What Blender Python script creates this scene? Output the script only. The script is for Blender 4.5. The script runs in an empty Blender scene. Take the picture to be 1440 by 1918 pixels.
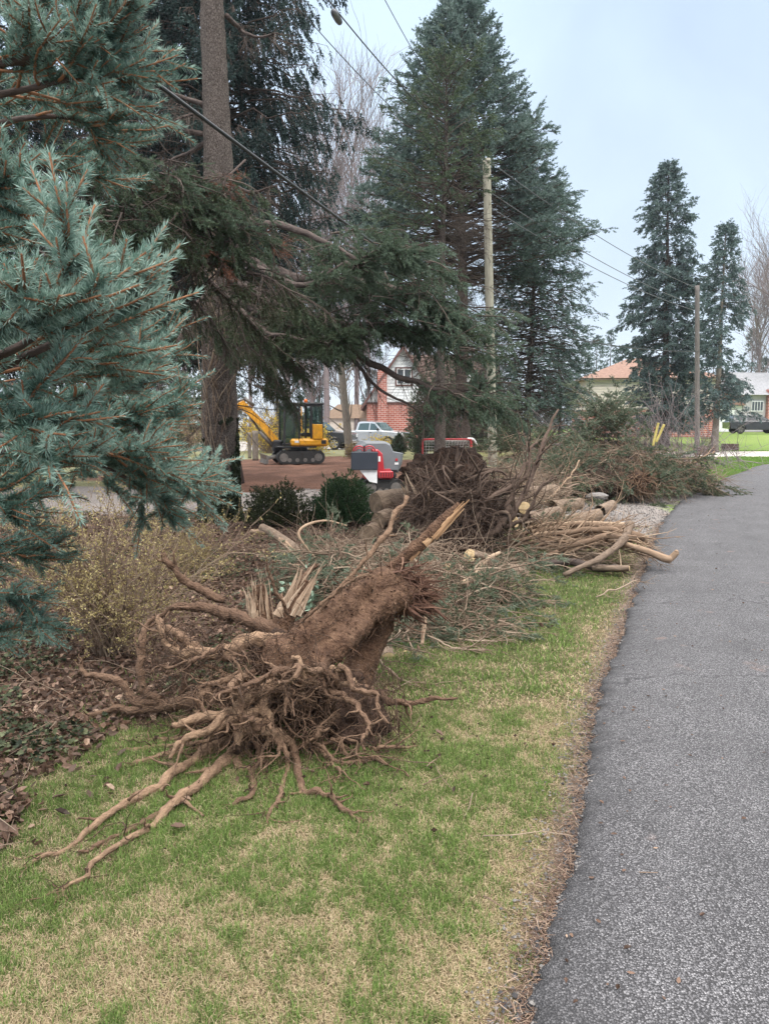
import bpy, math, random
import numpy as np
from mathutils import Vector

# ------------------------------------------------------------------ camera, sky, sun, exposure
SC = bpy.context.scene
COL = SC.collection
rng = np.random.default_rng(7)
random.seed(7)
CAM_H, PITCH, FPX = 1.65, math.radians(6.75), 1385.0
cam_d = bpy.data.cameras.new("camera")
cam = bpy.data.objects.new("camera", cam_d)
COL.objects.link(cam)
cam.location = (0, 0, CAM_H)
cam.rotation_euler = (math.pi / 2 - PITCH, 0, 0)
cam_d.sensor_fit = 'VERTICAL'
cam_d.sensor_height = 36.0
cam_d.lens = 26.0
cam_d.clip_start = 0.05
cam_d.clip_end = 2000
SC.camera = cam
SUN_EL, SUN_AZ = math.radians(46), math.radians(150)

world = bpy.data.worlds.new("World")
SC.world = world
world.use_nodes = True
wn, wl = world.node_tree.nodes, world.node_tree.links
wn.clear()
sky = wn.new('ShaderNodeTexSky')
sky.sky_type = 'NISHITA'
sky.sun_disc = False
sky.sun_elevation = SUN_EL
sky.sun_rotation = SUN_AZ
sky.dust_density = 3.0
bg_sky = wn.new('ShaderNodeBackground'); bg_sky.inputs[1].default_value = 0.06
wl.new(sky.outputs[0], bg_sky.inputs[0])
# overcast cloud deck; unseen overhead part raised well above the horizon to light the scene
tc = wn.new('ShaderNodeTexCoord')
sep = wn.new('ShaderNodeSeparateXYZ'); wl.new(tc.outputs['Generated'], sep.inputs[0])
rmp = wn.new('ShaderNodeValToRGB')
el = rmp.color_ramp.elements
el[0].position = 0.0; el[0].color = (0.72, 0.79, 0.87, 1)
el[1].position = 1.0; el[1].color = (4.6, 4.5, 4.4, 1)
e = el.new(0.14); e.color = (0.63, 0.75, 0.89, 1)
e = el.new(0.50); e.color = (0.56, 0.70, 0.88, 1)
e = el.new(0.66); e.color = (2.6, 2.6, 2.6, 1)
wl.new(sep.outputs['Z'], rmp.inputs[0])
cn = wn.new('ShaderNodeTexNoise'); cn.inputs['Scale'].default_value = 3.2; cn.inputs['Detail'].default_value = 6; cn.inputs['Distortion'].default_value = .6
wl.new(tc.outputs['Generated'], cn.inputs['Vector'])
cr = wn.new('ShaderNodeMapRange'); cr.inputs[1].default_value = .3; cr.inputs[2].default_value = .7
cr.inputs[3].default_value = .93; cr.inputs[4].default_value = 1.11
wl.new(cn.outputs[0], cr.inputs[0])
# thinner, whiter cloud towards the left of the road
lx = wn.new('ShaderNodeMapRange'); lx.inputs[1].default_value = -.35; lx.inputs[2].default_value = .35
lx.inputs[3].default_value = 1.2; lx.inputs[4].default_value = .97
wl.new(sep.outputs['X'], lx.inputs[0])
mm = wn.new('ShaderNodeMath'); mm.operation = 'MULTIPLY'
wl.new(cr.outputs[0], mm.inputs[0]); wl.new(lx.outputs[0], mm.inputs[1])
bg_c = wn.new('ShaderNodeBackground')
wl.new(rmp.outputs[0], bg_c.inputs[0]); wl.new(mm.outputs[0], bg_c.inputs[1])
mixw = wn.new('ShaderNodeMixShader'); mixw.inputs[0].default_value = 0.9
wl.new(bg_sky.outputs[0], mixw.inputs[1]); wl.new(bg_c.outputs[0], mixw.inputs[2])
wout = wn.new('ShaderNodeOutputWorld'); wl.new(mixw.outputs[0], wout.inputs[0])

sun_d = bpy.data.lights.new("sun", 'SUN')
sun_d.energy = 1.5
sun_d.angle = math.radians(14)
sun_d.color = (1.0, 0.96, 0.9)
sun = bpy.data.objects.new("sun", sun_d)
COL.objects.link(sun)
sun.rotation_euler = (math.pi / 2 - SUN_EL, 0, math.pi - SUN_AZ)

SC.view_settings.view_transform = 'Standard'
SC.view_settings.look = 'None'
SC.view_settings.exposure = 0.38
SC.view_settings.gamma = 1.0
SC.cycles.max_bounces = 6
SC.cycles.diffuse_bounces = 2
SC.cycles.glossy_bounces = 3
SC.cycles.transmission_bounces = 4
SC.cycles.transparent_max_bounces = 8

# ------------------------------------------------------------------ pixel -> place
CP, SP = math.cos(PITCH), math.sin(PITCH)
def P(px, py, Y):
    """point seen at photo pixel (px, py) that stands Y metres in front of the camera"""
    a, b = px - 720.0, 959.0 - py
    dy = FPX * CP + b * SP
    dz = -FPX * SP + b * CP
    t = Y / dy
    return np.array([a * t, Y, CAM_H + dz * t])
def G(px, py, z=0.0):
    a, b = px - 720.0, 959.0 - py
    dy = FPX * CP + b * SP
    dz = -FPX * SP + b * CP
    t = (z - CAM_H) / dz
    return np.array([a * t, dy * t, z])
def PX(p):
    x, y, z = p[..., 0], p[..., 1], p[..., 2] - CAM_H
    f = y * CP - z * SP
    return 720 + FPX * x / f, 959 - FPX * (y * SP + z * CP) / f

# ------------------------------------------------------------------ noise
def _hash(i, seed):
    i = (i.astype(np.int64) & 0xFFFFFFFF)
    h = (i[..., 0] * 374761393 + i[..., 1] * 668265263 + i[..., 2] * 2147483647 + seed * 974634777) & 0xFFFFFFFF
    h = ((h ^ (h >> 13)) * 1274126177) & 0xFFFFFFFF
    return ((h ^ (h >> 16)) & 0xFFFF) / 65535.0
def vnoise(p, seed=0):
    p = np.asarray(p, float)
    f = np.floor(p); u = p - f; u = u * u * (3 - 2 * u)
    r = 0
    for dx in (0, 1):
        for dy in (0, 1):
            for dz in (0, 1):
                w = (u[..., 0] if dx else 1 - u[..., 0]) * (u[..., 1] if dy else 1 - u[..., 1]) * (u[..., 2] if dz else 1 - u[..., 2])
                r = r + w * _hash(f + np.array([dx, dy, dz]), seed)
    return r * 2 - 1
def fbm(p, octv=4, seed=0):
    p = np.asarray(p, float); a, s, r = 1.0, 0, 0
    for k in range(octv):
        r = r + a * vnoise(p * (2 ** k), seed + k); s += a; a *= .5
    return r / s
def fbm2(x, y, sc, octv=3, seed=0):
    return fbm(np.stack([np.asarray(x) * sc, np.asarray(y) * sc, np.zeros_like(np.asarray(x, float))], -1), octv, seed)
def nrm(v):
    return v / np.maximum(np.linalg.norm(v, axis=-1, keepdims=True), 1e-9)
def sstep(a, b, x):
    t = np.clip((x - a) / (b - a), 0, 1); return t * t * (3 - 2 * t)
def rvec(n):
    return nrm(rng.normal(size=(n, 3)))

# ------------------------------------------------------------------ mesh collector
class Acc:
    """collects vertices and faces of one mesh object"""
    def __init__(s):
        s.V = []; s.L = []; s.N = []; s.M = []; s.A = []; s.T = []; s.S = []; s.n = 0
    def add(s, verts, faces, v=0.5, mat=0, tc=None, smooth=True):
        verts = np.asarray(verts, float).reshape(-1, 3)
        k = len(verts)
        s.V.append(verts)
        s.A.append(np.broadcast_to(np.asarray(v, float), (k,)).copy() if np.ndim(v) < 1 or len(np.atleast_1d(v)) == k else np.full(k, .5))
        s.T.append(verts if tc is None else np.asarray(tc, float).reshape(-1, 3))
        if isinstance(faces, np.ndarray):
            faces = [faces]
        elif len(faces) and not isinstance(faces[0], np.ndarray):
            by = {}
            for f in faces: by.setdefault(len(f), []).append(f)
            faces = [np.array(x) for x in by.values()]
        for f in faces:
            if len(f) == 0: continue
            s.L.append((f + s.n).reshape(-1)); s.N.append(np.full(len(f), f.shape[1]))
            s.M.append(np.full(len(f), mat)); s.S.append(np.full(len(f), smooth))
        s.n += k
        return s
    def merge(s, o, mat=None):
        for v, a, t in zip(o.V, o.A, o.T): s.V.append(v); s.A.append(a); s.T.append(t)
        for l in o.L: s.L.append(l + s.n)
        s.N += o.N; s.S += o.S
        s.M += o.M if mat is None else [np.full(len(m), mat) for m in o.M]
        s.n += o.n
    def obj(s, name, mats, parent=None, origin=None):
        me = bpy.data.meshes.new(name)
        if not isinstance(mats, (list, tuple)): mats = [mats]
        for m in mats: me.materials.append(m)
        V = np.concatenate(s.V); L = np.concatenate(s.L).astype(np.int32); N = np.concatenate(s.N).astype(np.int32)
        if parent is not None: org = ORG[parent]
        elif origin is not None: org = np.asarray(origin, float)
        else: org = np.array([(V[:, 0].min() + V[:, 0].max()) / 2, (V[:, 1].min() + V[:, 1].max()) / 2, V[:, 2].min()])
        me.vertices.add(len(V)); me.vertices.foreach_set("co", (V - org).astype(np.float32).ravel())
        me.loops.add(len(L)); me.loops.foreach_set("vertex_index", L)
        me.polygons.add(len(N))
        st = np.concatenate([[0], np.cumsum(N)[:-1]]).astype(np.int32)
        me.polygons.foreach_set("loop_start", st)
        me.polygons.foreach_set("material_index", np.concatenate(s.M).astype(np.int32))
        me.polygons.foreach_set("use_smooth", np.concatenate(s.S).astype(bool))
        at = me.attributes.new("v", 'FLOAT', 'POINT'); at.data.foreach_set("value", np.concatenate(s.A).astype(np.float32))
        at = me.attributes.new("tc", 'FLOAT_VECTOR', 'POINT'); at.data.foreach_set("vector", np.concatenate(s.T).astype(np.float32).ravel())
        me.update(calc_edges=True)
        o = bpy.data.objects.new(name, me); COL.objects.link(o)
        if parent is not None:
            o.parent = parent
        else:
            o.location = org
        ORG[o] = org
        return o
ORG = {}
def tag(o, label=None, cat=None, group=None, kind=None):
    if label: o["label"] = label
    if cat: o["category"] = cat
    if group: o["group"] = group
    if kind: o["kind"] = kind
    return o
def thing(name, label, cat, loc, group=None):
    o = bpy.data.objects.new(name, None); COL.objects.link(o)
    o.location = tuple(float(c) for c in loc); o.empty_display_size = .2
    ORG[o] = np.asarray(loc, float)
    return tag(o, label, cat, group)
def copy_tree(o, delta, rz=None, label=None, top=True):
    """copy of a thing with copies of its parts"""
    c = o.copy(); COL.objects.link(c)
    if top:
        c.location = Vector(o.location) + Vector([float(d) for d in delta])
        if rz is not None: c.rotation_euler = (0, 0, rz)
        if label: c["label"] = label
    for ch in list(o.children):
        k = copy_tree(ch, delta, top=False); k.parent = c
    return c

# ------------------------------------------------------------------ geometry makers
def tubes(acc, Pts, R, sides=4, v=0.5, mat=0, cap=True, rough=0.0, rsc=30, smooth=True, seed=3, flat=1.0):
    """Pts (M,K,3), R (M,K): a batch of tapered tubes"""
    Pts = np.asarray(Pts, float); R = np.asarray(R, float)
    if Pts.ndim == 2: Pts = Pts[None]; R = R[None]
    M, K, _ = Pts.shape
    if M == 0: return
    T = np.empty_like(Pts)
    T[:, 1:-1] = Pts[:, 2:] - Pts[:, :-2]; T[:, 0] = Pts[:, 1] - Pts[:, 0]; T[:, -1] = Pts[:, -1] - Pts[:, -2]
    T = nrm(T)
    mean = np.abs(T.mean(1)); ref = np.zeros((M, 3)); ref[np.arange(M), mean.argmin(1)] = 1
    U = nrm(np.cross(T, ref[:, None, :])); W = np.cross(T, U)
    an = np.arange(sides) * 2 * math.pi / sides
    ca, sa = np.cos(an), np.sin(an)
    dirs = U[:, :, None, :] * ca[None, None, :, None] + W[:, :, None, :] * (sa * flat)[None, None, :, None]
    rr = R[:, :, None] * np.ones(sides)
    if rough > 0:
        q = Pts[:, :, None, :] + dirs * R[:, :, None, None]
        rr = rr * (1 + rough * fbm(q * rsc, 3, seed))
    X = Pts[:, :, None, :] + dirs * rr[..., None]
    s = np.concatenate([np.zeros((M, 1)), np.cumsum(np.linalg.norm(np.diff(Pts, axis=1), axis=-1), 1)], 1)
    off = rng.random((M, 1, 1)) * 7
    tc = np.stack([rr * ca + off, rr * sa + off, np.broadcast_to(s[:, :, None], rr.shape)], -1)
    idx = np.arange(M * K * sides).reshape(M, K, sides)
    a = idx[:, :-1]; b = idx[:, 1:]
    q = np.stack([a, np.roll(a, -1, 2), np.roll(b, -1, 2), b], -1).reshape(-1, 4)
    vv = np.repeat(np.broadcast_to(np.asarray(v, float), (M,)), K * sides)
    fs = [q]
    if cap:
        fs.append(idx[:, -1].reshape(M, sides)); fs.append(idx[:, 0][:, ::-1].reshape(M, sides))
    acc.add(X, fs, vv, mat, tc, smooth)
def tube(acc, pts, r, sides=8, **k):
    pts = np.asarray(pts, float)
    r = np.broadcast_to(np.asarray(r, float), (len(pts),))
    tubes(acc, pts[None], r[None], sides, **k)
def spline(pts, n):
    """Catmull-Rom through rows of any width"""
    pts = np.asarray(pts, float)
    q = np.vstack([2 * pts[0] - pts[1], pts, 2 * pts[-1] - pts[-2]])
    t = np.linspace(0, len(pts) - 1 - 1e-6, n); i = t.astype(int); u = (t - i)[:, None]
    a, b, c, d = q[i], q[i + 1], q[i + 2], q[i + 3]
    return .5 * ((2 * b) + (c - a) * u + (2 * a - 5 * b + 4 * c - d) * u ** 2 + (3 * b - a - 3 * c + d) * u ** 3)
def box(acc, c, sz, mat=0, v=.5, rz=0.0, bevel=0.0, rot=None):
    c = np.asarray(c, float); hx, hy, hz = np.asarray(sz, float) / 2
    if bevel > 0:
        b = min(bevel, hx * .9, hy * .9, hz * .9)
        vs = []
        for sx in (-1, 1):
            for sy in (-1, 1):
                for sz_ in (-1, 1):
                    vs += [(sx * hx, sy * (hy - b), sz_ * (hz - b)), (sx * (hx - b), sy * hy, sz_ * (hz - b)), (sx * (hx - b), sy * (hy - b), sz_ * hz)]
        vs = np.array(vs)
        import bmesh
        bm = bmesh.new()
        for p in vs: bm.verts.new(p)
        r = bmesh.ops.convex_hull(bm, input=bm.verts)
        bmesh.ops.dissolve_limit(bm, angle_limit=.01, verts=bm.verts, edges=bm.edges)
        bm.verts.index_update()
        V = np.array([p.co[:] for p in bm.verts]); F = [[p.index for p in f.verts] for f in bm.faces]
        bm.free()
    else:
        V = np.array([(x, y, z) for x in (-hx, hx) for y in (-hy, hy) for z in (-hz, hz)])
        F = [(0, 1, 3, 2), (4, 6, 7, 5), (0, 4, 5, 1), (2, 3, 7, 6), (0, 2, 6, 4), (1, 5, 7, 3)]
    if rot is not None: V = V @ np.asarray(rot).T
    if rz: cz, sn = math.cos(rz), math.sin(rz); V = V @ np.array([[cz, sn, 0], [-sn, cz, 0], [0, 0, 1]])
    acc.add(V + c, F, v, mat, smooth=False)
def prism(acc, poly, y0, y1, mat=0, v=.5, inset=0.0, xf=None, smooth=False, bev=0.0):
    """polygon in (x,z) extruded along y from y0 to y1; bev chamfers the two side outlines"""
    poly = np.asarray(poly, float); n = len(poly)
    def ring(pl, y): return np.column_stack([pl[:, 0], np.full(n, y), pl[:, 1]])
    if bev > 0:
        c = poly.mean(0); sc = 1 - bev / (np.abs(poly - c).max(0) + 1e-6)
        small = c + (poly - c) * sc
        sg = 1 if y1 > y0 else -1
        R = [ring(small, y0), ring(poly, y0 + sg * bev), ring(poly, y1 - sg * bev), ring(small, y1)]
    else: R = [ring(poly, y0), ring(poly, y1)]
    V = np.vstack(R)
    F = [list(range(n))[::-1], [len(V) - n + i for i in range(n)]]
    for k in range(len(R) - 1):
        for i in range(n):
            j = (i + 1) % n
            F.append([k * n + i, k * n + j, (k + 1) * n + j, (k + 1) * n + i])
    if xf is not None: V = xf(V)
    acc.add(V, F, v, mat, smooth=smooth)
def needles(acc, S, D, L, n, ln, wd, a0=1.1, a1=.45, v=.5, vj=.12, up=0.0, mat=0, kite=False, tmin=0.0):
    """n needles on each of M shoots (start S, unit direction D, length L)"""
    S = np.asarray(S, float); D = np.asarray(D, float); M = len(S)
    if M == 0: return
    L = np.broadcast_to(np.asarray(L, float), (M,)); v = np.broadcast_to(np.asarray(v, float), (M,))
    t = tmin + (1 - tmin) * rng.random((M, n))
    base = S[:, None] + D[:, None] * (L[:, None] * t)[..., None]
    rad = rng.normal(size=(M, n, 3)); rad[..., 2] += up
    rad = nrm(rad - (rad * D[:, None]).sum(-1, keepdims=True) * D[:, None])
    a = (a0 + (a1 - a0) * t ** 2 + rng.normal(size=(M, n)) * .12)[..., None]
    nd = D[:, None] * np.cos(a) + rad * np.sin(a)
    l = (ln * (.75 + .4 * rng.random((M, n))) * (1 - .25 * t))[..., None]
    tip = base + nd * l
    side = nrm(np.cross(nd, rng.normal(size=(M, n, 3)))) * (wd / 2)
    vv = np.clip(v[:, None] + rng.normal(size=(M, n)) * vj, 0, 1)
    if kite:
        mid = base + nd * l * .45
        X = np.stack([base, mid + side, tip, mid - side], 2).reshape(-1, 3)
        F = np.arange(M * n * 4).reshape(-1, 4); acc.add(X, F, np.repeat(vv.ravel(), 4), mat, smooth=False)
    else:
        X = np.stack([base - side, base + side, tip], 2).reshape(-1, 3)
        F = np.arange(M * n * 3).reshape(-1, 3); acc.add(X, F, np.repeat(vv.ravel(), 3), mat, smooth=False)
def leaves(acc, C, size, v=.5, vj=.15, mat=0, flat=0.0, normal=None, lobed=False):
    """curled leaf shapes at C"""
    M = len(C)
    if M == 0: return
    nn = rng.normal(size=(M, 3))
    if normal is not None: nn = nn * (1 - flat) + np.asarray(normal) * flat * 2
    nn = nrm(nn); u = nrm(np.cross(nn, rvec(M))); w = np.cross(nn, u)
    size = np.broadcast_to(np.asarray(size, float), (M,)) * (.6 + .7 * rng.random(M))
    cur = (rng.random(M) * .5 - .1) * size
    def pt(a, b, c): return C + u * (a * size)[:, None] + w * (b * size)[:, None] + nn * (c * cur)[:, None]
    o = np.ones(M)
    if lobed:
        ks = [(-.5, 0, 0), (-.3, .42, .6), (-.02, .26, .3), (.12, .5, .8), (.2, .2, .2), (.55, 0, .5), (.2, -.2, .2), (.12, -.5, .8), (-.02, -.26, .3), (-.3, -.42, .6)]
    else:
        ks = [(-.5, 0, .6), (-.15, .27, .9), (.25, .2, .9), (.55, 0, .3), (.25, -.2, 1.1), (-.15, -.27, .8)]
    X = np.stack([pt(a * o, b * o, c * o) for a, b, c in ks] + [pt(0 * o, 0 * o, -.2 * o)], 1)
    k = len(ks)
    F = np.array([[i, (i + 1) % k, k] for i in range(k)])
    F = (np.arange(M)[:, None, None] * (k + 1) + F[None]).reshape(-1, 3)
    vv = np.repeat(np.clip(v + rng.normal(size=M) * vj, 0, 1), k + 1)
    acc.add(X.reshape(-1, 3), F, vv, mat, smooth=False)
def wander(S, D, L, K=5, bend=.35, grav=0.0):
    """M crooked paths of K points"""
    M = len(S); L = np.broadcast_to(np.asarray(L, float), (M,))
    pts = [S]; d = D
    for k in range(K - 1):
        d = nrm(d + rng.normal(size=(M, 3)) * bend * .5 + np.array([0, 0, -grav]))
        pts.append(pts[-1] + d * (L / (K - 1))[:, None])
    return np.stack(pts, 1)
def taper(M, K, r0, r1):
    t = np.linspace(0, 1, K)[None]
    return np.broadcast_to(np.asarray(r0, float), (M,))[:, None] * (1 - t) + np.broadcast_to(np.asarray(r1, float), (M,))[:, None] * t
def lump(acc, c, r, amp=.25, sc=3.0, nu=40, nv=24, v=.5, mat=0, seed=1, squash=None):
    """noise-displaced ellipsoid"""
    th = np.linspace(0, 2 * math.pi, nu, endpoint=False); ph = np.linspace(-math.pi / 2, math.pi / 2, nv)
    T, F_ = np.meshgrid(th, ph)
    d = np.stack([np.cos(F_) * np.cos(T), np.cos(F_) * np.sin(T), np.sin(F_)], -1)
    k = 1 + amp * fbm(d * sc + seed * 3.7, 4, seed)
    X = np.asarray(c) + d * np.asarray(r) * k[..., None]
    idx = np.arange(nu * nv).reshape(nv, nu)
    a, b = idx[:-1], idx[1:]
    q = np.stack([a, np.roll(a, -1, 1), np.roll(b, -1, 1), b], -1).reshape(-1, 4)
    acc.add(X.reshape(-1, 3), q, v, mat)
# ------------------------------------------------------------------ materials
def _new(name):
    m = bpy.data.materials.new(name); m.use_nodes = True
    nt = m.node_tree; nt.nodes.clear()
    out = nt.nodes.new('ShaderNodeOutputMaterial')
    b = nt.nodes.new('ShaderNodeBsdfPrincipled')
    nt.links.new(b.outputs[0], out.inputs[0])
    return m, nt, b, out
def _ramp(nt, cols):
    r = nt.nodes.new('ShaderNodeValToRGB'); e = r.color_ramp.elements
    n = len(cols)
    cols = [c if len(c) == 4 else (i / (n - 1), *c) for i, c in enumerate(cols)]
    e[0].position = cols[0][0]; e[0].color = (*cols[0][1:], 1)
    e[1].position = cols[-1][0]; e[1].color = (*cols[-1][1:], 1)
    for c in cols[1:-1]:
        k = e.new(c[0]); k.color = (*c[1:], 1)
    return r
def leafmat(name, cols, trans=0.25, rough=.6, spec=.25):
    """colour chosen by the per-leaf value v"""
    m, nt, b, out = _new(name)
    a = nt.nodes.new('ShaderNodeAttribute'); a.attribute_name = 'v'
    r = _ramp(nt, cols); nt.links.new(a.outputs['Fac'], r.inputs[0])
    nt.links.new(r.outputs[0], b.inputs['Base Color'])
    b.inputs['Roughness'].default_value = rough
    b.inputs['Specular IOR Level'].default_value = spec
    if trans > 0:
        t = nt.nodes.new('ShaderNodeBsdfTranslucent'); nt.links.new(r.outputs[0], t.inputs[0])
        mx = nt.nodes.new('ShaderNodeMixShader'); mx.inputs[0].default_value = trans
        nt.links.new(b.outputs[0], mx.inputs[1]); nt.links.new(t.outputs[0], mx.inputs[2])
        nt.links.new(mx.outputs[0], out.inputs[0])
    return m
def surf(name, cols, scale=20, detail=5, attr=.35, rough=.85, bump=.4, bdist=.01, bscale=None, stretch=1.0, spec=.25, metal=0, coord='tc', coat=0, distort=0.0, nrough=.6):
    """noise-varied surface; coordinates run along tubes so bark and grain follow them"""
    m, nt, b, out = _new(name)
    N, Lk = nt.nodes, nt.links
    at = N.new('ShaderNodeAttribute'); at.attribute_name = 'tc'
    if coord == 'obj':
        oc = N.new('ShaderNodeTexCoord'); src = oc.outputs['Object']
    else: src = at.outputs['Vector']
    mp = N.new('ShaderNodeMapping'); mp.inputs['Scale'].default_value = (1, 1, stretch)
    Lk.new(src, mp.inputs[0])
    nz = N.new('ShaderNodeTexNoise'); nz.inputs['Scale'].default_value = scale; nz.inputs['Detail'].default_value = detail
    nz.inputs['Roughness'].default_value = nrough; nz.inputs['Distortion'].default_value = distort
    Lk.new(mp.outputs[0], nz.inputs['Vector'])
    av = N.new('ShaderNodeAttribute'); av.attribute_name = 'v'
    st = N.new('ShaderNodeMapRange'); st.inputs[1].default_value = .28; st.inputs[2].default_value = .72
    Lk.new(nz.outputs[0], st.inputs[0])
    mx = N.new('ShaderNodeMix'); mx.inputs[0].default_value = attr
    Lk.new(st.outputs[0], mx.inputs[2]); Lk.new(av.outputs['Fac'], mx.inputs[3])
    r = _ramp(nt, cols); Lk.new(mx.outputs[0], r.inputs[0]); Lk.new(r.outputs[0], b.inputs['Base Color'])
    b.inputs['Roughness'].default_value = rough; b.inputs['Specular IOR Level'].default_value = spec
    b.inputs['Metallic'].default_value = metal; b.inputs['Coat Weight'].default_value = coat
    if bump > 0:
        n2 = N.new('ShaderNodeTexNoise'); n2.inputs['Scale'].default_value = bscale or scale * 1.7; n2.inputs['Detail'].default_value = 6
        Lk.new(mp.outputs[0], n2.inputs['Vector'])
        bp = N.new('ShaderNodeBump'); bp.inputs['Strength'].default_value = bump; bp.inputs['Distance'].default_value = bdist
        Lk.new(n2.outputs[0], bp.inputs['Height']); Lk.new(bp.outputs[0], b.inputs['Normal'])
    return m
def plain(name, col, rough=.5, metal=0, spec=.5, coat=0, grime=.15, gscale=6):
    c2 = tuple(c * (1 - grime) for c in col); c3 = tuple(min(1, c * (1 + grime * .5)) for c in col)
    return surf(name, [c2, c3], scale=gscale, attr=0, rough=rough, bump=0, spec=spec, metal=metal, coat=coat, coord='obj')

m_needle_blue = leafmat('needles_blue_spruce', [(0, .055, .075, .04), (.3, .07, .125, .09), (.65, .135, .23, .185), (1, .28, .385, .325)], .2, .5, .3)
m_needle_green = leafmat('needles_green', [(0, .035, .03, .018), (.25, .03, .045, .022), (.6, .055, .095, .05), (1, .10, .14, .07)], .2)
m_needle_shaded = leafmat('needles_shaded', [(0, .012, .02, .02), (.5, .022, .042, .038), (1, .05, .085, .075)], .12)  # near-black needles: backlit shade of the rear spruces put into the colour
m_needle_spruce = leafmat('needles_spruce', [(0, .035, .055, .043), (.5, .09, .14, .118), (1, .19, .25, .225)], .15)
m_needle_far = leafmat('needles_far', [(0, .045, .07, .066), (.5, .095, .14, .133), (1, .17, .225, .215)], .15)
m_needle_yel = leafmat('needles_yellowish', [(0, .03, .035, .02), (.5, .058, .085, .048), (1, .11, .15, .08)], .15)
m_needle_mix = leafmat('needles_mixed', [(0, .05, .036, .02), (.3, .042, .05, .022), (.6, .066, .095, .05), (1, .13, .18, .13)], .2)
m_needle_cut = leafmat('needles_cut', [(0, .10, .08, .045), (.35, .085, .10, .055), (.7, .12, .15, .095), (1, .19, .22, .16)], .2)
m_yew = leafmat('needles_yew', [(0, .012, .025, .012), (.5, .025, .055, .02), (1, .05, .10, .035)], .15)
m_grass = leafmat('grass_blades', [(0, .54, .44, .285), (.22, .40, .31, .19), (.42, .25, .20, .10), (.56, .09, .13, .04), (.78, .135, .205, .05), (1, .23, .33, .09)], .3, .6, .2)
m_grassfar = leafmat('grass_far', [(0, .20, .24, .07), (1, .12, .27, .04)], .3)
m_litter = leafmat('dead_leaves', [(0, .045, .028, .02), (.4, .10, .06, .042), (.75, .19, .115, .08), (1, .36, .25, .18)], .15, .6, .3)
m_ivy = leafmat('ivy_leaves', [(0, .014, .02, .011), (.6, .035, .045, .02), (1, .13, .14, .075)], .1, .55, .15)
m_yellowleaf = leafmat('yellow_buds', [(0, .15, .11, .045), (.5, .27, .21, .09), (1, .46, .39, .18)], .3)
m_forsythia = leafmat('forsythia', [(0, .45, .30, .02), (1, .75, .58, .06)], .3)
m_rhodo = leafmat('broad_leaves', [(0, .08, .15, .10), (1, .30, .40, .30)], .2, .35)

def barkplates(name, cols, scale, stretch=.45, bdist=.03):
    m, nt, b, out = _new(name); N, Lk = nt.nodes, nt.links
    at = N.new('ShaderNodeAttribute'); at.attribute_name = 'tc'
    mp = N.new('ShaderNodeMapping'); mp.inputs['Scale'].default_value = (1, 1, stretch); Lk.new(at.outputs['Vector'], mp.inputs[0])
    nz = N.new('ShaderNodeTexNoise'); nz.inputs['Scale'].default_value = scale * 1.1; nz.inputs['Detail'].default_value = 6; nz.inputs['Roughness'].default_value = .7; Lk.new(mp.outputs[0], nz.inputs['Vector'])
    wv = N.new('ShaderNodeVectorMath'); wv.operation = 'SCALE'; wv.inputs['Scale'].default_value = .035; Lk.new(nz.outputs['Color'], wv.inputs[0])
    ad = N.new('ShaderNodeVectorMath'); Lk.new(mp.outputs[0], ad.inputs[0]); Lk.new(wv.outputs[0], ad.inputs[1])
    vo = N.new('ShaderNodeTexVoronoi'); vo.feature = 'DISTANCE_TO_EDGE'; vo.inputs['Scale'].default_value = scale; Lk.new(ad.outputs[0], vo.inputs['Vector'])
    e = N.new('ShaderNodeMapRange'); e.inputs[1].default_value = 0; e.inputs[2].default_value = .16; Lk.new(vo.outputs['Distance'], e.inputs[0])
    ns = N.new('ShaderNodeMapRange'); ns.inputs[1].default_value = .3; ns.inputs[2].default_value = .7; ns.inputs[3].default_value = .25; Lk.new(nz.outputs[0], ns.inputs[0])
    mu = N.new('ShaderNodeMath'); mu.operation = 'MULTIPLY'; Lk.new(e.outputs[0], mu.inputs[0]); Lk.new(ns.outputs[0], mu.inputs[1])
    r = _ramp(nt, cols); Lk.new(mu.outputs[0], r.inputs[0]); Lk.new(r.outputs[0], b.inputs['Base Color']); b.inputs['Roughness'].default_value = .9; b.inputs['Specular IOR Level'].default_value = .2
    bp = N.new('ShaderNodeBump'); bp.inputs['Strength'].default_value = 1; bp.inputs['Distance'].default_value = bdist; Lk.new(mu.outputs[0], bp.inputs['Height']); Lk.new(bp.outputs[0], b.inputs['Normal'])
    return m
m_bark = barkplates('spruce_bark', [(.04, .03, .026), (.12, .095, .08), (.19, .155, .135), (.27, .23, .205)], 52, .4, .02)
m_barkdark = surf('dark_bark', [(.03, .023, .02), (.075, .055, .047), (.12, .09, .08)], scale=22, attr=.25, bump=.8, bdist=.02, stretch=.35)
m_barkgrey = surf('grey_bark', [(.10, .085, .07), (.20, .17, .14), (.28, .25, .21)], scale=14, attr=.3, bump=.5, bdist=.01, stretch=.4)
m_twig = surf('twig_bark', [(.10, .065, .045), (.20, .14, .10), (.33, .26, .19)], scale=60, attr=.7, bump=0)
m_twigdark = surf('dead_twigs', [(.035, .026, .022), (.075, .055, .045), (.14, .11, .09)], scale=50, attr=.7, bump=0)
m_twigblue = surf('shoot_bark', [(.16, .07, .035), (.30, .15, .08)], scale=90, attr=.5, bump=0)
m_twiggrey = surf('bare_twigs', [(.10, .08, .085), (.21, .17, .17), (.30, .26, .25)], scale=10, attr=.6, bump=0)
m_rootbark = surf('soil_covered_bark', [(.016, .008, .005), (.072, .037, .022), (.135, .076, .046), (.25, .155, .10)], scale=17, detail=9, attr=.1, bump=1.0, bdist=.03, bscale=60, nrough=.78)
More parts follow.
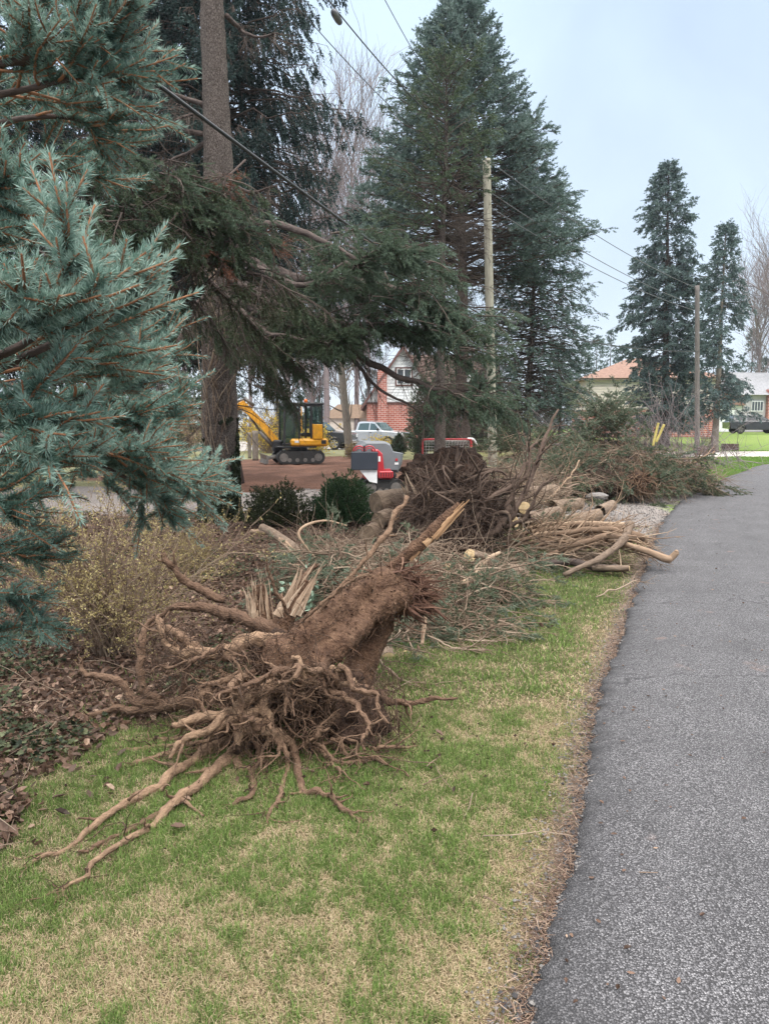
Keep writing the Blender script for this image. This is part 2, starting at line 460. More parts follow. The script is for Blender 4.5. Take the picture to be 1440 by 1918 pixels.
m_root = surf('root_bark', [(.035, .02, .013), (.115, .067, .043), (.21, .132, .085), (.40, .265, .165)], scale=26, detail=9, attr=.5, bump=1.0, bdist=.016, bscale=85, stretch=.6, nrough=.78)
m_rootlet = surf('rootlets', [(.02, .012, .008), (.075, .044, .029), (.23, .145, .095)], scale=60, attr=.75, bump=0)
m_soil = surf('root_soil', [(.012, .007, .005), (.042, .023, .015), (.095, .054, .036)], scale=22, attr=.1, bump=1.0, bdist=.03, bscale=45, coord='obj')
m_wood = surf('fresh_split_wood', [(.13, .07, .038), (.33, .195, .105), (.52, .37, .23)], scale=90, attr=.45, bump=.7, bdist=.004, stretch=.08)
m_woodpale = surf('pale_split_wood', [(.13, .08, .05), (.34, .24, .165), (.60, .49, .375)], scale=80, attr=.3, bump=.8, bdist=.004, stretch=.07)
m_woodred = surf('torn_red_wood', [(.03, .014, .01), (.085, .042, .028), (.16, .088, .058), (.34, .22, .15)], scale=70, attr=.5, bump=.6, bdist=.004, stretch=.1)
m_woodorange = surf('orange_wood', [(.30, .13, .03), (.60, .31, .10), (.70, .45, .2)], scale=40, attr=.2, bump=.8, bdist=.008, coord='obj')
m_cutold = surf('old_log_end', [(.07, .05, .035), (.17, .12, .08), (.30, .22, .15)], scale=14, attr=.2, bump=.4, bdist=.004, coord='obj')
m_cut = surf('cut_log_end', [(.42, .28, .14), (.62, .45, .25), (.72, .57, .36)], scale=30, attr=.3, bump=.2, bdist=.002, coord='obj')
m_log = surf('log_bark', [(.08, .055, .04), (.18, .13, .095), (.28, .21, .15)], scale=35, attr=.4, bump=.9, bdist=.01, stretch=.4)
m_sapling = surf('peeled_sapling', [(.08, .05, .033), (.19, .125, .083), (.31, .215, .145), (.46, .35, .245)], scale=45, attr=.6, bump=.4, bdist=.003, stretch=.25)
m_pole = surf('weathered_pole', [(.16, .145, .11), (.30, .28, .22), (.42, .40, .33)], scale=60, attr=0, bump=.5, bdist=.006, stretch=.03)
m_pole2 = surf('dark_weathered_pole', [(.075, .065, .06), (.15, .13, .12), (.21, .19, .175)], scale=60, attr=0, bump=.5, bdist=.006, stretch=.03)
m_cable = plain('cable_black', (.02, .02, .022), .5)
m_cablelit = plain('cable_grey', (.12, .12, .13), .5)
# paint, metal, glass
m_yellow = plain('yellow_paint', (.72, .33, .012), .35, coat=.3, grime=.25)
m_black = plain('black_metal', (.018, .018, .02), .5)
m_rubber = plain('rubber', (.025, .024, .023), .8, grime=.4, gscale=20)
m_steel = plain('worn_steel', (.17, .155, .14), .5, metal=.3, grime=.4)
m_red = plain('red_paint', (.42, .022, .03), .35, coat=.3)
m_panel = plain('blue_black_panel', (.022, .028, .04), .5)
m_grey = plain('grey_plastic', (.15, .16, .17), .5)
m_white = plain('white_paint', (.75, .75, .74), .4)
m_siding = plain('white_siding', (.84, .85, .85), .5, grime=.06)
m_beige = plain('beige_siding', (.68, .60, .53), .6, grime=.06)
m_greysid = plain('grey_siding', (.46, .43, .44), .6, grime=.08)
m_trim = plain('brown_trim', (.13, .06, .05), .6)
m_roofbr = surf('brown_shingles', [(.10, .065, .055), (.19, .13, .11)], scale=5, attr=0, bump=.3, coord='obj')
m_rooforange = surf('orange_shingles', [(.17, .10, .075), (.28, .175, .135)], scale=5, attr=0, bump=.3, coord='obj')
m_roofgrey = surf('grey_shingles', [(.20, .20, .21), (.32, .32, .33)], scale=5, attr=0, bump=.3, coord='obj')
m_silver = plain('silver_car_paint', (.52, .55, .58), .25, metal=.35, coat=.5, grime=.05)
m_carblack = plain('black_car_paint', (.012, .012, .015), .2, coat=.8, grime=.05)
m_cardark = plain('dark_blue_car_paint', (.03, .035, .045), .25, coat=.6, grime=.05)
m_rim = plain('alloy_rim', (.55, .56, .58), .3, metal=.7)
m_chrome = plain('chrome', (.6, .6, .62), .2, metal=.9)
m_lamp = plain('headlamp_lens', (.7, .72, .75), .1, coat=.5)
m_orange = plain('amber_lens', (.8, .16, .02), .3)
m_yboard = plain('faded_yellow_board', (.50, .40, .12), .7, grime=.45, gscale=15)
m_trouser = plain('black_cloth', (.012, .012, .014), .9)
m_skin = plain('skin', (.45, .28, .2), .6)
m_jacket = plain('dark_jacket', (.03, .035, .045), .9)
m_stone = surf('grey_stone', [(.07, .062, .057), (.17, .155, .145), (.30, .28, .265)], scale=25, attr=.6, bump=.4, coord='obj')
m_planter = surf('brown_timber', [(.07, .045, .04), (.14, .09, .08)], scale=12, attr=0, bump=.4, coord='obj')
def glassmat(name, tint, see=.55):
    m, nt, b, out = _new(name)
    b.inputs['Base Color'].default_value = (*tint, 1); b.inputs['Roughness'].default_value = .06
    b.inputs['Specular IOR Level'].default_value = .8
    t = nt.nodes.new('ShaderNodeBsdfTransparent'); t.inputs[0].default_value = (.75, .85, .8, 1)
    mx = nt.nodes.new('ShaderNodeMixShader'); mx.inputs[0].default_value = see
    nt.links.new(b.outputs[0], mx.inputs[1]); nt.links.new(t.outputs[0], mx.inputs[2]); nt.links.new(mx.outputs[0], out.inputs[0])
    return m
m_glass = glassmat('cab_glass', (.03, .06, .05), .6)
m_carglass = glassmat('car_glass', (.05, .09, .10), .25)
m_darkglass = glassmat('tinted_glass', (.012, .014, .016), .03)
m_winglass = glassmat('window_glass', (.06, .07, .08), .1)
def brickmat():
    m, nt, b, out = _new('red_brick')
    N, Lk = nt.nodes, nt.links
    oc = N.new('ShaderNodeTexCoord'); mp = N.new('ShaderNodeMapping')
    mp.inputs['Rotation'].default_value = (math.pi / 2, 0, 0)
    Lk.new(oc.outputs['Object'], mp.inputs[0])
    br = N.new('ShaderNodeTexBrick'); br.inputs['Scale'].default_value = 1.0
    br.inputs['Color1'].default_value = (.30, .075, .05, 1); br.inputs['Color2'].default_value = (.42, .13, .09, 1)
    br.inputs['Mortar'].default_value = (.50, .40, .36, 1); br.inputs['Mortar Size'].default_value = .018
    br.inputs['Brick Width'].default_value = .40; br.inputs['Row Height'].default_value = .15
    Lk.new(mp.outputs[0], br.inputs[0]); Lk.new(br.outputs[0], b.inputs['Base Color']); b.inputs['Roughness'].default_value = .9
    return m
m_brick = brickmat()
# ------------------------------------------------------------------ ground, road
def poly2(pix): return np.array([G(x, y)[:2] for x, y in pix])
def inside(poly, x, y):
    r = np.zeros(np.shape(x), bool); n = len(poly); j = n - 1
    for i in range(n):
        xi, yi = poly[i]; xj, yj = poly[j]
        c = ((yi > y) != (yj > y)) & (x < (xj - xi) * (y - yi) / (yj - yi + 1e-12) + xi)
        r ^= c; j = i
    return r
def segdist(poly, x, y):
    d = np.full(np.shape(x), 1e9)
    for a, b in zip(poly[:-1], poly[1:]):
        ab = b - a; t = np.clip(((x - a[0]) * ab[0] + (y - a[1]) * ab[1]) / (ab @ ab), 0, 1)
        d = np.minimum(d, np.hypot(x - a[0] - t * ab[0], y - a[1] - t * ab[1]))
    return d
road_px = [(1000, 1918), (1030, 1760), (1072, 1600), (1092, 1500), (1102, 1440), (1122, 1320), (1150, 1220), (1182, 1140), (1204, 1075), (1226, 1010), (1250, 965), (1290, 928), (1345, 900), (1400, 881), (1440, 869), (1600, 845)]
edge = poly2(road_px)
edge = np.vstack([edge[0] + (edge[0] - edge[1]) * 4 + np.array([-.15, 0]), edge])
es = spline(edge, 900)
RX = lambda y: np.interp(y, es[:, 1], es[:, 0])      # road edge x at distance y
drive_poly = poly2([(1330, 905), (1262, 950), (1232, 1004), (1170, 992), (1080, 972), (900, 966), (700, 962), (430, 955), (-300, 985), (-300, 915), (200, 917), (400, 921), (600, 921), (900, 921), (1100, 930), (1200, 925)])
dirt_poly = poly2([(430, 926), (600, 922), (900, 925), (960, 900), (930, 872), (700, 856), (600, 853), (440, 862), (300, 868), (150, 890), (250, 915)])
bed_poly = poly2([(-600, 975), (430, 957), (700, 965), (830, 990), (830, 1060), (740, 1130), (640, 1190), (480, 1245), (300, 1295), (210, 1345), (130, 1420), (60, 1500), (0, 1580), (-900, 1700)])
far_drive = poly2([(-400, 848), (640, 842), (860, 838), (860, 829), (500, 827), (-400, 832)])
walk_poly = poly2([(1150, 856), (1500, 856), (1500, 847), (1150, 847)])
def height(x, y):
    x = np.asarray(x, float); y = np.asarray(y, float)
    h = .035 * fbm2(x, y, .9, 3, 5) * sstep(0, .8, RX(y) - x)
    h = h + .9 * sstep(40, 68, y) * sstep(8, 20, x)
    h = h + .16 * sstep(15.5, 19, y) * sstep(32, 24, y) * sstep(-9.5, -6, x) * sstep(4.5, 2.5, x) * (.35 + .65 * np.abs(fbm2(x, y, .55, 4, 9)) * 2)
    return h - .02 * sstep(.5, 0, RX(y) - x)
def Gh(px, py):
    p = G(px, py)
    for _ in range(4): p = G(px, py, float(height(p[0], p[1])))
    return p
def zones(x, y):
    jx = x + .5 * fbm2(x, y, 1.1, 3, 21) + .28 * fbm2(x, y, 5, 3, 25); jy = y + .5 * fbm2(x, y, 1.1, 3, 22) * np.clip(y / 8, .3, 3) + .28 * fbm2(x, y, 5, 3, 26)
    bed = inside(bed_poly, jx, jy); dr = inside(drive_poly, jx, jy); di = inside(dirt_poly, jx, jy)
    return bed, dr, di
def green(x, y):
    """0 dead straw .. 1 lush grass"""
    g = .60 + .26 * fbm2(x, y, 1.5, 3, 31) + .42 * fbm2(x, y, 4.2, 5, 41) + .50 * fbm2(x, y, 19, 3, 43)
    d = RX(y) - x
    g = g - .38 * sstep(.55, .1, d) + .28 * sstep(4.2, 6.5, y)
    g = g - .22 * sstep(3.0, 1.9, y)
    return np.clip(g, 0, 1)
xs = np.concatenate([-np.geomspace(5, 130, 34)[::-1], np.arange(-4.9, 4.2, .07), np.geomspace(4.2, 170, 60)])
ys = np.concatenate([np.arange(-3, 1.2, .3), np.arange(1.2, 9, .07), np.geomspace(9, 45, 150), np.geomspace(45.5, 420, 40)])
gx, gy = np.meshgrid(xs, ys)
fx, fy = gx.ravel(), gy.ravel()
hz = height(fx, fy)
bed, dr, di = zones(fx, fy)
soilhump = di * .06 * fbm2(fx, fy, 2.2, 3, 77)
hz = hz + soilhump - .012
onroad = fx > RX(fy) + .05
hz = np.where(onroad, hz - .03, hz)
gcol = np.zeros((len(fx), 3))
gr = green(fx, fy)[:, None]
lawn = np.array([.17, .125, .08]) * (1 - gr) + np.array([.055, .06, .025]) * gr
n1 = fbm2(fx, fy, .35, 3, 91)[:, None]
farl = np.array([.15, .21, .055]) + n1 * np.array([.04, .03, .015])
dull = np.array([.17, .165, .085]) + n1 * .05
rt = sstep(1.5, 4, fx - fy * .16)[:, None]
far = dull * (1 - rt) + farl * rt
w = sstep(9, 13, fy)[:, None]
gcol = lawn * (1 - w) + far * w
d2 = (RX(fy) - fx + .10 * fbm2(fx, fy, 3, 3, 55))[:, None]
gcol = gcol + (np.array([.20, .15, .12]) - gcol) * sstep(.20, .05, d2) * (fy < 14)[:, None]
gcol[bed] = np.array([.085, .055, .042]) * (1 + .5 * fbm2(fx, fy, 4, 3, 61)[bed][:, None])
gcol[dr] = np.array([.215, .19, .175]) * (1 + .22 * fbm2(fx, fy, 1.3, 4, 62)[dr][:, None])
gcol[di] = np.array([.115, .062, .044]) * (1 + .6 * fbm2(fx, fy, 1.0, 4, 63)[di][:, None])
fd = inside(far_drive, fx, fy); gcol[fd] = (.40, .37, .34)
wk = inside(walk_poly, fx, fy) ; gcol[wk] = (.48, .44, .40)
gcol = np.clip(gcol, .01, 1)
m, nt, b, out = _new('ground_earth_and_turf')
a = nt.nodes.new('ShaderNodeAttribute'); a.attribute_name = 'col'
oc = nt.nodes.new('ShaderNodeTexCoord')
nz = nt.nodes.new('ShaderNodeTexNoise'); nz.inputs['Scale'].default_value = 22; nz.inputs['Detail'].default_value = 8; nz.inputs['Roughness'].default_value = .7
nt.links.new(oc.outputs['Object'], nz.inputs['Vector'])
mr = nt.nodes.new('ShaderNodeMapRange'); mr.inputs[1].default_value = .3; mr.inputs[2].default_value = .7; mr.inputs[3].default_value = .55; mr.inputs[4].default_value = 1.4
nt.links.new(nz.outputs[0], mr.inputs[0])
mu = nt.nodes.new('ShaderNodeVectorMath'); mu.operation = 'SCALE'
nt.links.new(a.outputs['Color'], mu.inputs[0]); nt.links.new(mr.outputs[0], mu.inputs['Scale'])
nt.links.new(mu.outputs[0], b.inputs['Base Color']); b.inputs['Roughness'].default_value = .95; b.inputs['Specular IOR Level'].default_value = .1
bp = nt.nodes.new('ShaderNodeBump'); bp.inputs['Strength'].default_value = .8; bp.inputs['Distance'].default_value = .03
nt.links.new(nz.outputs[0], bp.inputs['Height']); nt.links.new(bp.outputs[0], b.inputs['Normal'])
m_ground = m
acc = Acc()
nx, ny = len(xs), len(ys)
idx = np.arange(nx * ny).reshape(ny, nx)
acc.add(np.column_stack([fx, fy, hz]), np.stack([idx[:-1, :-1], idx[:-1, 1:], idx[1:, 1:], idx[1:, :-1]], -1).reshape(-1, 4))
ground = acc.obj('ground', m_ground, origin=(0, 0, 0))
ground['kind'] = 'structure'
ca = ground.data.attributes.new('col', 'FLOAT_COLOR', 'POINT')
ca.data.foreach_set('color', np.column_stack([gcol, np.ones(len(gcol))]).astype(np.float32).ravel())

# asphalt: ragged, crumbling left edge
m, nt, b, out = _new('worn_asphalt')
N, Lk = nt.nodes, nt.links
oc = N.new('ShaderNodeTexCoord')
vo = N.new('ShaderNodeTexVoronoi'); vo.inputs['Scale'].default_value = 140
Lk.new(oc.outputs['Object'], vo.inputs['Vector'])
sp = N.new('ShaderNodeSeparateColor'); Lk.new(vo.outputs['Color'], sp.inputs[0])
r1 = _ramp(nt, [(0, .085, .082, .086), (.4, .14, .135, .14), (.75, .20, .193, .20), (1, .31, .30, .305)])
Lk.new(sp.outputs[0], r1.inputs[0])
big = N.new('ShaderNodeTexNoise'); big.inputs['Scale'].default_value = 1.6; big.inputs['Detail'].default_value = 6; big.inputs['Roughness'].default_value = .65
Lk.new(oc.outputs['Object'], big.inputs['Vector'])
mr = N.new('ShaderNodeMapRange'); mr.inputs[1].default_value = .3; mr.inputs[2].default_value = .7; mr.inputs[3].default_value = .72; mr.inputs[4].default_value = 1.14
Lk.new(big.outputs[0], mr.inputs[0])
fine = N.new('ShaderNodeTexNoise'); fine.inputs['Scale'].default_value = 300; fine.inputs['Detail'].default_value = 2
Lk.new(oc.outputs['Object'], fine.inputs['Vector'])
m2 = N.new('ShaderNodeMapRange'); m2.inputs[1].default_value = .3; m2.inputs[2].default_value = .7; m2.inputs[3].default_value = .75; m2.inputs[4].default_value = 1.25
Lk.new(fine.outputs[0], m2.inputs[0])
mu = N.new('ShaderNodeMath'); mu.operation = 'MULTIPLY'; Lk.new(mr.outputs[0], mu.inputs[0]); Lk.new(m2.outputs[0], mu.inputs[1])
# rusty clay stains
st = N.new('ShaderNodeTexNoise'); st.inputs['Scale'].default_value = 2.6; st.inputs['Detail'].default_value = 5
Lk.new(oc.outputs['Object'], st.inputs['Vector'])
sr = N.new('ShaderNodeMapRange'); sr.inputs[1].default_value = .66; sr.inputs[2].default_value = .74; sr.inputs[4].default_value = .55
Lk.new(st.outputs[0], sr.inputs[0])
sc = N.new('ShaderNodeVectorMath'); sc.operation = 'SCALE'; Lk.new(r1.outputs[0], sc.inputs[0]); Lk.new(mu.outputs[0], sc.inputs['Scale'])
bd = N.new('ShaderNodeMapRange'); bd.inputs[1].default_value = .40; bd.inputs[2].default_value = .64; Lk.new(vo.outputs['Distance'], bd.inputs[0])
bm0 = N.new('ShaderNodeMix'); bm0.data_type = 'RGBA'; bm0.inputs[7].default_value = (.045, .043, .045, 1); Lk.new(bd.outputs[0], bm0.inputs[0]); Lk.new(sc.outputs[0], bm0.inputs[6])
mx = N.new('ShaderNodeMix'); mx.data_type = 'RGBA'; mx.inputs[7].default_value = (.26, .17, .14, 1)
Lk.new(sr.outputs[0], mx.inputs[0]); Lk.new(bm0.outputs[2], mx.inputs[6])
ck = N.new('ShaderNodeTexVoronoi'); ck.feature = 'DISTANCE_TO_EDGE'; ck.inputs['Scale'].default_value = .55
dw = N.new('ShaderNodeTexNoise'); dw.inputs['Scale'].default_value = 3; dw.inputs['Detail'].default_value = 5; Lk.new(oc.outputs['Object'], dw.inputs['Vector'])
dv = N.new('ShaderNodeVectorMath'); dv.operation = 'SCALE'; dv.inputs['Scale'].default_value = .7; Lk.new(dw.outputs['Color'], dv.inputs[0])
da = N.new('ShaderNodeVectorMath'); Lk.new(oc.outputs['Object'], da.inputs[0]); Lk.new(dv.outputs[0], da.inputs[1]); Lk.new(da.outputs[0], ck.inputs['Vector'])
cm = N.new('ShaderNodeMapRange'); cm.inputs[1].default_value = .003; cm.inputs[2].default_value = .010; cm.inputs[3].default_value = .75; cm.inputs[4].default_value = 0; Lk.new(ck.outputs['Distance'], cm.inputs[0])
cg = N.new('ShaderNodeMath'); cg.operation = 'MULTIPLY'; cb = N.new('ShaderNodeMapRange'); cb.inputs[1].default_value = .45; cb.inputs[2].default_value = .6; Lk.new(big.outputs[0], cb.inputs[0]); Lk.new(cm.outputs[0], cg.inputs[0]); Lk.new(cb.outputs[0], cg.inputs[1])
mk = N.new('ShaderNodeMix'); mk.data_type = 'RGBA'; mk.inputs[7].default_value = (.03, .029, .03, 1); Lk.new(cg.outputs[0], mk.inputs[0]); Lk.new(mx.outputs[2], mk.inputs[6]); mx = mk
# bitumen-dark band where the edge has broken
ev = N.new('ShaderNodeAttribute'); ev.attribute_name = 'v'
m3 = N.new('ShaderNodeMix'); m3.data_type = 'RGBA'; m3.inputs[7].default_value = (.035, .034, .036, 1)
Lk.new(ev.outputs['Fac'], m3.inputs[0]); Lk.new(mx.outputs[2], m3.inputs[6])
Lk.new(m3.outputs[2], b.inputs['Base Color']); b.inputs['Roughness'].default_value = .75; b.inputs['Specular IOR Level'].default_value = .35
bp = N.new('ShaderNodeBump'); bp.inputs['Strength'].default_value = 1.0; bp.inputs['Distance'].default_value = .009; bp.invert = True
Lk.new(vo.outputs['Distance'], bp.inputs['Height']); Lk.new(bp.outputs[0], b.inputs['Normal'])
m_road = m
ye = np.concatenate([np.arange(-3, 9, .02), np.geomspace(9, 60, 300)])
ex = RX(ye) + .03 * fbm2(ye, ye * 0, 1.3, 3, 71) + .045 * fbm2(ye, ye * 0, 6, 4, 72) + .024 * fbm2(ye, ye * 0, 26, 3, 73)
offs = np.array([-.02, 0, .012, .035, .07, .13, .25, .6, 1.5, 3.2, 5.2])
zz = np.array([-.05, -.012, .006, .013, .018, .02, .022, .03, .045, .06, .03])
vb = np.array([1, 1, .95, .8, .5, .2, 0, 0, 0, 0, 0])
X = np.stack([ex[:, None] + offs[None], np.broadcast_to(ye[:, None], (len(ye), len(offs))), np.broadcast_to(zz[None], (len(ye), len(offs))) + .9 * (sstep(40, 68, ye) * sstep(8, 20, ex))[:, None] * 0], -1)
jit = fbm(X * 22, 3, 75)
X[:, 1:6, 2] += jit[:, 1:6] * .014
vv = np.broadcast_to(vb[None], jit.shape) * np.clip(.75 + jit * .9, 0, 1)
idx = np.arange(X.shape[0] * X.shape[1]).reshape(X.shape[0], X.shape[1])
acc = Acc(); acc.add(X.reshape(-1, 3), np.stack([idx[:-1, :-1], idx[:-1, 1:], idx[1:, 1:], idx[1:, :-1]], -1).reshape(-1, 4), vv.ravel())
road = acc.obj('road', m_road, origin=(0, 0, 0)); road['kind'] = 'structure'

# loose chips along the broken edge and on the gravel drive
acc = Acc()
n = 5200
yy = 1.5 + 12 * rng.random(n) ** 1.6; xx = np.interp(yy, ye, ex) - .02 + rng.normal(size=n) * .07 - .02
n2 = 9000
p = rng.random((n2 * 6, 2)) * np.array([12, 10]) + np.array([-2, 9.5]); p = p[inside(drive_poly, p[:, 0], p[:, 1])][:n2]
xx = np.concatenate([xx, p[:, 0]]); yy = np.concatenate([yy, p[:, 1]])
sz = np.concatenate([.003 + .005 * rng.random(n) ** 2, .006 + .016 * rng.random(len(p)) ** 2])
C = np.column_stack([xx, yy, height(xx, yy) + sz * .3]); on = xx > np.interp(yy, ye, ex); C[on, 2] += .02
oct_ = np.array([(1, 0, 0), (-1, 0, 0), (0, 1, 0), (0, -1, 0), (0, 0, .8), (0, 0, -.8)], float)
V = C[:, None] + oct_[None] * sz[:, None, None] * (.6 + .8 * rng.random((len(C), 6, 1)))
F = np.array([(0, 2, 4), (2, 1, 4), (1, 3, 4), (3, 0, 4), (2, 0, 5), (1, 2, 5), (3, 1, 5), (0, 3, 5)])
acc.add(V.reshape(-1, 3), (np.arange(len(C))[:, None, None] * 6 + F[None]).reshape(-1, 3), np.repeat(rng.random(len(C)), 6), smooth=False)
tag(acc.obj('gravel', m_stone), 'loose grey stone chips along the crumbling road edge and gravel drive', 'gravel', kind='stuff')

# grass blades on the verge
def blades(n, y0, y1, hmin, hmax, wd, pw):
    u = rng.random(n); yy = (y0 ** pw + u * (y1 ** pw - y0 ** pw)) ** (1 / pw)
    xl = -.60 * yy - .3
    xx = xl + rng.random(n) * (RX(yy) - xl)
    bed, dr, di = zones(xx, yy)
    g = green(xx, yy)
    d = RX(yy) - xx
    keep = ~bed & ~dr & (rng.random(n) < sstep(.0, .20, d + .10 * fbm2(xx, yy, 4, 2, 55))) & (rng.random(n) < .55 + .6 * sstep(.1, .4, g))
    edge_bed = bed & (rng.random(n) < .05 + .35 * sstep(.5, 0, segdist(bed_poly[4:13], xx, yy)))
    keep |= edge_bed & (d > .3)
    xx, yy, g = xx[keep], yy[keep], g[keep]; n = len(xx)
    S = np.column_stack([xx, yy, height(xx, yy) - .015])
    isg = rng.random(n) < .16 + .74 * sstep(.08, .80, g)
    v = np.where(isg, .54 + .44 * rng.random(n), .40 * rng.random(n))
    dead = ~isg
    hh = (hmin + (hmax - hmin) * rng.random(n) * (.5 + .8 * g)) * np.where(dead, .9, 1)
    lean = np.where(dead, 1.0 + .75 * rng.random(n), .2 + .75 * rng.random(n)); hh = hh * np.where(dead, 1.25, .75 + .7 * rng.random(n) ** 2)
    az = rng.random(n) * 6.283
    D0 = np.column_stack([np.cos(az) * np.sin(lean * .6), np.sin(az) * np.sin(lean * .6), np.cos(lean * .6)])
    D1 = np.column_stack([np.cos(az) * np.sin(lean * 1.3), np.sin(az) * np.sin(lean * 1.3), np.maximum(np.cos(lean * 1.3), .02)])
    side = np.column_stack([-np.sin(az), np.cos(az), np.zeros(n)]) * (wd * (.6 + .7 * rng.random(n)))[:, None] * .5
    md = S + D0 * (hh * .5)[:, None]; tp = md + D1 * (hh * .5)[:, None]
    X = np.stack([S - side, S + side, md + side * .8, md - side * .8, tp], 1)
    i = np.arange(n)[:, None] * 5
    a = Acc(); a.add(X.reshape(-1, 3), [i + np.array([[0, 1, 2, 3]]), i + np.array([[3, 2, 4]])], np.repeat(v, 5), smooth=False)
    return a
acc = Acc()
acc.merge(blades(360000, 1.6, 4.2, .016, .044, .0025, .6))
acc.merge(blades(200000, 4.2, 12, .02, .05, .005, .5))
tag(acc.obj('grass', m_grass), 'patchy green and straw coloured verge grass beside the asphalt road', 'grass', kind='stuff')
acc = Acc()
n = 90000
yy = 17 + 28 * rng.random(n) ** 1.5; xx = RX(yy) - 8 * rng.random(n) ** 1.2 - .1
ok = ~inside(walk_poly, xx, yy) & ~inside(drive_poly, xx, yy); xx, yy = xx[ok], yy[ok]
S = np.column_stack([xx, yy, height(xx, yy) - .01])
D = nrm(np.column_stack([rng.normal(size=(len(xx), 2)) * .4, np.ones(len(xx))]))
needles(acc, S, D, .01, 1, .09, .03, .3, .3, .6, .25)
tag(acc.obj('lawn_grass', m_grassfar), 'bright green mown lawn across the road bend', 'grass', kind='stuff')

# fallen leaves and ivy in the planting bed
def scatter(n, poly, y0, y1, pw, xr=-.62):
    yy = (y0 ** pw + rng.random(n) * (y1 ** pw - y0 ** pw)) ** (1 / pw)
    xl = xr * yy - .5; xx = xl + rng.random(n) * (2.5 + .2 * yy - xl)
    bed, dr, di = zones(xx, yy)
    return xx, yy, bed, dr, di
acc = Acc()
xx, yy, bed, dr, di = scatter(60000, None, 2.6, 16, .35)
keep = bed | (rng.random(len(xx)) < .0035 + .10 * sstep(.45, 0, segdist(bed_poly[4:13], xx, yy))) & ~dr
xx, yy = xx[keep], yy[keep]
leaves(acc, np.column_stack([xx, yy, height(xx, yy) + .004 + .022 * rng.random(len(xx))]), .05, .45, .25, flat=.45, normal=(0, 0, 1))
yr = 1.8 + 18 * rng.random(420) ** 1.5; xr_ = RX(yr) + .05 + 3.0 * rng.random(420) ** 1.8
leaves(acc, np.column_stack([xr_, yr, np.interp(xr_ - RX(yr), offs, zz) + .008]), .022, .45, .25, flat=.8, normal=(0, 0, 1))
tag(acc.obj('leaf_litter', m_litter), 'brown fallen leaves covering the planting bed under the spruces', 'fallen leaves', kind='stuff')
acc = Acc()
xx, yy, bed, dr, di = scatter(60000, None, 2.6, 15, .4)
dens = fbm2(xx, yy, 1.1, 3, 81)
px, py = PX(np.column_stack([xx, yy, xx * 0]))
lw = np.where((px < 200) & (py > 1180), .34, 0) + np.where((px > 330) & (px < 520) & (py < 1080), .1, 0)
keep = (bed & (dens + lw > .2)) | ((dens > .15) & (px < 320) & (py > 1330) & (py < 1520) & (rng.random(len(xx)) < .22) & (yy < 4.6))
xx, yy = xx[keep], yy[keep]
leaves(acc, np.column_stack([xx, yy, height(xx, yy) + .02 + .04 * rng.random(len(xx))]), .034, .5, .28, flat=.55, normal=(0, 0, 1), lobed=True)
tag(acc.obj('ivy_ground_cover', m_ivy), 'dark green ivy creeping over the leaf strewn bed', 'ivy', kind='stuff')
acc = Acc()
n = 1500
xx, yy, bed, dr, di = scatter(n * 4, None, 2.4, 14, .5)
k = bed | (rng.random(len(xx)) < .05) & (xx < RX(yy)); xx, yy = xx[k][:n], yy[k][:n]
S = np.column_stack([xx, yy, height(xx, yy) + .02]); az = rng.random(len(xx)) * 6.28
D = np.column_stack([np.cos(az), np.sin(az), .12 * rng.random(len(xx))])
tubes(acc, wander(S, D, .1 + .35 * rng.random(len(xx)) ** 2, 4, .25), taper(len(xx), 4, .0035, .0015), 3, rng.random(len(xx)))
tag(acc.obj('twig_litter', m_twig), 'small dry twigs strewn over the leaf covered bed', 'twigs', kind='stuff')

# dry needles, straw and crumbs worn into the strip beside the asphalt
acc = Acc(); n = 6500
yy = 1.6 + 11 * rng.random(n) ** 1.7; xx = RX(yy) - np.abs(rng.normal(size=n)) * .075 + .03; az = rng.random(n) * 6.283
S = np.column_stack([xx, yy, height(xx, yy) + .006 + .008 * rng.random(n)]); D = np.column_stack([np.cos(az), np.sin(az), .15 * rng.normal(size=n)])
tubes(acc, wander(S, D, .02 + .05 * rng.random(n) ** 2, 3, .3), taper(n, 3, .0016, .0008), 3, rng.random(n), cap=False)
tag(acc.obj('needle_debris', surf('dry_needles', [(.07, .04, .03), (.20, .13, .095), (.42, .31, .23)], scale=40, attr=.85, bump=0)), 'reddish dry needles and straw bits along the road edge', 'debris', kind='stuff')
# crumbs of soil shaken from the stump
acc = Acc(); n = 900
r_ = np.abs(rng.normal(size=n)) * .45 + .05; th = rng.random(n) * 6.283
c_ = G(600, 1400); xx = c_[0] + r_ * np.cos(th) * 1.3; yy = c_[1] + r_ * np.sin(th) * .8; sz = .002 + .009 * rng.random(n) ** 4
V = np.column_stack([xx, yy, height(xx, yy) + .018])[:, None] + oct_[None] * sz[:, None, None] * (.6 + .8 * rng.random((n, 6, 1)))
acc.add(V.reshape(-1, 3), (np.arange(n)[:, None, None] * 6 + F[None]).reshape(-1, 3), np.repeat(rng.random(n), 6), smooth=False)
tag(acc.obj('soil_crumbs', m_soil), 'dark crumbs of soil fallen on the grass round the stump', 'soil', kind='stuff')

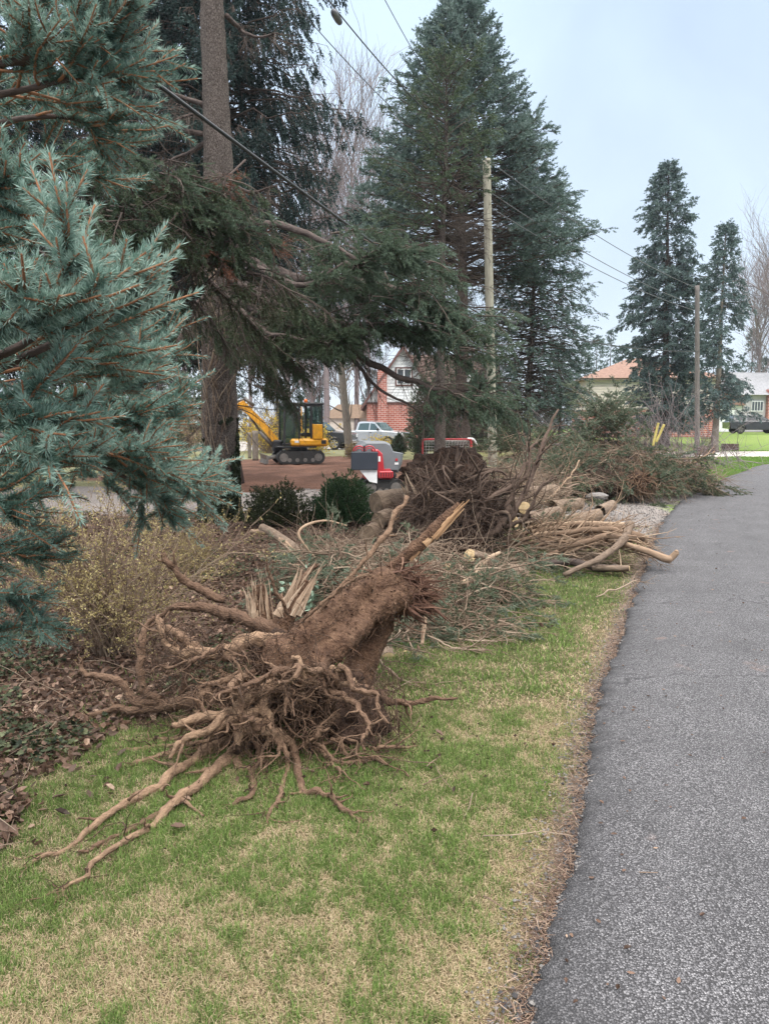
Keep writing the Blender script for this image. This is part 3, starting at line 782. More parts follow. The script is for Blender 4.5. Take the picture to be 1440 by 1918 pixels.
# dark crumbs of broken asphalt along the edge
acc = Acc(); n = 3200
yy = 1.5 + 12 * rng.random(n) ** 1.7; xx = np.interp(yy, ye, ex) - np.abs(rng.normal(size=n)) * .035 + .01; sz = .003 + .009 * rng.random(n) ** 2.5
V = np.column_stack([xx, yy, height(xx, yy) + sz * .4])[:, None] + oct_[None] * sz[:, None, None] * (.5 + .9 * rng.random((n, 6, 1)))
acc.add(V.reshape(-1, 3), (np.arange(n)[:, None, None] * 6 + F[None]).reshape(-1, 3), np.repeat(rng.random(n), 6), smooth=False)
tag(acc.obj('asphalt_crumbs', surf('asphalt_crumb', [(.025, .024, .025), (.11, .105, .108)], scale=60, attr=.5, bump=0, coord='obj')), 'dark crumbs of broken asphalt along the ragged road edge', 'debris', kind='stuff')
# ------------------------------------------------------------------ the uprooted stump on the verge
def rootpath(pts, n=36, jit=.012, seed=0, rs=.64):
    """pts rows: px, py, distance, radius in px"""
    w = np.array([[*P(a, b, c), r * rs * c / FPX] for a, b, c, r in pts])
    q = spline(w, n)
    s = np.linspace(0, 1, n)[:, None]
    L = np.linalg.norm(np.diff(w[:, :3], axis=0), axis=1).sum()
    k = np.column_stack([fbm(np.column_stack([s * L * 7 + seed * 9.1 + i * 31, s * 0, s * 0]), 3, 11 + i) for i in range(3)])
    q[:, :3] += k * jit * np.minimum(1, s * 4)
    q[:, 3] = np.maximum(q[:, 3], .0015) * (1 + .22 * fbm(np.column_stack([s * L * 22 + seed, s * 0, s * 0]), 2, 19)[:, ])
    return q
def gy(px, py): return G(px, py)[1]
stump = thing('uprooted_stump', 'large upturned tree stump with clawing muddy roots and torn trunk on the verge', 'tree stump', G(600, 1420))
a = Acc()
# leaning trunk, flaring into the root plate
q = spline([[*P(535, 1285, 3.95), .21], [*P(562, 1240, 4.05), .175], [*P(610, 1195, 4.2), .15], [*P(660, 1152, 4.4), .145], [*P(700, 1124, 4.55), .150], [*P(720, 1112, 4.65), .158], [*P(736, 1108, 4.75), .13], [*P(745, 1106, 4.8), .04]], 60)
K = 60; an = np.linspace(0, 2 * math.pi, 56, endpoint=False)
fl = 1 + .13 * np.sin(an * 3 + 1) * np.linspace(1.8, .5, K)[:, None] + .06 * np.sin(an * 5 + 2) * np.linspace(1.6, .4, K)[:, None]
n0 = a.n
tubes(a, q[None, :, :3], q[None, :, 3], 56, rough=.26, rsc=11)
V = a.V[-1].reshape(K, 56, 3); cc = q[:, None, :3]; V = cc + (V - cc) * fl[..., None]; dn = nrm(V - cc)
a.V[-1] = (V + dn * ((np.abs(fbm(V * 24, 3, 45)) * .02 + np.abs(fbm(V * 9, 3, 46)) * .035 - .012)[..., None])).reshape(-1, 3)
tv = V.reshape(-1, 3); kf = rng.integers(56 * 6, len(tv) - 56 * 6, 900)
leaves(a, tv[kf] + dn.reshape(-1, 3)[kf] * .002, .022, .5, .3, flat=.7, normal=dn.reshape(-1, 3)[kf])
kf = rng.integers(56 * 4, len(tv) - 56 * 6, 130)
tubes(a, wander(tv[kf] + dn.reshape(-1, 3)[kf] * .006, nrm(rvec(130) + dn.reshape(-1, 3)[kf] * .1 + np.array([-.3, -.2, -.5])), .05 + .22 * rng.random(130), 8, .55), taper(130, 8, .0035, .001), 5, .6)
a.obj('trunk', m_rootbark, stump)
# second, darker stem behind and under it
a = Acc()
q = spline([[*P(705, 1125, 4.75), .13], [*P(700, 1180, 4.7), .115], [*P(678, 1240, 4.6), .11], [*P(655, 1300, 4.45), .13]], 40)
tubes(a, q[None, :, :3], q[None, :, 3], 30, rough=.25, rsc=12)
a.obj('side_stem', m_rootbark, stump)
# soil clinging to the roots: ragged lumps
a = Acc()
for (px, py, Y, rx, ry, rz, am) in [(665, 1360, 3.95, .20, .26, .20, .5), (600, 1330, 4.15, .27, .2, .24, .5), (700, 1400, 3.82, .16, .2, .1, .5), (560, 1265, 4.05, .17, .14, .15, .45), (735, 1395, 3.85, .08, .1, .08, .6),
                               (520, 1230, 4.2, .16, .14, .13, .45), (640, 1410, 3.75, .16, .18, .085, .5), (470, 1330, 4.1, .14, .14, .12, .5), (640, 1290, 4.15, .13, .13, .12, .5), (455, 1430, 3.72, .12, .12, .09, .6)]:
    lump(a, P(px, py, Y), (rx, ry, rz), am, 2.6, 70, 44, seed=int(px), v=.5)
for V in a.V:
    V += (fbm(V * 16, 4, 33) * .022)[:, None] * nrm(V - V.mean(0))
a.obj('soil_clod', m_soil, stump)
# the big roots, each traced from crown to tip
R = [
 [(470, 1385, 3.75, 24), (400, 1410, 3.6, 22), (330, 1452, gy(330, 1462), 18), (250, 1492, gy(250, 1500), 17), (180, 1542, gy(180, 1550), 14), (110, 1597, gy(110, 1602), 9), (22, 1630, gy(22, 1632), 4)],
 [(500, 1380, 3.72, 22), (430, 1430, 3.5, 22), (370, 1475, gy(370, 1488), 20), (305, 1524, gy(305, 1532), 16), (240, 1575, gy(240, 1582), 13), (180, 1625, gy(180, 1630), 10), (135, 1655, gy(135, 1660), 8), (117, 1683, gy(117, 1684), 4)],
 [(330, 1505, gy(330, 1512), 13), (270, 1540, gy(270, 1546), 10), (210, 1575, gy(210, 1579), 8), (145, 1605, gy(145, 1607), 4)],
 [(470, 1395, 3.7, 16), (390, 1420, 3.6, 12), (330, 1430, 3.55, 11), (265, 1460, 3.45, 9), (235, 1480, 3.4, 5)],
 [(510, 1280, 3.75, 20), (470, 1305, 3.6, 18), (430, 1335, 3.5, 17), (390, 1345, 3.45, 15), (350, 1352, 3.42, 12), (325, 1362, 3.4, 5)],
 [(505, 1310, 3.72, 17), (470, 1340, 3.55, 15), (430, 1335, 3.48, 13), (400, 1365, 3.4, 12), (360, 1385, 3.35, 11), (330, 1405, 3.32, 9), (322, 1425, 3.3, 6)],
 [(520, 1265, 3.8, 24), (490, 1320, 3.62, 19), (500, 1345, 3.55, 14), (460, 1355, 3.5, 13), (420, 1352, 3.45, 11), (395, 1372, 3.42, 8), (372, 1380, 3.4, 5)],
 [(500, 1320, 3.85, 18), (440, 1300, 3.9, 25), (390, 1300, 3.95, 31), (340, 1312, 3.98, 28), (290, 1318, 4.0, 20), (240, 1328, 4.02, 14), (190, 1338, 4.02, 9), (150, 1345, 4.0, 4)],
 [(300, 1312, 4.0, 15), (255, 1312, 4.02, 13), (228, 1280, 4.06, 12), (190, 1268, 4.1, 10), (158, 1262, 4.12, 9), (148, 1235, 4.15, 4)],
 [(300, 1310, 4.0, 12), (275, 1295, 4.02, 12), (266, 1250, 4.05, 11), (262, 1200, 4.1, 11), (272, 1170, 4.15, 9), (285, 1155, 4.2, 6)],
 [(530, 1200, 4.15, 30), (480, 1200, 4.1, 26), (430, 1215, 4.05, 27), (385, 1222, 4.02, 24), (350, 1222, 4.0, 18), (315, 1214, 4.0, 12), (298, 1185, 4.0, 9), (296, 1150, 4.02, 6)],
 [(385, 1222, 4.0, 14), (345, 1200, 4.05, 12), (315, 1175, 4.1, 12), (300, 1160, 4.15, 8)],
 [(540, 1200, 4.35, 26), (490, 1170, 4.4, 24), (440, 1148, 4.5, 22), (395, 1137, 4.6, 18), (350, 1138, 4.65, 13), (310, 1148, 4.7, 9), (280, 1175, 4.7, 5)],
 [(420, 1125, 4.9, 14), (370, 1105, 4.9, 15), (335, 1078, 4.9, 13), (312, 1055, 4.9, 11), (301, 1034, 4.9, 6)],
 [(545, 1395, 3.6, 18), (515, 1375, 3.52, 19), (480, 1368, 3.46, 19), (452, 1372, 3.42, 16), (440, 1385, 3.4, 6)],
 [(520, 1385, 3.5, 13), (535, 1415, 3.45, 10), (532, 1450, 3.38, 8), (522, 1490, gy(522, 1496), 8), (508, 1520, gy(508, 1524), 6), (500, 1548, gy(500, 1550), 3)],
 [(550, 1400, 3.55, 16), (558, 1440, 3.45, 14), (566, 1476, gy(566, 1482), 12), (600, 1488, gy(600, 1492), 9), (625, 1498, gy(625, 1503), 8), (645, 1522, gy(645, 1526), 8), (672, 1534, gy(672, 1537), 6), (692, 1545, gy(692, 1546), 3)],
 [(480, 1380, 3.55, 14), (488, 1420, 3.48, 13), (487, 1455, 3.4, 12), (465, 1485, gy(465, 1490), 9), (440, 1512, gy(440, 1515), 5)],
 [(470, 1390, 3.6, 12), (450, 1430, 3.5, 12), (460, 1470, 3.4, 11), (480, 1462, 3.38, 8), (500, 1440, 3.4, 5)],
 [(655, 1285, 4.0, 16), (700, 1295, 4.0, 13), (735, 1312, 4.0, 11), (765, 1313, 4.0, 9), (805, 1308, 4.02, 7), (852, 1303, 4.05, 3)],
 [(622, 1275, 3.75, 8), (622, 1252, 3.7, 8), (632, 1257, 3.66, 7), (652, 1256, 3.68, 7), (652, 1270, 3.72, 5)],
 [(665, 1275, 3.75, 9), (640, 1280, 3.7, 8), (624, 1268, 3.68, 8), (621, 1250, 3.68, 6)],
 [(549, 1232, 3.75, 10), (562, 1236, 3.7, 8), (572, 1256, 3.68, 7), (580, 1275, 3.68, 8), (570, 1290, 3.68, 7), (574, 1305, 3.68, 7), (582, 1312, 3.68, 4)],
 [(575, 1278, 3.75, 7), (600, 1278, 3.7, 7), (618, 1288, 3.68, 7), (626, 1302, 3.67, 3)],
 [(470, 1330, 3.7, 9), (440, 1340, 3.6, 10), (415, 1350, 3.55, 8), (385, 1330, 3.5, 6), (365, 1335, 3.48, 4)],
 [(545, 1410, 3.6, 8), (580, 1385, 3.5, 7), (605, 1370, 3.46, 6), (617, 1358, 3.45, 3)],
 [(585, 1390, 3.55, 6), (606, 1402, 3.5, 6), (618, 1432, 3.46, 5), (612, 1452, 3.42, 4), (604, 1464, 3.4, 2)],
 [(500, 1300, 3.9, 12), (455, 1285, 3.95, 9), (420, 1260, 4.0, 7), (395, 1250, 4.02, 5), (345, 1262, 4.05, 3)],
 [(340, 1300, 4.05, 9), (345, 1260, 4.08, 8), (340, 1225, 4.1, 7), (355, 1200, 4.12, 5)],
 [(440, 1360, 3.7, 9), (380, 1392, 3.6, 8), (300, 1405, 3.62, 8), (240, 1415, 3.6, 7), (220, 1420, 3.6, 4)],
 [(530, 1175, 4.5, 12), (545, 1120, 4.6, 10), (560, 1085, 4.65, 9), (590, 1060, 4.7, 6)],
 [(690, 1410, 3.62, 7), (720, 1400, 3.6, 6), (755, 1398, 3.62, 5), (780, 1402, 3.64, 2)],
 [(610, 1420, 3.5, 9), (640, 1432, 3.45, 8), (690, 1425, 3.48, 7), (730, 1432, 3.44, 3)],
 [(620, 1385, 3.6, 6), (640, 1400, 3.55, 6), (660, 1432, 3.48, 4), (668, 1445, 3.45, 2)],
 [(540, 1150, 4.3, 6), (520, 1115, 4.2, 5), (510, 1080, 4.15, 4), (505, 1050, 4.1, 2)],
 [(585, 1165, 4.2, 7), (640, 1095, 4.15, 6), (690, 1040, 4.2, 7), (735, 985, 4.3, 8), (765, 930, 4.4, 6)],
 [(560, 1170, 4.1, 5), (600, 1130, 4.02, 4), (650, 1095, 4.0, 4), (690, 1075, 4.05, 3)],
]
# many lesser roots clawing out of the plate
R0 = len(R)
for i in range(60):
    px = random.uniform(400, 640); py = random.uniform(1230, 1410); Y = random.uniform(3.6, 3.95)
    th = random.choice([random.uniform(2.0, 3.6), random.uniform(1.2, 2.6), random.uniform(.4, 1.5)]); L = random.uniform(60, 190)
    e = (px + math.cos(th) * L, py + math.sin(th) * L * .8, Y - random.uniform(.05, .45)); mid = (px + math.cos(th) * L * .5 + random.uniform(-25, 25), py + math.sin(th) * L * .35 + random.uniform(-30, 10), Y - random.uniform(.05, .3))
    r0 = random.uniform(3, 13) if i < 30 else random.uniform(2, 6)
    yg = gy(e[0], max(e[1], 1330))
    R.append([(px, py, Y, r0), (*mid, r0 * .8), (e[0], e[1], min(max(e[2], yg) if e[1] > 1420 else e[2], 4.2), r0 * .3)])
tan = {4, 5, 6, 10, 14, 20, 21, 22, 23, 1, 0}
rootP = []
for i, r in enumerate(R):
    q = rootpath(r, 72, (.03 if i < R0 else .06) if i not in (20, 21) else .006, i)
    a = Acc()
    q[:, 3] *= .8 if i < 2 else .85 if i in (7, 10, 12, 13) else 1
    q[:, 2] = np.maximum(q[:, 2], q[:, 3] * .5)
    tubes(a, q[None, :, :3], q[None, :, 3], 18, v=random.uniform(.8, 1) if i in tan else .1 + .6 * random.random(), rough=.5, rsc=42, seed=i)
    rootP.append(q)
    # side forks grown from the root itself
    nb = int(2 + np.linalg.norm(q[0, :3] - q[-1, :3]) * 6)
    k = rng.integers(14, 70, nb); T = nrm(q[np.minimum(k + 1, 71), :3] - q[k - 1, :3])
    S = q[k, :3]; D = nrm(T + rvec(nb) * .9 + np.array([0, 0, -.1]))
    Lg = (.06 + .16 * rng.random(nb)); w = wander(S, D, Lg, 9, .55)
    w[..., 2] = np.maximum(w[..., 2], .01)
    tubes(a, w, taper(nb, 9, q[k, 3] * .55, .0012), 7, v=.4 + .3 * rng.random(nb), rough=.2, rsc=40)
    a.obj('root', m_root, stump)
# fine hair roots hanging everywhere
a = Acc()
src = np.vstack([q[6:, :3] for q in rootP if len(q)])
n = 1700
S = src[rng.integers(0, len(src), n)] + rng.normal(size=(n, 3)) * .012
D = nrm(rvec(n) + np.array([0, -.25, -.35]))
w = wander(S, D, .04 + .2 * rng.random(n) ** 1.8, 8, .8, .06); w[..., 2] = np.maximum(w[..., 2], .005)
tubes(a, w, taper(n, 8, .0014 + .0022 * rng.random(n), .0007), 4, .15 + .6 * rng.random(n))
# bundles trailing down the face of the soil
n = 520
bp_ = rng.random((n, 2)); px = 500 + 260 * bp_[:, 0]; py = 1240 + 150 * bp_[:, 1]
S = np.array([P(x, y, 3.62 + .35 * random.random()) for x, y in zip(px, py)])
D = nrm(np.column_stack([rng.normal(size=n) * .4, rng.normal(size=n) * .35 - .1, -1 + .5 * rng.normal(size=n)]))
w = wander(S, D, .08 + .22 * rng.random(n), 8, .6, .1); w[..., 2] = np.maximum(w[..., 2], .005)
tubes(a, w, taper(n, 8, .0012 + .0022 * rng.random(n) ** 2, .0007), 4, .6 * rng.random(n))
n = 900
px = 280 + 330 * rng.random(n); py = 1180 + 230 * rng.random(n)
S = np.array([P(x, y, 3.6 + .6 * random.random()) for x, y in zip(px, py)])
w = wander(S, nrm(rvec(n) + np.array([-.4, -.1, 0])), .08 + .25 * rng.random(n), 8, .7, .02); w[..., 2] = np.maximum(w[..., 2], .005)
tubes(a, w, taper(n, 8, .001 + .0022 * rng.random(n) ** 2, .0006), 4, .5 * rng.random(n))
h = a.obj('hair_roots', m_rootlet, stump); h['kind'] = 'stuff'
# splintered tops
def shards(acc, px, py, Y, dpx, dpy, dY, n, Lm, spread, wd, base=.05, v=(.2, .9), sides=5, bend=.16, flat=1.0):
    c = P(px, py, Y); d = nrm(P(px + dpx, py + dpy, Y + dY) - c)
    S = c + rng.normal(size=(n, 3)) * base
    D = nrm(d + rng.normal(size=(n, 3)) * spread)
    L = Lm * (.35 + .8 * rng.random(n))
    w = wander(S - D * .05, D, L + .05, 7, bend)
    r = taper(n, 7, wd * (.5 + rng.random(n)), .001); r[:, 4:] *= .6 + .8 * rng.random((n, 3))
    tubes(acc, w, r, sides, v[0] + (v[1] - v[0]) * rng.random(n), rough=.35, rsc=60, smooth=False, flat=flat)
a = Acc()
shards(a, 748, 1112, 4.75, 60, 10, .05, 70, .27, .30, .028, .055, (0, .5), 6, .3, .3)
shards(a, 748, 1102, 4.75, 60, -16, .05, 34, .22, .4, .022, .05, (0, .8), 6, .3, .28)
shards(a, 760, 1124, 4.72, 60, 22, .05, 54, .29, .22, .026, .05, (0, .45), 6, .3, .3)
shards(a, 752, 1112, 4.75, 60, 6, .05, 260, .24, .5, .004, .08, (0, .9), 5, .6)
shards(a, 765, 1090, 4.75, 40, -30, -.1, 22, .2, .6, .006, .06, (.8, 1))
shards(a, 700, 1085, 4.7, -40, -10, -.1, 18, .25, .5, .005, .06, (.8, 1))
lump(a, P(748, 1110, 4.78), (.12, .09, .08), .5, 3, 30, 20, seed=6, v=.1)
a.obj('torn_wood', m_woodred, stump)
# long splinter of trunk still standing up to the right, bark on one side
a = Acc()
q = spline([[*P(690, 1092, 4.85), .018], [*P(725, 1070, 4.87), .034], [*P(765, 1038, 4.9), .043], [*P(805, 1002, 4.92), .046], [*P(838, 967, 4.94), .040], [*P(860, 943, 4.95), .016]], 40)
tubes(a, q[None, :, :3], q[None, :, 3], 18, rough=.3, rsc=22)
sp_ = a.obj('bark_splinter', m_rootbark, stump)
a = Acc()
for k in range(9):
    o = np.array([.022, -.034, -.010]) + rng.normal(size=3) * .011
    s0 = random.uniform(.35, .7); ii = np.linspace(s0 * 39, 39, 18).astype(int)
    w = q[ii, :3] + o; w[-4:] += nrm(q[39, :3] - q[30, :3]) * (np.arange(4) / 3)[:, None] * random.uniform(-.03, .05); w += fbm(w * 18 + k, 2, k)[:, None] * .006
    tubes(a, w[None], taper(1, 18, random.uniform(.012, .028), .003), 8, v=.1 + .8 * random.random(), rough=.5, rsc=38, smooth=False, flat=.35)
a.obj('split_face', m_wood, sp_)
# pale broken stems on the far side of the root plate
for (px, py, Y, tx, ty, wpx, nm) in [(490, 1165, 4.55, 481, 1068, 24, 12), (536, 1158, 4.45, 588, 1058, 20, 12)]:
    a = Acc()
    tubes(a, np.array([[P(px + (tx - px) * s, py + (ty - py) * s, Y + .05 * s) for s in np.linspace(-.25, .72, 16)]]), taper(1, 16, wpx * Y / FPX * 1.15, wpx * Y / FPX * .5), 20, rough=.35, rsc=25)
    st_ = a.obj('broken_stem', m_rootbark, stump)
    a = Acc()
    for k in range(30):
        ox = rng.normal() * wpx * .5; ox = max(-wpx, min(wpx, ox)); oy = random.uniform(-.6, .35) * wpx * Y / FPX
        t1 = random.uniform(.35, .85) if random.random() < .6 else random.uniform(.7, 1.12); lean = rng.normal() * 10
        pts = np.array([P(px + ox + (tx - px) * s + lean * s * s, py + (ty - py) * s, Y - .03 + oy + .05 * s) for s in np.linspace(.05, t1, 14)])
        pts += fbm(pts * 14 + k * 3.3, 3, k)[:, None] * .007
        r_ = taper(1, 14, random.uniform(.008, .03), .002); r_[:, 9:] *= .8
        tubes(a, pts[None], r_, 5, v=random.random() ** 1.3, rough=.6, rsc=38, smooth=False, flat=.4)
    a.obj('splinters', m_woodpale, st_)
# bright orange heartwood block under the trunk
chunk = Acc(); lump(chunk, P(686, 1256, 4.9), (.035, .03, .085), .35, 3.5, 30, 24, seed=4)
for V in chunk.V: V += (fbm(V * 45, 3, 8) * .012)[:, None] * nrm(V - V.mean(0))
tag(chunk.obj('wood_chunk', m_woodorange), 'bright orange chunk of split heartwood standing behind the upturned stump', 'wood chunk')
# ------------------------------------------------------------------ conifers
def trunk_tube(acc, base, top, r0, r1, sides=14, K=24, wob=.04, rough=.1, flare=1.5, v=.5):
    base = np.asarray(base, float); top = np.asarray(top, float)
    s = np.linspace(0, 1, K)
    p = base + (top - base) * s[:, None]
    p[:, :2] += wob * np.column_stack([fbm(np.column_stack([s * 4 + base[0], s * 0, s * 0]), 2, 5), fbm(np.column_stack([s * 4 + base[1] + 9, s * 0, s * 0]), 2, 6)]) * np.minimum(1, s * 4)[:, None]
    H = np.linalg.norm(top - base)
    r = r0 + (r1 - r0) * s; r = r * (1 + (flare - 1) * np.exp(-s * H / .35))
    p[0, 2] -= .1
    tubes(acc, p[None], r[None], sides, v, rough=rough, rsc=7)
    return lambda z: np.column_stack([np.interp(z, p[:, 2], p[:, i]) for i in range(3)])
def bough_shoots(path, rad, acc_w, per_m, lat, hang=.25, spread=.8, s0=.2, vert=0.2, sub=3, shoot=.16, v0=.5, tipv=.25, wood_v=.5, upcurl=0.0):
    """path (M,K,3) main branches -> laterals -> shoots; returns shoots S,D,L,v"""
    M, K, _ = path.shape
    L = np.linalg.norm(np.diff(path, axis=1), axis=-1).sum(1)
    cnt = np.maximum(3, (L * (1 - s0) * per_m)).astype(int)
    bi = np.repeat(np.arange(M), cnt)
    s = s0 + (1 - s0) * rng.random(len(bi)) ** .8
    s[np.concatenate([[0], np.cumsum(cnt)[:-1]])] = .995
    f = s * (K - 1); i = np.minimum(f.astype(int), K - 2); u = (f - i)[:, None]
    A = path[bi, i] * (1 - u) + path[bi, i + 1] * u
    T = nrm(path[bi, i + 1] - path[bi, i])
    sd = nrm(np.cross(T, np.array([0, 0, 1.0])) + 1e-6) * np.where(rng.random(len(bi)) < .5, 1, -1)[:, None]
    D = nrm(T * (.55 + .5 * s[:, None]) + sd * spread * (1.1 - .8 * s[:, None]) + rng.normal(size=(len(bi), 3)) * vert + np.array([0, 0, -hang]))
    ll = np.broadcast_to(np.asarray(lat, float), (M,))[bi] * (.55 + .6 * rng.random(len(bi))) * (1.15 - .75 * s)
    W = wander(A, D, ll, 4, .18, hang * .25 - upcurl)
    if acc_w is not None:
        tubes(acc_w, W, taper(len(bi), 4, np.broadcast_to(np.asarray(rad, float), (M,))[bi] * .32, .002), 3, wood_v, cap=False)
    # shoots along each lateral
    n = np.maximum(2, (ll / shoot * sub).astype(int)); li = np.repeat(np.arange(len(bi)), n)
    t = rng.random(len(li)) ** .7; t[np.concatenate([[0], np.cumsum(n)[:-1]])] = .97
    f = t * 3; i = np.minimum(f.astype(int), 2); u = (f - i)[:, None]
    B = W[li, i] * (1 - u) + W[li, i + 1] * u
    T2 = nrm(W[li, i + 1] - W[li, i])
    sd2 = nrm(np.cross(T2, np.array([0, 0, 1.0])) + 1e-6) * np.where(rng.random(len(li)) < .5, 1, -1)[:, None]
    D2 = nrm(T2 * (.7 + .6 * t[:, None]) + sd2 * .8 * (1.05 - t[:, None]) + rng.normal(size=(len(li), 3)) * (vert + .1) + np.array([0, 0, -hang * .6 + upcurl]))
    S = shoot * (.6 + .7 * rng.random(len(li)))
    cl = rng.normal(size=M)[bi][li] * .09
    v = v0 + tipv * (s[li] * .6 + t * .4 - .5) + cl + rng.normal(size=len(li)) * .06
    return B, D2, S, np.clip(v, 0, 1)
def spruce(name, label, base, top, r0, z0, prof, nbr, leafm, barkm, needle=(.085, .03), nper=14, per_m=9, lat=.55, shoot=.2, sub=2.4, s0=.25, hang=.3, droop=.25, rise=.1, v0=.5, tipv=.35, bare_z=None, nbare=0, bare_len=1.5, az=None, upcurl=0.0, group=None, jit=.18, kite=False, dens=None):
    base = np.asarray(base, float); top = np.asarray(top, float); H = top[2] - base[2]
    T = thing(name, label, 'tree', base, group)
    a = Acc(); at = trunk_tube(a, base, top, r0, .02, wob=.08 if r0 > .1 else .02)
    z = base[2] + z0 + (H - z0) * (np.arange(nbr) + rng.random(nbr)) / nbr
    z = base[2] + z0 + (H - z0) * (1 - (1 - (z - base[2] - z0) / (H - z0)) ** 1.15)
    fr = (z - base[2]) / H
    Lb = np.array([prof(f) for f in fr]) * (1 + jit * rng.normal(size=nbr)); Lb = np.maximum(Lb, .12)
    ph = np.arange(nbr) * 2.39996 + rng.normal(size=nbr) * .5
    if az is not None: ph = az(ph, fr)
    if dens is not None:
        k = rng.random(nbr) < np.array([dens(f, p) for f, p in zip(fr, ph)]); z, fr, Lb, ph = z[k], fr[k], Lb[k], ph[k]
    M = len(z)
    o = np.column_stack([np.cos(ph), np.sin(ph), np.zeros(M)])
    s = np.linspace(0, 1, 7)[None, :, None]
    st = at(z)
    up = rise + .75 * np.clip((fr - .75) / .25, 0, 1); dr = droop * (1 - .8 * np.clip((fr - .7) / .3, 0, 1))
    path = st[:, None] + o[:, None] * (Lb[:, None, None] * s) + np.array([0, 0, 1.0]) * (Lb[:, None, None] * (up[:, None, None] * s - dr[:, None, None] * 2 * s ** 2 + dr[:, None, None] * 1.1 * s ** 3))
    path += rng.normal(size=path.shape) * .03 * Lb[:, None, None] * (s > 0)
    rb = .008 + .009 * Lb
    w = Acc(); tubes(w, path, taper(M, 7, rb, .003), 5, .4, cap=False)
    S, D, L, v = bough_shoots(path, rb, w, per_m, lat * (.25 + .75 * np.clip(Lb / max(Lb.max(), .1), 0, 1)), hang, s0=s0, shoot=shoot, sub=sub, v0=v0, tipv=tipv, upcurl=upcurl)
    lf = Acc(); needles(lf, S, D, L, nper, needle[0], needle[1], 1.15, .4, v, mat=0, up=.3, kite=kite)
    # leader
    tp = at(np.array([top[2]]))[0]
    needles(lf, np.array([tp - [0, 0, .3]] * 4), nrm(rvec(4) * .4 + [0, 0, 1.2]), .5, nper * 2, needle[0], needle[1], 1.1, .4, v0)
    a.obj('trunk', barkm, T)
    w.obj('branches', m_twigdark, T)
    c = lf.obj('crown', leafm, T)
    if nbare:
        d = Acc()
        zb = base[2] + bare_z[0] + (bare_z[1] - bare_z[0]) * rng.random(nbare); pb = rng.random(nbare) * 6.283
        ob = np.column_stack([np.cos(pb), np.sin(pb), -.1 - .35 * rng.random(nbare)])
        W = wander(at(zb), nrm(ob), bare_len * (.35 + .8 * rng.random(nbare)), 7, .22, .02)
        tubes(d, W, taper(nbare, 7, .012 + .012 * rng.random(nbare), .003), 4, rng.random(nbare))
        for gen, (mult, ln, rr) in enumerate([(7, .5, .006), (4, .28, .004)]):
            n = len(W) * mult; bi = rng.integers(0, len(W), n); k = rng.integers(1, W.shape[1] - 1, n)
            Dd = nrm(nrm(W[bi, k + 1] - W[bi, k]) + rvec(n) * .9 + np.array([0, 0, -.25]))
            W2 = wander(W[bi, k], Dd, ln * bare_len / 1.5 * (.4 + .8 * rng.random(n)), 5, .3, .05)
            tubes(d, W2, taper(n, 5, rr, .002), 3, rng.random(n), cap=False); W = W2
        d.obj('dead_branches', m_twigdark, T)
    return T, at
def greens(acc_w, acc_l, n, c, r, L, hang=.2, v0=.5, needle=(.03, .008), nper=24, per_m=16, lat=.28, shoot=.1, sub=2.5, dirs=None, s0=.1):
    S = np.asarray(c) + rvec(n) * (rng.random(n) ** .45)[:, None] * np.asarray(r); S[:, 2] = np.maximum(S[:, 2], .05)
    D = rvec(n) * np.array([1, 1, .35]) + (0 if dirs is None else np.asarray(dirs)[rng.integers(0, len(dirs), n)])
    w = wander(S, nrm(D), L * (.5 + .8 * rng.random(n)), 7, .2, .06); w[..., 2] = np.maximum(w[..., 2], .03)
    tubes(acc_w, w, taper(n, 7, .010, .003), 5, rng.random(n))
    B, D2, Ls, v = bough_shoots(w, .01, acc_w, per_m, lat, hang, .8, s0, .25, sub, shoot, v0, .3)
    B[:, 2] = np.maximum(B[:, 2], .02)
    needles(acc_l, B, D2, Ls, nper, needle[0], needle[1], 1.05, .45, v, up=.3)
def gaps(seed):
    return lambda f, p: 1.0 if vnoise(np.array([[math.cos(p) * 1.6 + seed, math.sin(p) * 1.6, f * 8.0]]), seed)[0] > -.28 else .22
def profile(pts):
    x = [p[0] for p in pts]; y = [p[1] for p in pts]
    return lambda f: float(np.interp(f, x, y))

# the tall blue-green spruce in the middle, bare inside below half height
b = Gh(868, 842); b = P(868, 842, 32); b[2] = 0
t = P(862, -22, 32)
side_only = lambda f, p: 1.0 if f > .60 else (.10 + .9 * min(1, max(0, (abs(math.cos(p)) - .45) / .35)))
spruce('blue_spruce', 'tallest broad blue-green spruce in the middle, its lower inner trunk bare', b, t, .34, 7.4,
       profile([(0, 3.4), (.3, 3.8), (.45, 4.0), (.55, 3.8), (.63, 3.35), (.743, 2.3), (.86, 1.35), (.905, .9), (.96, .4), (1, .1)]), 1000, m_needle_spruce, m_barkdark,
       needle=(.115, .045), nper=13, per_m=10, lat=.75, shoot=.26, sub=2.2, s0=.5, hang=.12, droop=.2, rise=.30, v0=.55, bare_z=(2, 12.5), nbare=190, bare_len=3.0, upcurl=.12, dens=side_only, jit=.14)
b = P(822, 868, 24.5); b[2] = 0; t = P(838, 112, 24.5)
spruce('norway_spruce', 'slimmer yellow-green spruce with bare lower trunk passing in front of the hockey goal', b, t, .19, 7.0,
       profile([(0, 1.3), (.45, 1.4), (.6, 1.75), (.8, 1.3), (.92, .8), (1, .2)]), 150, m_needle_yel, m_bark,
       needle=(.075, .026), nper=15, per_m=10, lat=.5, shoot=.2, s0=.3, hang=.35, droop=.1, rise=.5, v0=.6, jit=.35, dens=(lambda f, p: 1.0 if f > .66 else (.9 if math.cos(p) < -.15 else .12)), bare_z=(1.8, 9.5), nbare=120, bare_len=1.9)
b = P(985, 835, 35); b[2] = 0; t = P(1012, 372, 35)
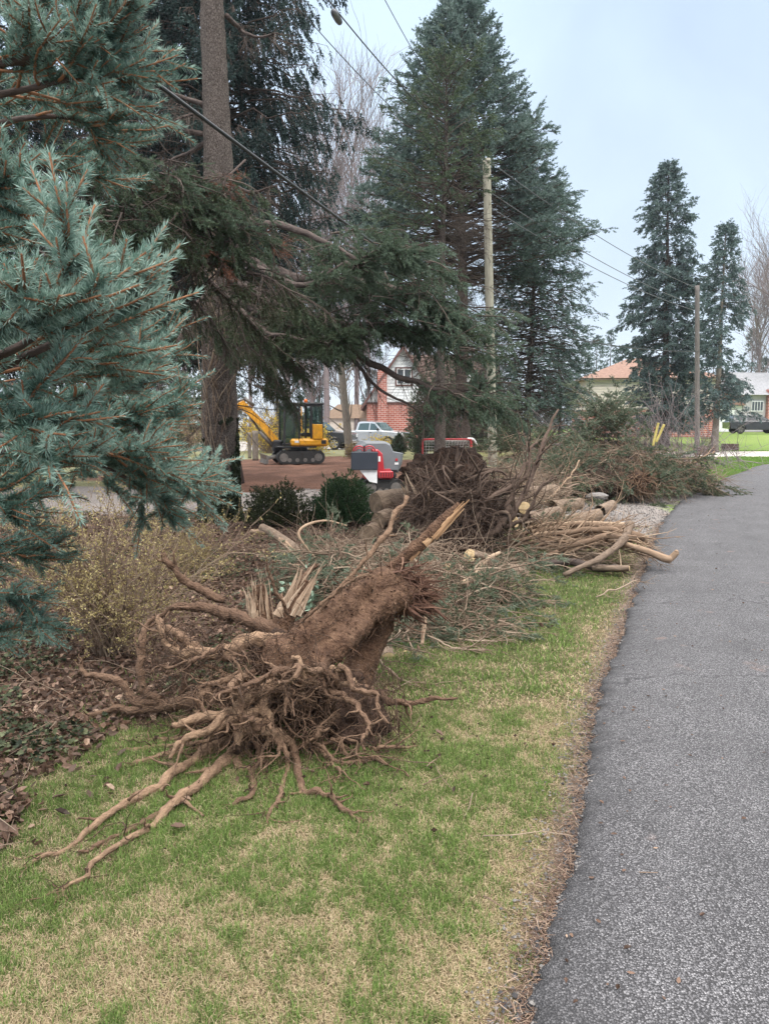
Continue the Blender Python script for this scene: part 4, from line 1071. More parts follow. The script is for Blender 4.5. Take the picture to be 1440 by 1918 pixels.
spruce('spruce_tree', 'dark shorter spruce standing right behind the pale utility pole, thin twiggy crown', b, t, .2, 2.2,
       profile([(0, 2.6), (.2, 2.5), (.5, 2.5), (.75, 2.3), (.9, 1.8), (1, .6)]), 480, m_needle_spruce, m_barkdark,
       needle=(.10, .038), nper=12, per_m=7, lat=.7, shoot=.24, sub=2, s0=.45, hang=.25, droop=.2, rise=.15, v0=.45, bare_z=(1.0, 8), nbare=150, bare_len=2.6)
b = P(1050, 820, 38); b[2] = 0; t = P(1046, 650, 38)
spruce('spruce_sapling', 'low full spruce at the foot of the dark group, right beside the beige house', b, t, .12, .4,
       profile([(0, 1.25), (.4, 1.0), (.8, .5), (1, .15)]), 180, m_needle_spruce, m_barkdark,
       needle=(.11, .042), nper=12, per_m=7, lat=.55, shoot=.26, s0=.25, hang=.2, v0=.55)
# pair across the bend
b = P(1243, 832, 50); b[2] = .1; t = P(1252, 308, 50)
spruce('blue_spruce', 'taller of the two dense grey-blue spruces across the road bend', b, t, .3, 1.3,
       profile([(0, 1.6), (.25, 2.0), (.44, 2.1), (.63, 1.75), (.82, 1.15), (.96, .4), (1, .1)]), 620, m_needle_far, m_barkdark,
       needle=(.17, .07), nper=13, per_m=7.5, lat=.85, shoot=.34, s0=.25, hang=.3, droop=.2, rise=.1, v0=.5, dens=gaps(3), jit=.26)
b = P(1337, 836, 44); b[2] = .05; t = P(1360, 424, 44)
spruce('blue_spruce', 'shorter leaning grey-blue spruce with bare trunk foot on the far lawn', b, t, .2, 2.0,
       profile([(0, 1.2), (.2, 1.35), (.45, 1.25), (.7, .95), (.89, .5), (1, .1)]), 380, m_needle_far, m_barkgrey,
       needle=(.15, .06), nper=12, per_m=7, lat=.7, shoot=.32, s0=.25, hang=.3, droop=.22, rise=.1, v0=.5, dens=gaps(11), jit=.3)
# dark drooping spruces behind the big trunk
b = P(428, 862, 20); b[2] = 0; t = b + [0.2, 0, 20]
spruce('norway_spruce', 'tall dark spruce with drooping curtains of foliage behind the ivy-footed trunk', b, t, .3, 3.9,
       profile([(0, 2.9), (.2, 3.0), (.5, 2.9), (.8, 1.8), (1, .3)]), 560, m_needle_shaded, m_barkdark,
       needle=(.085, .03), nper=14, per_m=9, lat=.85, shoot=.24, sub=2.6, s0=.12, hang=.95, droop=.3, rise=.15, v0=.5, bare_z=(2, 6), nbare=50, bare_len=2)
b = P(270, 860, 22); b[2] = 0; t = b + [0, 0, 21]
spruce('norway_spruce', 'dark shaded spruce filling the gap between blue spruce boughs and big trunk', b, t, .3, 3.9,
       profile([(0, 2.4), (.2, 2.8), (.5, 2.6), (.8, 1.6), (1, .3)]), 480, m_needle_shaded, m_barkdark,
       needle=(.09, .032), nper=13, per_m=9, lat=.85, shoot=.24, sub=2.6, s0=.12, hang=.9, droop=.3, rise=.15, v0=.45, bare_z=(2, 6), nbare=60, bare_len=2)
b = P(-40, 880, 18); b[2] = 0; t = b + [0, 0, 19]
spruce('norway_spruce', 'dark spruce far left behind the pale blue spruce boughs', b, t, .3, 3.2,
       profile([(0, 2.4), (.2, 2.8), (.5, 2.6), (.8, 1.6), (1, .3)]), 460, m_needle_shaded, m_barkdark,
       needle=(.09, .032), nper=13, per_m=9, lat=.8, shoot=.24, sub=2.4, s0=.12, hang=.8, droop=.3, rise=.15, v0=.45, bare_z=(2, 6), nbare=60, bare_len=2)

# ------------------------------------------------------------------ the big trunk with ivy at its foot and long boughs
BY = 13.6
bb = G(412, 972); BY = bb[1]
big = thing('spruce_tree', 'big mature spruce with scaly trunk, ivy round its foot and long drooping boughs', 'tree', (bb[0], bb[1], 0))
a = Acc()
pts = np.array([P(x, y, BY) for x, y in [(412, 985), (412, 960), (412, 900), (411, 800), (410, 700), (410, 600), (410, 500), (410, 400), (409, 300), (405, 200), (401, 100), (397, 0), (393, -120)]])
rr = np.array([42, 36, 33, 31, 30, 29, 27, 26.5, 25.5, 23, 21.5, 20, 18]) * BY / FPX
q = spline(np.column_stack([pts, rr]), 120)
tubes(a, q[None, :, :3], q[None, :, 3], 44, rough=.10, rsc=9)
V = a.V[-1]; V += (fbm(V * np.array([20, 20, 9]), 3, 44) * .02)[:, None] * nrm(V - np.repeat(q[:, :3], 44, 0))
a.obj('trunk', m_bark, big)
# ivy wrapped round the foot
a = Acc(); n = 5200
hh = rng.random(n) ** 1.5 * 1.75; th = rng.random(n) * 6.283
keep = fbm(np.column_stack([np.cos(th) * 2, np.sin(th) * 2, hh * 2.2]), 3, 3) > -.15 + (hh - .9) * .45
hh, th = hh[keep], th[keep]; r_ = np.interp(hh, q[:, 2], q[:, 3]) + .01 + .03 * rng.random(len(hh))
cx = np.interp(hh, q[:, 2], q[:, 0])
N_ = np.column_stack([np.cos(th), np.sin(th), np.zeros(len(hh))])
leaves(a, np.column_stack([cx, np.full(len(hh), BY), hh]) + N_ * r_[:, None], .075, .35, .25, flat=.5, normal=N_, lobed=True)
iv = a.obj('ivy', m_ivy, big); iv['kind'] = 'stuff'
a = Acc(); n = 60
hh = .3 + 3.8 * rng.random(n); S = np.column_stack([np.full(n, bb[0]) + rng.normal(size=n) * .15, np.full(n, BY) - .30, hh])
tubes(a, wander(S, nrm(np.column_stack([rng.normal(size=n) * .25, np.zeros(n), np.ones(n)])), 1.2 * rng.random(n) + .4, 9, .18), taper(n, 9, .008, .004), 4, rng.random(n))
a.obj('vine_stems', m_twig, big)
def bough(parent, pts, r0, r1, leafm, per_m, lat, s0, shoot, sub, nper, needle, hang, v0, tipv=.4, woodm=None, wv=.4, spread=.8, kite=False, bare=0, jit=.05, name='bough', upcurl=.1, vert=.2, barelen=.6):
    w = np.array([P(*p) for p in pts]); q = spline(w, 26)
    L = np.linalg.norm(np.diff(q, axis=0), axis=1).sum()
    q += (np.column_stack([fbm(np.column_stack([np.linspace(0, L * 2.2, 26) + pts[0][1], np.zeros(26), np.zeros(26) + i * 9]), 3, 8) for i in range(3)]) * jit * L * .3) * np.minimum(1, np.linspace(0, 4, 26))[:, None]
    a = Acc(); r = np.linspace(r0, r1, 26); tubes(a, q[None], r[None], 9, wv, rough=.15, rsc=14)
    o = a.obj(name, woodm or m_barkdark, parent)
    if bare:
        d = Acc(); k = rng.integers(3, 25, bare)
        T_ = nrm(q[k] - q[k - 1]); W = wander(q[k], nrm(T_ + rvec(bare) * .8 + np.array([0, 0, -hang])), barelen * (.3 + rng.random(bare)), 6, .3, .05)
        tubes(d, W, taper(bare, 6, .007, .002), 4, rng.random(bare))
        n = bare * 5; bi = rng.integers(0, bare, n); kk = rng.integers(1, 5, n)
        W2 = wander(W[bi, kk], nrm(nrm(W[bi, kk] - W[bi, kk - 1]) + rvec(n) * .8 + np.array([0, 0, -hang * .6])), barelen * .5 * (.3 + rng.random(n)), 5, .35, .05)
        tubes(d, W2, taper(n, 5, .0035, .0013), 3, rng.random(n), cap=False)
        d.obj('dead_twigs', m_twigdark, o)['kind'] = 'stuff'
    if per_m:
        lw = Acc()
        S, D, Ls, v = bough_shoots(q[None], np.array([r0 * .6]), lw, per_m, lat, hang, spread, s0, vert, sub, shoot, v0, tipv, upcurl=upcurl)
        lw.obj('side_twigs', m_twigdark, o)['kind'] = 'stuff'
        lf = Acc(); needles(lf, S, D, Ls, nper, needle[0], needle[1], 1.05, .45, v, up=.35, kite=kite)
        lf.obj('foliage', leafm, o)
    return o
NM = m_needle_mix
def spray(parent, px, py, Y, n, r, L, v0, leafm=None, hang=.3, dirs=None, per_m=17, lat=.30, nper=38, needle=(.032, .0075), shoot=.11, sub=2.6, wm=None):
    w, l = Acc(), Acc()
    greens(w, l, n, P(px, py, Y), r, L, hang=hang, v0=v0, needle=needle, nper=nper, per_m=per_m, lat=lat, shoot=shoot, sub=sub, dirs=dirs)
    o = w.obj('bough', wm or m_twigdark, parent); l.obj('foliage', leafm or m_needle_mix, o)
# right-hand boughs, ending in blue-green sprays
bough(big, [(425, 408, BY), (500, 420, 12), (575, 436, 11.2), (640, 470, 10.6), (700, 520, 10.2)], .075, .02, NM, 30, .55, .42, .12, 3, 44, (.032, .007), .35, .7)
bough(big, [(425, 455, BY), (510, 510, 12), (600, 522, 11), (700, 528, 10), (800, 560, 9.4), (850, 600, 9.2)], .10, .02, NM, 46, .8, .38, .13, 3, 44, (.032, .007), .35, .74)
bough(big, [(430, 470, BY), (540, 530, 10.8), (640, 500, 9.6), (720, 470, 9.0), (775, 478, 8.8)], .05, .012, NM, 42, .6, .35, .12, 3, 44, (.032, .007), .35, .76)
bough(big, [(425, 520, BY), (520, 570, 11.2), (620, 600, 10.2), (720, 610, 9.6), (800, 618, 9.4)], .06, .012, NM, 42, .6, .2, .12, 3, 44, (.032, .007), .4, .62)
bough(big, [(430, 560, BY), (520, 600, 11.5), (590, 625, 10.8), (650, 655, 10.2), (720, 692, 9.8), (800, 722, 9.4), (880, 735, 9.2), (925, 748, 9.1)], .075, .015, NM, 34, .65, .66, .13, 3, 44, (.032, .007), .45, .72, bare=26)
bough(big, [(600, 630, 10.8), (660, 670, 10.2), (705, 725, 9.9), (765, 758, 9.6), (800, 778, 9.5)], .035, .008, NM, 14, .35, .8, .12, 2.5, 40, (.032, .007), .5, .7, bare=14)
bough(big, [(430, 560, BY), (480, 610, 11), (540, 630, 10), (600, 640, 9.5), (640, 625, 9.2)], .05, .01, NM, 48, .6, .1, .12, 3, 40, (.032, .007), .3, .42)
RD = [(.9, -.2, -.1)]
for (px, py, Y, n, rx, rz, L, v0) in [(520, 435, 12.2, 9, .4, .12, .6, .62), (610, 462, 11, 12, .5, .2, .8, .66), (690, 455, 10.5, 12, .45, .2, .7, .7), (735, 490, 9.8, 14, .45, .2, .7, .78), (560, 515, 11.2, 11, .45, .15, .7, .6), (655, 548, 10.2, 16, .5, .25, .7, .8),
                                     (735, 560, 9.6, 18, .5, .3, .7, .8), (700, 592, 9.6, 13, .45, .15, .6, .74), (610, 600, 10, 15, .5, .2, .7, .58), (530, 590, 10.6, 14, .45, .2, .7, .5), (480, 625, 11, 12, .4, .3, .7, .42), (800, 610, 9.4, 14, .45, .18, .7, .76), (840, 655, 9.3, 9, .3, .2, .6, .74), (900, 590, 9.4, 5, .25, .12, .5, .78),
                                     (838, 730, 9.3, 8, .3, .1, .5, .72), (860, 740, 9.2, 10, .35, .14, .6, .74), (910, 745, 9.1, 6, .2, .12, .5, .78), (540, 660, 11, 10, .45, .2, .7, .42), (470, 700, 11.5, 9, .35, .3, .7, .38), (640, 510, 10.8, 12, .5, .2, .7, .7), (770, 520, 9.4, 14, .4, .22, .6, .8), (450, 560, 11, 10, .4, .3, .7, .36)]:
    spray(big, px, py, Y, n, (rx, .6, rz), L, v0, dirs=RD)
# hanging, mostly needle-bare twigs around the trunk
for (x0, y0, x1, y1, Yd, vv) in [(430, 600, 520, 720, 11, .35), (400, 560, 560, 690, 10.5, .38), (400, 540, 330, 640, 11, .3), (430, 640, 560, 770, 12, .3), (430, 520, 620, 640, 10.5, .42)]:
    bough(big, [(x0, y0, BY), ((x0 + x1) / 2, (y0 + y1) / 2 - 20, (BY + Yd) / 2), (x1, y1, Yd)], .035, .006, NM, 26, .7, .15, .13, 2.4, 30, (.03, .007), .8, vv, bare=12, barelen=.7)
# bare limbs to the left
for pts in ([(385, 197, BY), (320, 175, 13), (250, 135, 12.6)], [(385, 252, BY), (300, 240, 13), (215, 238, 12.4)], [(385, 268, BY), (345, 290, 13.4), (310, 305, 13)], [(425, 30, BY), (450, 55, 13.5), (480, 70, 13.2), (520, 62, 13)], [(400, 250, BY - .2), (370, 215, 13), (330, 225, 12.6)],
            [(430, 345, BY), (470, 360, 13.2), (510, 350, 13)]):
    bough(big, pts, .045, .012, NM, 5, .3, .6, .12, 2, 30, (.03, .007), .5, .35, bare=22, barelen=.7)
# the long bough crossing from the far left with drooping brownish twigs
lb = thing('spruce_tree', 'half hidden spruce whose dark crossing limb runs from the left edge to the big trunk', 'tree', (*P(-60, 960, 9.5)[:2], 0))
a = Acc(); tb = P(-60, 960, 9.5); tb[2] = 0
trunk_tube(a, tb, tb + [0, 0, 13], .22, .06); a.obj('trunk', m_bark, lb)
bough(lb, [(-50, 420, 9.5), (50, 428, 9.2), (190, 450, 8.8), (330, 488, 8.6), (430, 560, 8.8), (500, 640, 9)], .065, .02, NM, 16, .5, .5, .12, 2.5, 36, (.03, .007), .5, .3, bare=24, jit=.02, barelen=.8)
bough(lb, [(200, 450, 8.8), (300, 510, 8.4), (370, 570, 8.3), (420, 640, 8.4)], .03, .006, NM, 18, .6, .2, .12, 2.4, 30, (.03, .007), .7, .28, bare=16, barelen=.7)
bough(lb, [(330, 488, 8.6), (420, 500, 8.2), (500, 520, 8), (560, 560, 8)], .03, .006, NM, 24, .6, .2, .12, 2.4, 30, (.03, .007), .7, .3, bare=14, barelen=.7)
# mid-green sprays above that limb
for (x0, y0, x1, y1, Yd, vv) in [(-50, 350, 330, 330, 7.4, .62), (-50, 380, 420, 400, 7.6, .55), (-50, 390, 300, 440, 7.2, .55), (-50, 330, 250, 290, 7.2, .66), (-50, 400, 470, 430, 8, .5), (60, 430, 380, 350, 7.8, .6), (100, 440, 450, 470, 8, .45)]:
    bough(lb, [(x0, y0, 9.3), ((x0 + x1) / 2, (y0 + y1) / 2 - 15, (9.3 + Yd) / 2), (x1, y1, Yd)], .03, .006, NM, 34, .62, .35, .12, 2.8, 40, (.03, .007), .3, vv, bare=20)
for (px, py, Y, n, rx, rz, L, v0) in [(290, 330, 7.6, 10, .4, .15, .5, .62), (350, 310, 7.8, 9, .35, .15, .5, .6), (380, 360, 7.9, 11, .35, .2, .5, .52), (310, 400, 7.7, 12, .4, .2, .5, .5), (420, 400, 8, 10, .3, .15, .5, .6), (250, 410, 7.5, 10, .35, .2, .5, .58), (360, 440, 8, 12, .4, .2, .5, .42), (450, 440, 8.3, 9, .25, .15, .45, .55),
                                     (170, 420, 7.2, 10, .4, .2, .5, .6), (100, 500, 7.2, 10, .4, .25, .5, .5), (240, 560, 8.4, 9, .35, .2, .5, .42), (430, 520, 8.3, 10, .35, .2, .5, .36), (475, 640, 9, 6, .3, .2, .5, .34)]:
    spray(lb, px, py, Y, n, (rx, .5, rz), L, v0, dirs=[(.5, -.2, -.25)])
# dead rusty sprays
dead_m = leafmat('rusty_needles', [(0, .10, .04, .025), (1, .22, .10, .06)], .1)
for pts in ([(330, 340, 7.9), (360, 345, 7.7), (300, 350, 7.7)], [(360, 440, 8), (400, 470, 7.8), (420, 500, 7.8)], [(470, 440, 8.2), (500, 450, 8.1), (525, 462, 8)], [(460, 300, 8.1), (420, 340, 7.8), (440, 360, 7.8)]):
    bough(lb, pts, .012, .004, dead_m, 40, .3, .1, .1, 2.5, 26, (.022, .005), .2, .5, bare=6)
# ------------------------------------------------------------------ the near blue spruce reaching in from the left
near = thing('blue_spruce', 'pale blue-green spruce with sharp needle sprays reaching in closest at the left edge', 'tree', (-2.9, 2.6, 0))
a = Acc(); trunk_tube(a, (-2.9, 2.6, 0), (-2.85, 2.6, 6), .13, .06, 18); a.obj('trunk', m_bark, near)
def near_bough(pts, r0, fan, nsub, slen, nl=.022, v0=.62, per=150, hang=.1, updir=.25, s0=.25, third=.6, wd=.0013):
    """main limb, flat fans of side limbs, shoots with single needles"""
    w = np.array([P(*p) for p in pts]); q = spline(w, 30)
    a = Acc(); tubes(a, q[None], taper(1, 30, r0, .003), 8, .5, rough=.15, rsc=40)
    limb = a.obj('bough', m_barkdark, near)
    tw = Acc(); S_, D_, L_, v_ = [], [], [], []
    n = fan; s = s0 + (1 - s0) * (np.arange(n) + rng.random(n)) / n
    f = s * 29; i = np.minimum(f.astype(int), 28); u = (f - i)[:, None]
    A = q[i] * (1 - u) + q[i + 1] * u; T = nrm(q[i + 1] - q[i])
    sd = nrm(np.cross(T, np.array([0, 0, 1.0]))) * np.where(np.arange(n) % 2, 1, -1)[:, None]
    D = nrm(T * .8 + sd * .75 * (1.1 - .7 * s[:, None]) + rng.normal(size=(n, 3)) * .25 + np.array([0, 0, updir * .5 - hang]))
    ll = slen * (1.35 - .8 * s) * (.6 + .6 * rng.random(n))
    W = wander(A, D, ll, 6, .2, -updir * .2 + hang * .2)
    tubes(tw, W, taper(n, 6, r0 * .35, .0022), 5, .4 + .3 * rng.random(n))
    for wv_, tip in ((W, True), (q[None, 18:], True)):
        Mw = len(wv_); Kw = wv_.shape[1]
        m = nsub if Mw > 1 else 8
        bi = np.repeat(np.arange(Mw), m); t = .15 + .85 * rng.random(len(bi)) ** .8
        f = t * (Kw - 1); i = np.minimum(f.astype(int), Kw - 2); u = (f - i)[:, None]
        B = wv_[bi, i] * (1 - u) + wv_[bi, i + 1] * u; T2 = nrm(wv_[bi, i + 1] - wv_[bi, i])
        sd = nrm(np.cross(T2, np.array([0, 0, 1.0]))) * np.where(rng.random(len(bi)) < .5, 1, -1)[:, None]
        D2 = nrm(T2 * (.7 + .5 * t[:, None]) + sd * .9 * (1.1 - t[:, None]) + rng.normal(size=(len(bi), 3)) * .25 + np.array([0, 0, updir]))
        SL = .055 + .065 * rng.random(len(bi)); SL *= slen / .3 * .5 + .5
        S_.append(B); D_.append(D2); L_.append(SL); v_.append(v0 + .12 * rng.normal(size=len(bi)))
        # second shoots from the first
        k = rng.random(len(bi)) < third
        B3 = B[k] + D2[k] * (SL[k] * (.3 + .5 * rng.random(k.sum())))[:, None]
        D3 = nrm(D2[k] + rvec(k.sum()) * .9 + np.array([0, 0, updir * .3]))
        S_.append(B3); D_.append(D3); L_.append(SL[k] * .75); v_.append(v0 + .12 * rng.normal(size=k.sum()))
        # leader shoots and needles of the limb itself
        e = wv_[:, -1]; de = nrm(wv_[:, -1] - wv_[:, -2])
        S_.append(e); D_.append(de); L_.append(np.full(Mw, .1)); v_.append(np.full(Mw, v0 + .15))
        for kk in range(Kw - 1):
            if kk < 2 and Mw > 1: continue
            dd = wv_[:, kk + 1] - wv_[:, kk]; S_.append(wv_[:, kk]); D_.append(nrm(dd)); L_.append(np.linalg.norm(dd, axis=-1)); v_.append(np.full(Mw, v0 - .25))
    S, D, L, v = np.concatenate(S_), np.concatenate(D_), np.concatenate(L_), np.concatenate(v_)
    E = S + D * L[:, None]; tubes(tw, np.stack([S, (S + E) / 2 + rng.normal(size=S.shape) * .002, E], 1), taper(len(S), 3, .0021, .0013), 4, rng.random(len(S)))
    tw.obj('shoots', m_twigblue, limb)
    lf = Acc(); needles(lf, S, D, L, per, nl, wd, 1.05, .55, v, .17, up=.45, kite=True)
    lf.obj('needles', m_needle_blue, limb)
# pts: px, py, distance
NB = [
 # closest mass, mid left
 ([(-260, 640, 1.2), (-80, 640, 1.1), (40, 620, 1.0), (120, 590, .95)], .009, 7, 4, .13, .024, .78, 170),
 ([(-260, 700, 1.25), (-80, 690, 1.15), (60, 650, 1.05), (150, 560, 1.0), (165, 520, 1.0)], .009, 8, 4, .12, .024, .82, 170),
 ([(-260, 760, 1.3), (-60, 720, 1.2), (90, 660, 1.1), (190, 610, 1.1), (235, 580, 1.1)], .009, 9, 5, .13, .023, .78, 165),
 ([(-260, 800, 1.25), (-60, 790, 1.1), (20, 790, 1.05), (75, 800, 1.0)], .008, 7, 4, .12, .023, .66, 160),
 ([(-260, 780, 1.6), (-60, 770, 1.5), (100, 760, 1.45), (200, 735, 1.45), (270, 700, 1.5)], .009, 11, 5, .16, .022, .7, 140),
 ([(-100, 690, 1.4), (20, 690, 1.35), (110, 680, 1.3), (180, 670, 1.3)], .008, 9, 5, .15, .022, .62, 140),
 ([(-260, 870, 1.8), (-40, 850, 1.7), (140, 840, 1.7), (240, 850, 1.72), (320, 880, 1.75), (375, 900, 1.78)], .010, 15, 6, .17, .021, .75, 130),
 ([(100, 850, 1.75), (200, 870, 1.8), (280, 905, 1.85), (330, 950, 1.9)], .008, 8, 5, .12, .021, .6, 120),
 ([(-200, 830, 1.9), (0, 820, 1.9), (130, 800, 1.9), (220, 780, 1.9), (290, 800, 1.95)], .009, 13, 6, .19, .021, .5, 110),
 ([(-200, 930, 1.7), (-60, 915, 1.6), (0, 935, 1.55), (40, 950, 1.5)], .008, 6, 4, .13, .022, .5, 130),
 ([(-200, 800, 1.8), (0, 815, 1.75), (120, 830, 1.72), (220, 850, 1.75), (270, 870, 1.8)], .009, 14, 6, .18, .021, .62, 130),
 ([(-200, 740, 1.9), (0, 760, 1.9), (130, 770, 1.9), (230, 790, 1.9), (310, 770, 1.95)], .009, 13, 6, .19, .021, .52, 120),
 ([(-200, 850, 2.0), (-20, 860, 2.0), (60, 850, 2.0), (160, 860, 2.0), (260, 900, 2.05), (320, 915, 2.1)], .009, 15, 6, .17, .021, .5, 115),
 ([(-200, 900, 1.9), (-60, 880, 1.85), (30, 880, 1.85), (70, 870, 1.85)], .008, 9, 5, .16, .021, .5, 115),
 # lower left arms
 ([(-200, 1010, 1.8), (-60, 1040, 1.75), (20, 1085, 1.72), (80, 1130, 1.7), (115, 1160, 1.7)], .008, 10, 5, .13, .021, .6, 130),
 ([(-200, 990, 1.95), (-40, 1010, 1.9), (60, 1030, 1.9), (115, 1050, 1.95)], .008, 8, 5, .15, .021, .45, 110),
 ([(120, 930, 1.9), (180, 965, 1.9), (210, 1000, 1.92), (225, 1030, 1.95)], .006, 5, 4, .11, .02, .45, 110),
 ([(-200, 1120, 1.75), (-60, 1140, 1.7), (0, 1170, 1.68), (30, 1190, 1.66)], .007, 6, 4, .12, .021, .5, 120),
 # upper boughs
 ([(-260, 130, 1.6), (-60, 130, 1.5), (80, 105, 1.45), (160, 60, 1.45), (200, 20, 1.45)], .010, 10, 5, .16, .022, .75, 140),
 ([(0, 120, 1.5), (120, 110, 1.5), (200, 90, 1.5), (240, 60, 1.5)], .008, 8, 5, .13, .022, .75, 140),
 ([(-260, 200, 1.7), (-60, 190, 1.6), (60, 170, 1.55), (150, 150, 1.5), (210, 150, 1.5)], .010, 12, 6, .18, .022, .62, 130),
 ([(-260, 290, 1.85), (-60, 250, 1.8), (80, 220, 1.75), (170, 225, 1.75), (215, 260, 1.8)], .009, 10, 6, .18, .021, .5, 115),
 ([(-260, 280, 2.0), (-80, 310, 2.0), (60, 310, 2.0), (160, 320, 2.05), (215, 330, 2.1)], .009, 9, 5, .2, .021, .45, 105),
 ([(-260, 420, 1.4), (-100, 400, 1.3), (-10, 380, 1.25), (40, 340, 1.2)], .008, 7, 4, .12, .023, .7, 150),
 ([(-260, 480, 1.6), (-80, 470, 1.5), (10, 455, 1.5), (50, 430, 1.5)], .008, 7, 4, .14, .022, .6, 130),
 ([(-260, 530, 1.9), (-60, 510, 1.9), (50, 510, 1.95), (120, 520, 2.0)], .009, 9, 5, .17, .021, .52, 110),
 ([(-200, 600, 2.2), (0, 600, 2.2), (120, 620, 2.2), (220, 650, 2.2), (290, 655, 2.25)], .009, 11, 6, .2, .021, .5, 100),
 ([(-200, 720, 2.3), (0, 720, 2.3), (120, 720, 2.3), (210, 690, 2.3), (300, 640, 2.35)], .009, 12, 6, .22, .021, .45, 95),
 ([(-200, 20, 1.9), (0, 20, 1.85), (100, 0, 1.85), (170, -30, 1.9)], .009, 7, 5, .18, .021, .45, 110),
]
NB = [b_ for b_ in NB if b_[0][0][:2] not in ((120, 930),)]
for p_ in NB:
    near_bough([(x - (25 if y < 960 else 55), y, d) for x, y, d in p_[0]], p_[1], p_[2], p_[3], p_[4] * .95, p_[5] * .84, min(p_[6] + .08, .9), int(p_[7] * .8), wd=.0011 + .0004 * p_[0][1][2])

# the rest of its crown, above the frame, shading the bed and the left of the verge
M_ = 90; z = 2.9 + 3.2 * rng.random(M_); ph = rng.random(M_) * 6.283; Lb = 1.75 * (1 - (z - 2.6) / 4.6)
o_ = np.column_stack([np.cos(ph), np.sin(ph), np.zeros(M_)]); s_ = np.linspace(0, 1, 6)[None, :, None]
pth = np.column_stack([np.full(M_, -2.9), np.full(M_, 2.6), z])[:, None] + o_[:, None] * Lb[:, None, None] * s_ + np.array([0, 0, 1.]) * (Lb[:, None, None] * .2 * s_)
w_, l_ = Acc(), Acc(); tubes(w_, pth, taper(M_, 6, .014, .004), 6)
S, D, L, v = bough_shoots(pth, .012, w_, 12, .45, .15, s0=.2, shoot=.13, sub=2.4, v0=.6)
needles(l_, S, D, L, 44, .024, .0028, 1.05, .5, v, .15, up=.4, kite=True)
w_.obj('upper_branches', m_barkdark, near); l_.obj('crown', m_needle_blue, near)
# ------------------------------------------------------------------ cut logs, branches and brush beside the road
def ray_path(pts, n=16, jit=.01, seed=0):
    return rootpath(pts, n, jit, seed, .66)
def log(label, a0, a1, r, end=1, group=None, mat=None, both=False, name='log', rough=.12, taper_=.9, cutm=m_cut):
    """cut log from a0 to a1 (points), pale sawn face(s)"""
    a0, a1 = np.asarray(a0, float), np.asarray(a1, float)
    T = thing(name, label, 'log', np.minimum(a0, a1), group)
    s = np.linspace(0, 1, 12)[:, None]; p = a0 + (a1 - a0) * s
    p += fbm(p * 3 + r * 50, 2, 7)[:, None] * .012
    rr = r * (1 + (taper_ - 1) * s[:, 0])
    a = Acc(); tubes(a, p[None], rr[None], 22, .5, rough=rough, rsc=12, cap=False)
    V = a.V[-1].reshape(12, 22, 3)
    a.obj('bark', mat or m_log, T)
    for e in ([0, -1] if both else [-1 if end else 0]):
        ring = V[e]; c = ring.mean(0); n_ = nrm(p[e] - p[e + 1 if e == 0 else e - 1])
        k = Acc(); X = [c + n_ * .006]
        for f in (.35, .7, .96): X += list(c + (ring - c) * f + n_ * (.005 if f < .9 else .001))
        F = [[0, 1 + i, 1 + (i + 1) % 22] for i in range(22)]
        for j in range(2): F += [[1 + j * 22 + i, 1 + (j + 1) * 22 + i, 1 + (j + 1) * 22 + (i + 1) % 22, 1 + j * 22 + (i + 1) % 22] for i in range(22)]
        k.add(np.array(X), F, .5); k.obj('cut_face', cutm, T)
    return T
def stick(name, label, cat, pts, mat, group=None, n=22, jit=.012, sides=9, rough=.14, forks=0, fl=.35, seed=None, v=None):
    seed = seed if seed is not None else random.randint(0, 999)
    q = ray_path(pts, n, jit, seed); q[:, 2] = np.maximum(q[:, 2], q[:, 3] * .6)
    a = Acc(); tubes(a, q[None, :, :3], q[None, :, 3], sides, random.random() if v is None else v, rough=rough, rsc=18)
    if forks:
        k = rng.integers(3, n - 1, forks); T_ = nrm(q[k, :3] - q[k - 1, :3])
        W = wander(q[k, :3], nrm(T_ + rvec(forks) * .8), fl * (.3 + rng.random(forks)), 7, .3); W[..., 2] = np.maximum(W[..., 2], .004)
        tubes(a, W, taper(forks, 7, np.minimum(q[k, 3] * .5, .012), .0015), 5, rng.random(forks))
        n2 = forks * 3; bi = rng.integers(0, forks, n2); kk = rng.integers(2, 6, n2)
        W2 = wander(W[bi, kk], nrm(nrm(W[bi, kk] - W[bi, kk - 1]) + rvec(n2) * .9), fl * .4 * (.3 + rng.random(n2)), 5, .35); W2[..., 2] = np.maximum(W2[..., 2], .004)
        tubes(a, W2, taper(n2, 5, .003, .001), 4, rng.random(n2))
    o = a.obj(name, mat)
    return tag(o, label, cat, group)
def brush(n, c, r, L, rad, acc, dirs=None, dj=1.0, K=6, bend=.4, grav=.05, v=(0, 1), zmin=.01):
    """n thin crooked twigs through an ellipsoid, bases on or in it"""
    S = np.asarray(c) + rvec(n) * (rng.random(n) ** .45)[:, None] * np.asarray(r)
    S[:, 2] = np.maximum(S[:, 2], zmin)
    D = rvec(n) * np.array([1, 1, .55]) * dj + (0 if dirs is None else np.asarray(dirs)[rng.integers(0, len(dirs), n)])
    w = wander(S, nrm(D), L[0] + (L[1] - L[0]) * rng.random(n) ** 2, K, bend, grav); w[..., 2] = np.maximum(w[..., 2], zmin)
    tubes(acc, w, taper(n, K, rad[0] + (rad[1] - rad[0]) * rng.random(n) ** 3, rad[0] * .5), 4, v[0] + (v[1] - v[0]) * rng.random(n), cap=False)
    return w
def bough_thing(name, label, group, n, c, r, L, **k):
    T = thing(name, label, 'branches', np.asarray(c) * np.array([1, 1, 0]), group)
    w, l = Acc(), Acc(); greens(w, l, n, c, r, L, **k)
    w.obj('branches', m_twig, T); f = l.obj('needles', m_needle_cut, T); return T

